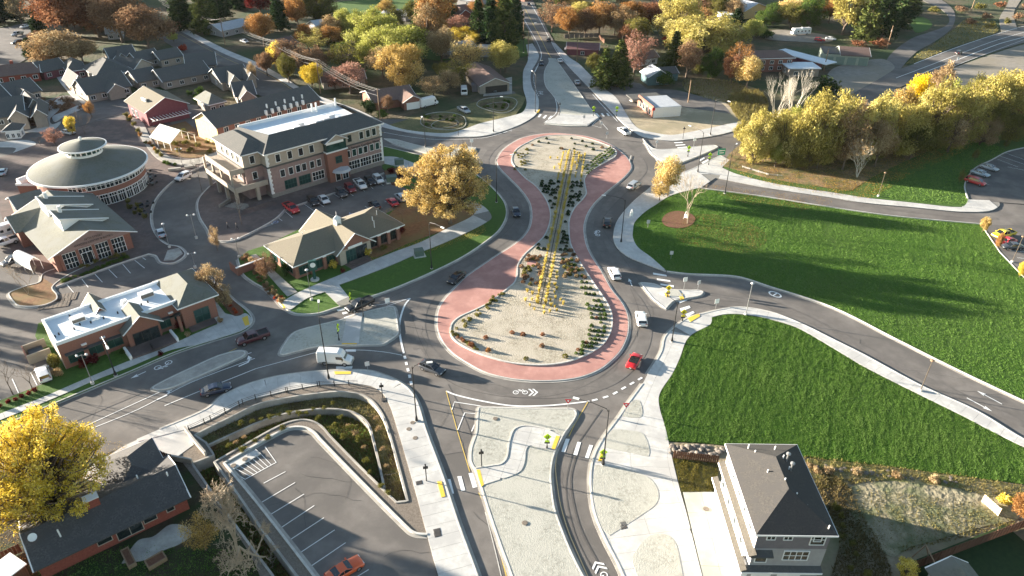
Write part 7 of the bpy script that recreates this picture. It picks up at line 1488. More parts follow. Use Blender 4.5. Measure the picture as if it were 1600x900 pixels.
house((104,112), (134,108), 3.2, 12, 3, shingle, maroonw, 'dark roofed house left of the large one in the upper left cluster', 'hip', wins=2)
house((-10,184), (38,178), 4.2, 18, 3.4, shingle, beige, 'tall dark roofed house at the left edge of the upper left cluster', 'gx', wins=3, gab=((4, 9, 2.2, 2.2), (10, 14, 3, 2)))
house((20,150), (64,140), 4.0, 13, 3.0, shingle, beige, 'dark roofed house with small dormers in the upper left cluster', 'gx', wins=3, gab=((1, 5, 2, 2),))
house((-12,120), (62,112), 3.4, 12, 2.4, shingle_b, brick_r, 'brown roofed house below the upper left car park', 'gx', wins=4, chim=.4)
house((150,120), (208,110), 3.6, 17, 3.8, shingle, beige, 'broad dark roofed house behind the large hip roofed one', 'hip', wins=3)
house((112,134), (140,129), 3.2, 12, 3.2, shingle, beige, 'dark roofed wing with a sunlit gable left of the large hip roofed house', 'gy', wins=1)
house((40,172), (72,166), 3.6, 10, 3.0, shingle, beige, 'dark gabled house beside the winding garden path', 'gy', wins=1)
house((215,128), (250,121), 3.2, 12, 2.8, shingle, beige, 'dark roofed link house behind the barn like hall', 'gx', wins=2)
house((290,104), (338,100), 3.4, 14, 3.0, shingle, beige, 'dark roofed house at the kerb of the upper left street', 'gx', wins=3)
house((345,128), (392,120), 3.4, 14, 3.2, shingle, beige, 'dark roofed house with sunlit dormers beside the upper left street', 'gx', wins=2, gab=((2, 6, 3, 2.6), (8, 12, 3, 2.6)))
house((-30,160), (18,150), 4.0, 16, 3.4, shingle, beige, 'dark roofed house cut by the left edge below the brown roof', 'gx', wins=3)
house((172,92), (214,86), 3.2, 12, 3.0, shingle, beige, 'dark roofed house between the round bare tree and the court', 'gx', wins=2, gab=((2, 6, 2, 2.2),))
house((216,96), (252,88), 3.2, 9, 2.6, shingle, beige, 'small dark roofed house right of the round bare tree', 'gx', wins=2)
house((66,112), (104,104), 3.2, 10, 2.6, shingle, maroonw, 'dark roofed house below the tan trees', 'gx', wins=2)
house((4,205), (30,203), 2.8, 5, 1.6, shingle, whitew, 'low annex with tall shuttered windows at the left edge', 'hip', wins=3)
house((165,52), (192,50), 3, 8, 2, metalroof, greyw, 'pale walled cottage half hidden under the bare brown trees', 'gx', wins=2)
house((52,18), (76,14), 3, 8, 2, metalroof, greyw, 'pale roofed house behind the dark conifer at the top left', 'gx', wins=1)
house((346,48), (392,38), 3, 12, 2, metalroof, greyw, 'long grey roofed ranch house on the north-west street', 'gx', wins=3)
house((440,72), (466,66), 3, 10, 2, shingle_b, beige, 'brown roofed house between the orange trees', 'gx', wins=2)
house((494,40), (518,36), 3, 8, 1.6, metalroof, greyw, 'small flat pale roofed house among the orange trees', 'gx', wins=1)
house((503,128), (572,122), 3, 11, 2, shingle_b, stucco_c, 'long pale brown roofed house beside the pink bare tree', 'gx', wins=3)
b = house((583,160), (650,150), 3, 13, 2.2, shingle_b, brick, 'brown roofed house with a white garage door by the side lane', 'gx', wins=2, gab=((9, 16, 4, 1.8),))
b.box('garage_door', 10.2, 14.8, -3.86, -3.72, 0, 2.3, trim)
b = house((749,134), (798,129), 3.2, 22, 2.2, shingle_b, beige, 'brown roofed house with an open carport beside the pale driveway', 'gy', wins=0)
b.box('carport_shade_panel', 2.4, b.L-1.2, .3, .42, 0, 2.5, black);  # black panel on the wall paints the shade inside the carport
house((748,78), (785,78), 3, 8, 1.0, metalroof, greyw, 'pale roofed carport behind the brown roofed house', 'flat', wins=0)
house((700,80), (745,72), 3, 10, 1.8, metalroof, greyw, 'grey roofed house in the shade of the tall conifers', 'gx', wins=3)
house((700,22), (738,18), 3, 14, 2.4, shingle_b, brick_r, 'brown roofed house at the top middle', 'gx', wins=2, gab=((5, 11, 3, 2),))
house((712,-2), (746,2), 3, 14, 2.4, metalroof, greyw, 'blue-grey roofed house at the top edge', 'gx', wins=1)
house((596,20), (634,24), 3, 9, 1.6, metalroof, greyw, 'long low pale roof beside the shaded lawn', 'gx', wins=1)
house((820,-6), (840,-10), 3, 8, 2, shingle_b, brick, 'far house at the head of the north road', 'gx', wins=0)
b = house((885,76), (936,78), 2.6, 12, 1.4, mat('maroon_roof', (.13, .06, .06), (.18, .09, .085), 1, .9), maroonw, 'maroon roofed building beside the sunken yard', 'gx', wins=1)
# small white shop with red fascia
b = Bld((1022,168), (1065,165), 3.6, 'corner_shop', 'small white flat roofed shop with a brick front on the dirt lot', D=12, cat='shop')
b.box('wall', 0, b.L, 0, 12, 0, 3.4, whitew); b.box('roof', .2, b.L-.2, .2, 11.8, 3.4, 3.5, metalroof); b.box('roof', -3.5, b.L-2, 10, 16, 3.0, 3.3, shingle); b.box('parapet', -.15, .15, 0, 13, 3.2, 3.9, brick); b.box('front', -.35, -.15, 0, 13, 0, 3.6, brick); b.box('sign_board', -.6, .4, -.1, .05, 2.6, 3.4, signr)
for i in range(4): b.win('l', 2+i*2.6, .8, 1.3, 1.8, 1, 1, trim, glass, off=.36)
house((1013,120), (1048,118), 3.4, 8, 2.4, metalroof, tealw, 'teal gabled house with a pale roof behind the leafy shrub', 'gy', wins=1); house((1036,116), (1062,114), 3, 8, 1.6, shingle, tealw, 'low teal extension of the gabled house', 'gx', wins=1, ov=.2)
house((1000,92), (1030,88), 3, 8, 1.8, shingle_b, whitew, 'pale walled house behind the teal one', 'gx', wins=2)
house((1174,92), (1242,90), 5.4, 11, 1.8, shingle_b, brick, 'two storey brick house with a brown roof behind the white twigged trees', 'hip', wins=5)
b = Bld((1210,80), (1270,96), 3.2, 'motel_wing', 'low building with a long bent white roof beside the brick house', D=7, cat='building'); b.box('wall', .3, b.L, .3, 6.7, 0, 3.1, maroonw); b.box('roof', 0, b.L+6, 0, 7, 3.1, 3.4, whiteroof)
b = house((1233,108), (1283,108), 3.0, 9, .5, whiteroof, beige, 'small pale garage with a flat white roof', 'flat', wins=2)
b = Bld((1288,84), (1360,88), 4.0, 'garage_row', 'row of grey-green garages with a low brown roof', D=12, cat='garage'); L = b.L; b.box('wall', .2, L-.2, .2, 11.8, 0, 4, greenw); b.gable(L*.38, L-.1, .2, 11.8, 4.0, 2, shingle_b, 'x', .4, greenw); b.box('roof', .1, L*.37, .1, 11.9, 4, 4.25, shingle)
for i in range(4): b.box('garage_door', L*(i+.12)/4, L*(i+.88)/4, .08, .19, 0, 3.0, mat('door_green', (.18, .24, .2), (.22, .28, .24), 1, .7))
house((1162,18), (1204,12), 4, 14, 3.2, metalroof, stucco_y, 'yellow walled house with a pale blue-grey gable at the top right', 'gy', wins=1)
b = house((1128,24), (1152,24), 3, 9, 1.0, whiteroof, whitew, 'white roofed outbuilding at the top right', 'flat', wins=0)
house((1150,-6), (1180,-12), 3, 16, 3, whiteroof, whitew, 'bright white roofed house at the top edge', 'gy', wins=0)
house((1362,6), (1400,0), 3, 9, 2, metalroof, greyw, 'pale roofed house behind the conifers at the top right', 'gx', wins=1)
for i, (x, y) in enumerate(((1030,2), (1270,-16), (560,-12), (470,-16), (340,-18), (250,-20), (140,-30))): house((x, y), (x+34, y-3), 3, 9, 2, (shingle_b, metalroof, shingle)[i % 3], (beige, greyw, brick)[i % 3], 'far house at the top edge ' + ('over the lime trees', 'over the conifers', 'over the shaded lawn', 'over the olive tree', 'over the street head', 'over the bare brown tree', 'over the rust tree')[i], 'gx', wins=1)
# patio furniture by the pavilion
for i, (x, y) in enumerate(((228,272),(236,280),(231,286),(238,290),(222,328),(232,322),(228,337),(219,265))):
    g = G(x, y); e = empty('patio_table', (g[0], g[1], .18), random.uniform(0, 3), 'dark round patio table with chairs on the paving beside the pavilion', 'table', 'patio tables beside the pavilion')
    MB().lathe([(0, .78), (.6, .78), (.6, .72), (0, .72)], 12).obj('table_top', black, e); MB().tube([(0, 0, 0), (0, 0, .75)], .06, 6).obj('leg', black, e)
    for k in range(4):
        a = k*1.57; c, s = math.cos(a)*1.05, math.sin(a)*1.05; MB().box(c-.25, c+.25, s-.25, s+.25, .42, .48).box(c-.25+.2*math.cos(a), c+.25+.2*math.cos(a), s-.25+.2*math.sin(a), s+.25+.2*math.sin(a), .48, .95).obj('chair', black, e)
g = G(285, 265); e = empty('stone_planter', (g[0], g[1], .18), .3, 'low stone planter walls behind the white sport utility', 'planter'); MB().box(-3.5, -.3, -.4, .4, 0, .6).obj('wall', concrete2, e); MB().box(.6, 3.4, .2, 1.0, 0, .6).obj('wall', concrete2, e)
g = G(350, 320); e = empty('plaza_steps', (g[0], g[1], .15), -.3, 'dark stepped terrace on the plaza left of the three storey office', 'steps')
for i in range(4): MB().box(1+i*.5, 6.5, -1+i*.5, -.5+i*.5, 0, .2+i*.17).obj('step', stone, e)
MB().box(0, .4, -2, 2.4, 0, .8).obj('wall', stone, e)
for px, rx, ry in (((675,203), 9.5, 6.2), ((778,167), 9, 6)):       # oval planted basins with pale kerbs on the verge
    pass
for P in ([(657,190),(662,181),(680,176),(703,176),(722,181),(728,190),(724,199),(705,203),(680,202),(662,197)], [(674,196),(682,190),(700,187),(712,188),(716,193),(708,198),(690,201),(678,200)], [(745,163),(752,156),(775,152),(800,153),(808,160),(800,172),(785,177),(765,173),(750,168)], [(758,167),(768,162),(788,160),(795,164),(790,172),(778,173)]):
    ribbon('edging', smooth(P), .2, .05, .25, concrete2, 0, True)
slab('basin_planting', smooth([(659,190),(664,183),(682,178),(703,178),(720,182),(725,190),(720,197),(703,201),(680,200),(664,196)]), .14, swalegrass, raw=True); slab('basin_planting', smooth([(749,163),(756,158),(775,155),(796,156),(803,161),(797,170),(785,174),(767,171),(754,167)]), .14, swalegrass, raw=True)
group_shrubs([(random.uniform(664, 720), random.uniform(182, 198)) for _ in range(14)], 'green', 7, 4, 'low dark plant in the left oval basin on the verge', 'plants in the left oval basin'); group_shrubs([(random.uniform(756, 796), random.uniform(158, 170)) for _ in range(12)], 'green', 7, 4, 'low dark plant in the right oval basin on the verge', 'plants in the right oval basin')
# ================================================================ VEHICLES
tyre = mat('tyre', (.012, .012, .012), (.02, .02, .02), 5, .9); rimm = mat('rim', (.4, .4, .42), (.5, .5, .52), 5, .35, metal=.8)
cglass = mat('car_glass', (.008, .01, .012), (.012, .015, .018), 1, .06, spec=.9); headm = mat('headlight', (.75, .75, .72), None, 3, .2); tailm = mat('tail_light', (.4, .01, .01), None, 3, .3); trimk = mat('black_plastic', (.02, .02, .02), None, 3, .6)
PAINT = {}
def paint(n, c, met=.0):
    if n not in PAINT: PAINT[n] = mat('paint_'+n, c, tuple(v*.97 for v in c), 1, .32, spec=.5, metal=met, coat=.6)
    return PAINT[n]
paint('white', (.74, .74, .73)); paint('silver', (.42, .44, .46), .3); paint('grey', (.06, .065, .075), .2); paint('black', (.01, .01, .012)); paint('red', (.5, .015, .02)); paint('maroon', (.07, .012, .018)); paint('navy', (.02, .03, .06)); paint('orange', (.62, .1, .02)); paint('yellow', (.7, .5, .02)); paint('paleblue', (.38, .46, .52), .2); paint('tan', (.45, .38, .3)); paint('darkred', (.22, .012, .018)); paint('blue', (.02, .08, .3))
def loft(secs, closed=True):
    """secs: list of (x, [(y, z), ...]) half outlines from bottom to top, mirrored"""
    mb = MB(); n = len(secs[0][1])
    for x, h in secs:
        mb.v += [(x, -y, z) for y, z in h]+[(x, y, z) for y, z in reversed(h)]
    m = 2*n
    for i in range(len(secs)-1):
        for j in range(m):
            a, b = i*m+j, i*m+(j+1) % m; mb.f.append((a, b, b+m, a+m))
    mb.f.append(tuple(reversed(range(m)))); mb.f.append(tuple(range((len(secs)-1)*m, len(secs)*m))); return mb
CM = {}
def car_meshes(kind):
    if kind in CM: return CM[kind]
    P = {}   # length, width, list of (x, zbelt) body profile, cabin profile, wheel x, wheel r
    if kind == 'sedan': Ln, W, Hb = 4.8, 1.84, [(-2.4,.55,.72),(-2.25,.4,.95),(-1.6,.3,1.02),(-1.0,.28,.98),(0,.28,.95),(.9,.28,.93),(1.7,.3,.86),(2.2,.35,.74),(2.4,.5,.62)]; cab = [(-1.75,.98),(-1.0,1.38),(-.2,1.45),(.3,1.42),(1.1,.94)]; wx, wr = (-1.45, 1.5), .34
    elif kind == 'suv': Ln, W, Hb = 4.7, 1.92, [(-2.35,.6,.95),(-2.28,.45,1.12),(-1.6,.35,1.14),(0,.33,1.12),(.9,.33,1.1),(1.7,.35,1.05),(2.2,.4,.92),(2.35,.55,.75)]; cab = [(-2.22,1.1),(-1.95,1.62),(-.6,1.74),(.3,1.7),(1.15,1.08)]; wx, wr = (-1.42, 1.45), .38
    elif kind == 'wagon': Ln, W, Hb = 4.8, 1.84, [(-2.4,.55,.85),(-2.3,.4,1.0),(-1.6,.3,1.0),(0,.28,.97),(.9,.28,.95),(1.7,.3,.88),(2.2,.35,.76),(2.4,.5,.62)]; cab = [(-2.25,1.0),(-1.85,1.46),(-.4,1.54),(.3,1.5),(1.1,.95)]; wx, wr = (-1.45, 1.5), .35
    elif kind == 'pickup': Ln, W, Hb = 5.8, 2.0, [(-2.9,.6,1.15),(-2.8,.5,1.2),(-1.2,.45,1.2),(-.9,.42,1.2),(.5,.42,1.2),(1.3,.42,1.2),(2.3,.45,1.14),(2.8,.5,1.0),(2.9,.6,.8)]; cab = [(-.85,1.2),(-.6,1.8),(.4,1.88),(.8,1.84),(1.5,1.2)]; wx, wr = (-1.75, 1.85), .42
    elif kind == 'minivan': Ln, W, Hb = 5.1, 1.98, [(-2.55,.55,.95),(-2.45,.4,1.1),(-1.6,.3,1.1),(0,.3,1.08),(1.2,.3,1.04),(1.9,.33,.94),(2.4,.4,.8),(2.55,.5,.65)]; cab = [(-2.4,1.1),(-2.1,1.66),(-.6,1.76),(.7,1.7),(1.75,1.0)]; wx, wr = (-1.5, 1.55), .36
    elif kind == 'coupe': Ln, W, Hb = 4.8, 1.92, [(-2.4,.5,.85),(-2.2,.38,.98),(-1.4,.3,1.0),(0,.28,.95),(.9,.28,.95),(1.7,.3,.9),(2.25,.35,.8),(2.4,.5,.65)]; cab = [(-1.6,.98),(-.8,1.28),(-.2,1.34),(.1,1.32),(.85,.96)]; wx, wr = (-1.45, 1.5), .36
    elif kind == 'convertible': Ln, W, Hb = 4.5, 1.85, [(-2.25,.5,.8),(-2.1,.38,.95),(-1.4,.3,.97),(0,.28,.92),(.8,.28,.93),(1.6,.3,.86),(2.1,.35,.74),(2.25,.5,.6)]; cab = None; wx, wr = (-1.35, 1.4), .34
    body = loft([(x, [(W/2*.86 if abs(x) > Ln*.47 else W/2*.95, zb), (W/2*(.9 if abs(x) > Ln*.47 else 1.0), zb+.16), (W/2*(.88 if abs(x) > Ln*.47 else .99), zt-.18), (W/2*(.8 if abs(x) > Ln*.47 else .9), zt-.03), (W/2*.5, zt+.02)]) for x, zb, zt in Hb])
    P['body'] = body.me('body'); P['body'].polygons.foreach_set('use_smooth', [True]*len(P['body'].polygons))
    if cab:
        h = cab[0][1]; sec = []
        for i, (x, z) in enumerate(cab):
            top = z if 0 < i < len(cab)-1 else h+.02
            sec.append((x, [(W/2*.9, h-.05), (W/2*(.89 if top < h+.1 else .8-.02), max(h, top-.09)), (W/2*(.8 if top < h+.1 else .69), top)]))
        P['windows'] = loft(sec).me('windows')
        c = cab[1:-1]; x0, x1 = c[0][0]-.05, c[-1][0]+.05
        rf = loft([(x0, [(W/2*.74, c[0][1]-.03), (W/2*.7, c[0][1]+.02), (W/2*.5, c[0][1]+.03)])]+[(x, [(W/2*.745, z-.03), (W/2*.7, z+.025), (W/2*.5, z+.05)]) for x, z in c[1:-1] or [c[0]]]+[(x1, [(W/2*.74, c[-1][1]-.03), (W/2*.7, c[-1][1]+.02), (W/2*.5, c[-1][1]+.03)])])
        # pillars
        for s in (-1, 1):
            for (xa, za), (xb, zb) in ((cab[0], cab[1]), (cab[-1], cab[-2])): rf.tube([(xa, s*W/2*.89, h-.02), (xb, s*W/2*.745, zb)], .05, 4)
            mx = (c[0][0]+c[-1][0])/2; rf.tube([(mx, s*W/2*.9, h), (mx, s*W/2*.76, max(z for _, z in c)-.02)], .045, 4)
            if kind in ('suv', 'wagon', 'minivan'): rf.tube([(c[0][0]+.45, s*W/2*.9, h), (c[0][0]+.35, s*W/2*.76, c[0][1])], .07, 4)
        P['roof_panel'] = rf.me('roof_panel')
    else:
        P['seats'] = MB().box(-.2, .3, -.75, -.1, .5, 1.0).box(-.2, .3, .1, .75, .5, 1.0).box(-.35, -.2, -.75, -.1, .6, 1.25).box(-.35, -.2, .1, .75, .6, 1.25).box(-1.1, -.9, -.75, .75, .5, 1.1).box(-1.15, .72, -.78, .78, .5, .985).me('seats')
        P['windscreen'] = MB().slopeprism([(.95, -.75, .93), (.95, .75, .93), (.45, .62, 1.32), (.45, -.62, 1.32)], .04).me('windscreen')
    if kind == 'pickup': P['bed'] = MB().box(-2.75, -1.0, -.82, .82, .8, 1.235).me('bed'); P['bed_rail'] = MB().box(-2.86, -.92, -.98, -.84, 1.15, 1.3).box(-2.86, -.92, .84, .98, 1.15, 1.3).box(-2.9, -2.78, -.98, .98, 1.0, 1.3).me('bed_rail')
    w = MB(); k = 12
    for y0, y1, r in ((-.12, .12, wr),):
        b0 = len(w.v); w.v += [(r*math.cos(2*math.pi*i/k), y, r*math.sin(2*math.pi*i/k)) for y in (y0, y1) for i in range(k)]
        w.f += [(i, (i+1) % k, k+(i+1) % k, k+i) for i in range(k)]+[tuple(range(k))[::-1], tuple(range(k, 2*k))]
    P['tyre'] = w.me('tyre'); rm = MB(); r = wr*.6; rm.v = [(r*math.cos(2*math.pi*i/10), y, r*math.sin(2*math.pi*i/10)) for y in (-.135, .135) for i in range(10)]; rm.f = [tuple(range(10))[::-1], tuple(range(10, 20))]+[(i, (i+1) % 10, 10+(i+1) % 10, 10+i) for i in range(10)]; P['rim'] = rm.me('rim')
    zl = Hb[-2][2]-.12; P['headlight'] = MB().box(Ln/2-.16, Ln/2-.02, -.2, .2, zl-.07, zl+.07).me('headlight'); zt = Hb[1][2]-.14; P['tail_light'] = MB().box(-Ln/2+.01, -Ln/2+.14, -.18, .18, zt-.1, zt+.1).me('tail_light')
    P['bumper'] = MB().box(Ln/2-.12, Ln/2+.03, -W/2*.75, W/2*.75, .32, .5).box(-Ln/2-.03, -Ln/2+.12, -W/2*.75, W/2*.75, .35, .52).me('bumper')
    P['mirror'] = MB().box(-.08, .1, -.1, .1, -.07, .08).me('mirror'); P['plate'] = MB().box(-Ln/2-.045, -Ln/2-.03, -.18, .18, .55, .68).me('plate')
    for n_, m_ in (('windows', cglass), ('seats', trimk), ('windscreen', cglass), ('bed', trimk), ('tyre', tyre), ('rim', rimm), ('headlight', headm), ('tail_light', tailm), ('bumper', trimk), ('plate', headm)):
        if n_ in P: P[n_].materials.append(m_)
    P['_'] = (Ln, W, wx, wr, Hb, cab); CM[kind] = P; return P
def car(kind, col, px, hd, label, group='cars', z=.03, cat=None, name=None, bedcol=None, roofcol=None):
    P = car_meshes(kind); Ln, W, wx, wr, Hb, cab = P['_']; g = G(px[0], px[1], z+.7); h = G(px[0]+hd[0]*.3, px[1]+hd[1]*.3, z+.7); a = math.atan2(h[1]-g[1], h[0]-g[0])
    nm = name or {'pickup': 'pickup_truck', 'suv': 'sport_utility_car', 'convertible': 'convertible_car'}.get(kind, 'car'); e = empty(nm, (g[0], g[1], z), a, label, cat or ('pickup truck' if kind == 'pickup' else 'car'), group); pm = PAINT[col]
    def put(n, me, m=None, loc=None, par=None):
        o = bpy.data.objects.new(n, me); COL.objects.link(o); o.parent = par or e
        if m is not None:
            if not me.materials: me.materials.append(m)
            o.material_slots[0].link = 'OBJECT'; o.material_slots[0].material = m
        if loc: o.location = loc
        return o
    bd = put('body', P['body'], pm); put('bumper', P['bumper']); put('plate', P['plate'])
    if cab: put('windows', P['windows']); put('roof_panel', P['roof_panel'], PAINT[roofcol] if roofcol else pm)
    else: put('seats', P['seats']); put('windscreen', P['windscreen'])
    if kind == 'pickup': put('bed', P['bed'], PAINT[bedcol] if bedcol else trimk); put('bed_rail', P['bed_rail'], pm)
    for x in wx:
        for s in (-1, 1): t = put('wheel', P['tyre'], None, (x, s*(W/2-.12), wr)); put('rim', P['rim'], None, None, t)
    for s in (-1, 1): put('headlight', P['headlight'], None, (0, s*(W/2*.62), 0)); put('tail_light', P['tail_light'], None, (0, s*(W/2*.66), 0)); put('mirror', P['mirror'], pm, ((cab[-1][0] if cab else .9)-.15, s*(W/2+.06), (cab[-1][1] if cab else .95)+.12))
    return e
RG = 'cars driving round the roundabout'
e = car('wagon', 'grey', (675,574), (10,4), 'dark grey wagon with roof rack driving at the bottom left of the roundabout', RG); MB().tube([(-1.6, -.55, 1.62), (.2, -.55, 1.62)], .03, 4).tube([(-1.6, .55, 1.62), (.2, .55, 1.62)], .03, 4).box(-1.3, -1.22, -.6, .6, 1.6, 1.66).box(-.2, -.12, -.6, .6, 1.6, 1.66).tube([(-1.5, .2, 1.7), (.3, .2, 1.7)], .06, 4).obj('roof_rack', black, e)
car('sedan', 'black', (713,433), (-9,7), 'black sedan driving down the left side of the roundabout beside the pink apron', RG); car('sedan', 'navy', (806,330), (4,10), 'dark blue car at the waist of the roundabout, left side', RG)
car('pickup', 'white', (975,205), (-10,-7), 'white pickup with dark bed cover at the upper right of the roundabout', RG, bedcol='black'); car('minivan', 'silver', (991,289), (10,-7), 'silver minivan beside the small golden tree on the right side of the roundabout', RG)
car('suv', 'black', (949,347), (1,-10), 'black car at the right waist of the roundabout', RG); car('suv', 'white', (960,427), (-5,-10), 'white sport utility on the right of the roundabout, below the black car', RG); car('suv', 'white', (1002,498), (-2,-10), 'white sport utility between the east crossing and the pink apron', RG, roofcol='white')
car('convertible', 'red', (991,563), (5,-9), 'red open topped convertible at the lower right of the roundabout', RG)
car('sedan', 'navy', (337,607), (10,-2.6), 'dark blue hatchback driving right along the left road', 'cars on the left road'); car('pickup', 'maroon', (395,527), (-10,3.2), 'dark maroon pickup turning past the white roofed office', 'cars on the left road'); car('pickup', 'black', (562,476), (-10,4.4), 'black pickup with a pale hood at the left crossing', 'cars on the left road')
car('coupe', 'orange', (538,889), (10,-6), 'orange muscle car with black stripes parked at the bottom of the lower left car park', 'parked cars', z=.0) 
car('suv', 'white', (286,276), (-10,5), 'white sport utility parked on the side street by the round pavilion', 'parked cars'); car('sedan', 'silver', (251,363), (-5,-10), 'silver car parked at the kerb right of the glass fronted hall', 'parked cars', z=.05)
car('suv', 'white', (68,584), (-4,-10), 'white sport utility parked at the left end of the white roofed office', 'parked cars'); car('pickup', 'white', (8,378), (-10,3), 'white pickup behind the hall at the left edge', 'parked cars', z=.2); car('suv', 'grey', (20,407), (-10,4), 'dark grey sport utility by the canopy tent at the left edge', 'parked cars', z=.2); car('sedan', 'paleblue', (4,268), (4,-10), 'pale car cut by the left edge on the upper street', 'parked cars')
PG = 'cars in the three storey office car park'
for k, c, p, h, lb in (('pickup','red',(455,325),(10,7),'bright red pickup parked in front of the three storey office'),('suv','black',(489,314),(8,8),'black sport utility second from the red pickup'),('sedan','white',(506,311),(8,8),'white sedan between the black and the dark parked sport utilities'),('suv','grey',(533,301),(8,8),'dark grey sport utility parked right of the white sedan'),
                       ('suv','darkred',(547,294),(8,8),'dark red car parked left of the white pickup'),('pickup','white',(563,288),(8,8),'white pickup parked near the office entrance'),('suv','black',(578,283),(8,8),'black car parked right of the white pickup'),('suv','white',(591,280),(8,8),'white sport utility at the right end of the office row'),
                       ('sedan','black',(585,319),(-8,-8),'black car parked behind the small office roof'),('sedan','red',(613,315),(-8,-8),'red car parked beside the silver sport utility near the great yellow tree'),('suv','silver',(626,308),(-8,-8),'silver sport utility parked under the left edge of the great yellow tree')): car(k, c, p, h, lb, PG)
FG = 'cars on the far roads'
for k, c, p, h, lb in (('suv','black',(857,62),(-4,-9),'dark sport utility far up the north road'),('sedan','grey',(846,98),(2,9),'dark car in the left lane of the north road at the bend'),('sedan','white',(875,94),(-4,-9),'white car in the right lane of the north road, the farther one'),('sedan','silver',(902,128),(-4,-9),'silver car in the right lane of the north road, the nearer one'),('sedan','black',(826,6),(-3,-9),'dark car at the top of the north road'),
                       ('suv','black',(1498,82),(10,-5),'dark car on the highway at the top right'),('pickup','silver',(725,172),(8,4),'silver pickup parked between the oval basins'),('sedan','silver',(772,139),(0,8),'silver car in front of the open carport'),('suv','white',(773,128),(0,8),'white car inside the open carport'),('coupe','tan',(994,156),(-10,2),'old tan and white car parked beside the small white shop'),
                       ('suv','red',(1281,62),(10,1),'red pickup topped car behind the garages'),('sedan','white',(1298,60),(10,1),'white car behind the garages')): car(k, c, p, h, lb, FG)
EG = 'cars in the east car parks'
for k, c, p, h, lb in (('sedan','silver',(1546,261),(10,3),'silver sedan, topmost in the small east car park'),('sedan','paleblue',(1532,270),(10,3),'pale blue-grey sedan, middle of the three in the small east car park'),('minivan','red',(1524,283),(10,3),'red minivan, lowest of the three in the small east car park'),('pickup','yellow',(1568,366),(-10,2),'yellow pickup with black top at the corner of the lower east car park'),('sedan','red',(1573,376),(-10,2),'red car with orange nose below the yellow pickup'),('sedan','grey',(1582,384),(-10,0),'grey car below the red one in the lower east car park')): car(k, c, p, h, lb, EG, z=.2)
for k, c, p, h, lb in (('pickup','silver',(27,53),(-10,3),'silver pickup in the upper left car park'),('sedan','white',(38,41),(-10,3),'white car behind the silver pickup in the upper left car park'),('suv','black',(27,66),(-10,2),'dark car in front of the silver pickup in the upper left car park'),('sedan','silver',(106,206),(10,2),'pale car behind the round pavilion'),('sedan','white',(382,64),(10,3),'white car in the drive of the grey roofed house'),('sedan','grey',(545,118),(10,3),'dark car beside the long brown roofed house')): car(k, c, p, h, lb, FG)
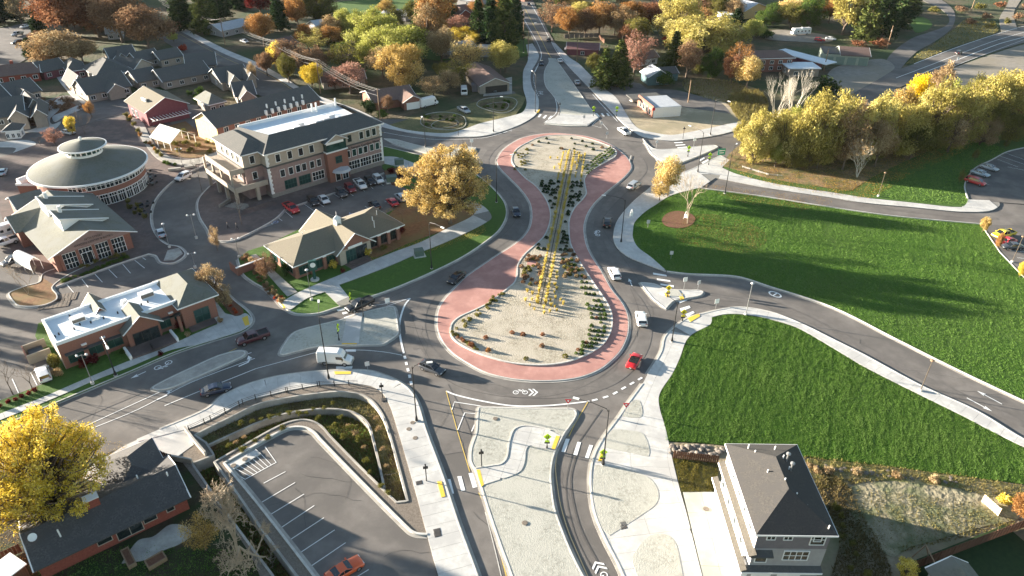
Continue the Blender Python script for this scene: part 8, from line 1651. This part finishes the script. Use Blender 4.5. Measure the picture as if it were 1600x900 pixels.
# van, trucks, motorhome
def van(px, hd, label, kind='van', col='white', z=.03, Ln=6.0, W=2.0, Ht=2.7):
    g = G(px[0], px[1], z+1.2); h = G(px[0]+hd[0], px[1]+hd[1], z+1.2); a = math.atan2(h[1]-g[1], h[0]-g[0]); e = empty({'van': 'cargo_van', 'step': 'step_van', 'rv': 'motorhome', 'trailer': 'camper_trailer'}[kind], (g[0], g[1], z), a, label, 'van' if kind in ('van', 'step') else kind if kind != 'rv' else 'motorhome'); pm = PAINT[col]; l = Ln/2; w = W/2
    def sec(x, zb, zt, f=1): return (x, [(w*.92*f, zb), (w*f, zb+.25), (w*f*.99, zt*.55), (w*f*.93, zt-.18), (w*f*.75, zt)])
    if kind == 'van': S = [sec(-l, .5, Ht-.15, .96), sec(-l+.1, .4, Ht), sec(l-2.3, .4, Ht+.03), sec(l-1.75, .4, Ht-.15), sec(l-1.0, .4, 1.45, 1), sec(l-.3, .42, 1.15, .95), sec(l, .5, .8, .85)]
    elif kind == 'step': S = [sec(-l, .5, Ht, .97), sec(-l+.1, .4, Ht), sec(l-1.2, .4, Ht), sec(l-.9, .4, Ht-.5), sec(l-.7, .4, 1.5, .97), sec(l, .5, 1.2, .9)]
    else: S = [sec(-l, .5, Ht-.05, .97), sec(-l+.1, .45, Ht), sec(l-.6, .45, Ht), sec(l-.15, .45, Ht*.6, .98), sec(l, .5, 1.0, .93)]
    bd = loft(S).obj('body', pm, e); bv = bd.modifiers.new('round', 'BEVEL'); bv.width = .16; bv.segments = 3; bv.limit_method = 'ANGLE'; bv.angle_limit = .3
    if kind in ('van', 'step'):
        f = MB(); x0, x1 = (l-1.78, l-1.02) if kind == 'van' else (l-.95, l-.7); zt, zb = (Ht-.3, 1.5) if kind == 'van' else (Ht-.6, 1.55)
        f.v = [(x1+.03, -w*.86, zb), (x1+.03, w*.86, zb), (x0+.06, w*.72, zt), (x0+.06, -w*.72, zt)]; f.f = [(0, 1, 2, 3)]; f.obj('windscreen', cglass, e)
        for s in (-1, 1): MB().box(l-2.6 if kind == 'van' else l-1.6, l-1.5 if kind == 'van' else l-1.05, s*w-.02 if s > 0 else -w-.02, w+.02 if s > 0 else -w+.02, 1.45, 2.0).obj('side_window', cglass, e)
        if kind == 'van': MB().box(-l+.3, l-2.6, -w-.012, -w+.01, .62, .7).obj('side_moulding', trimk, e)
    else:
        for i in range(4):
            for s in (-1, 1): MB().box(-l+.8+i*Ln/5, -l+1.5+i*Ln/5, s*w-.015, s*w+.015, 1.5, 2.1).obj('side_window', cglass, e)
        MB().box(l-.42, l-.1, -w*.8, w*.8, 1.5, 2.3).obj('windscreen', cglass, e); MB().box(-l+.2, l-.5, -w-.01, w+.01, 1.0, 1.12).obj('stripe', PAINT['paleblue'], e)
    P = car_meshes('pickup')
    for x in (-l*.58, l*.6):
        for s in (-1, 1): t = link('wheel', P['tyre'], None, e, (x, s*(w-.12), .4)); link('rim', P['rim'], None, t)
    for s in (-1, 1):
        MB().box(l-.22, l-.02, s*w*.6-.18, s*w*.6+.18, .75, .95).obj('headlight', headm, e); MB().box(-l-.01, -l+.1, s*w*.75-.08, s*w*.75+.08, .9, 1.3).obj('tail_light', tailm, e); MB().box(l-1.5, l-1.35, s*(w+.15)-.12, s*(w+.15)+.12, 1.35, 1.7).obj('mirror', trimk, e)
    if kind in ('rv', 'van'): MB().box(-1, -.2, -.4, .4, Ht, Ht+.25).obj('roof_vent', PAINT['white'], e) if kind == 'rv' else None
    return e
van((524,558), (10,.6), 'white high roofed cargo van driving past the left traffic island')
van((669,160), (10,-2.4), 'white boxy step van on the side lane by the brown roofed house', 'step', Ln=7, W=2.3, Ht=3.0)
van((1251,50), (-10,.6), 'white motorhome with dark windows behind the white roofed buildings', 'rv', Ln=9.5, W=2.5, Ht=3.1)
van((725,142), (1,8), 'white camper trailer beside the shed on the side lane', 'trailer', Ln=5, W=2.3, Ht=2.6)
van((5,362), (-10,3), 'white box trailer cut by the left edge behind the white pickup', 'trailer', Ln=7, W=2.4, Ht=3.0, z=.2)
g = G(1172, 56); e = empty('tractor', (g[0], g[1], 0), .2, 'red farm machine on the gravel yard at the top right', 'machinery'); MB().box(-4, 4, -1.2, 1.2, .7, 2.0).slopeprism([(-4, -1.2, 2.6), (1, -1.2, 2.6), (1, 1.2, 2.6), (-4, 1.2, 2.6)], .6).obj('body', PAINT['red'], e); MB().box(1.5, 3.5, -1, 1, 2, 3.2).obj('cab', PAINT['white'], e)
for x in (-3, -1.2, 3): MB().tube([(x, -1.3, .6), (x, 1.3, .6)], .6, 12).obj('wheel', tyre, e)
g = G(1349, 93); e = empty('skip_bin', (g[0], g[1], 0), .1, 'blue waste skip in front of the garage row', 'bin'); MB().prism([(-1.6, -1), (1.6, -1), (1.6, 1), (-1.6, 1)], .1, 1.4).obj('body', PAINT['blue'], e); MB().box(-1.7, 1.7, -1.1, 1.1, 1.4, 1.5).obj('lid', black, e)
g = G(747, 141); e = empty('garden_shed', (g[0], g[1], 0), .1, 'small grey shed between the camper trailer and the driveway', 'shed'); MB().box(-2.2, 2.2, -1.5, 1.5, 0, 2.3).obj('wall', greyd, e); MB().box(-2.4, 2.4, -1.7, 1.7, 2.3, 2.5).obj('roof', greyd, e)

# ================================================================ light haze over the whole valley
hz = MB().box(-1480, 1480, -180, 2480, -1.6, 84).obj('haze', None); hz.data.materials.clear(); hm = bpy.data.materials.new('haze'); hm.use_nodes = True; hn = hm.node_tree; hn.nodes.remove(hn.nodes['Principled BSDF'])
pv = hn.nodes.new('ShaderNodeVolumePrincipled'); pv.inputs['Color'].default_value = (.8, .86, .95, 1); pv.inputs['Density'].default_value = .000016; hn.links.new(pv.outputs[0], hn.nodes['Material Output'].inputs['Volume']); hz.data.materials.append(hm); hz['kind'] = 'stuff'
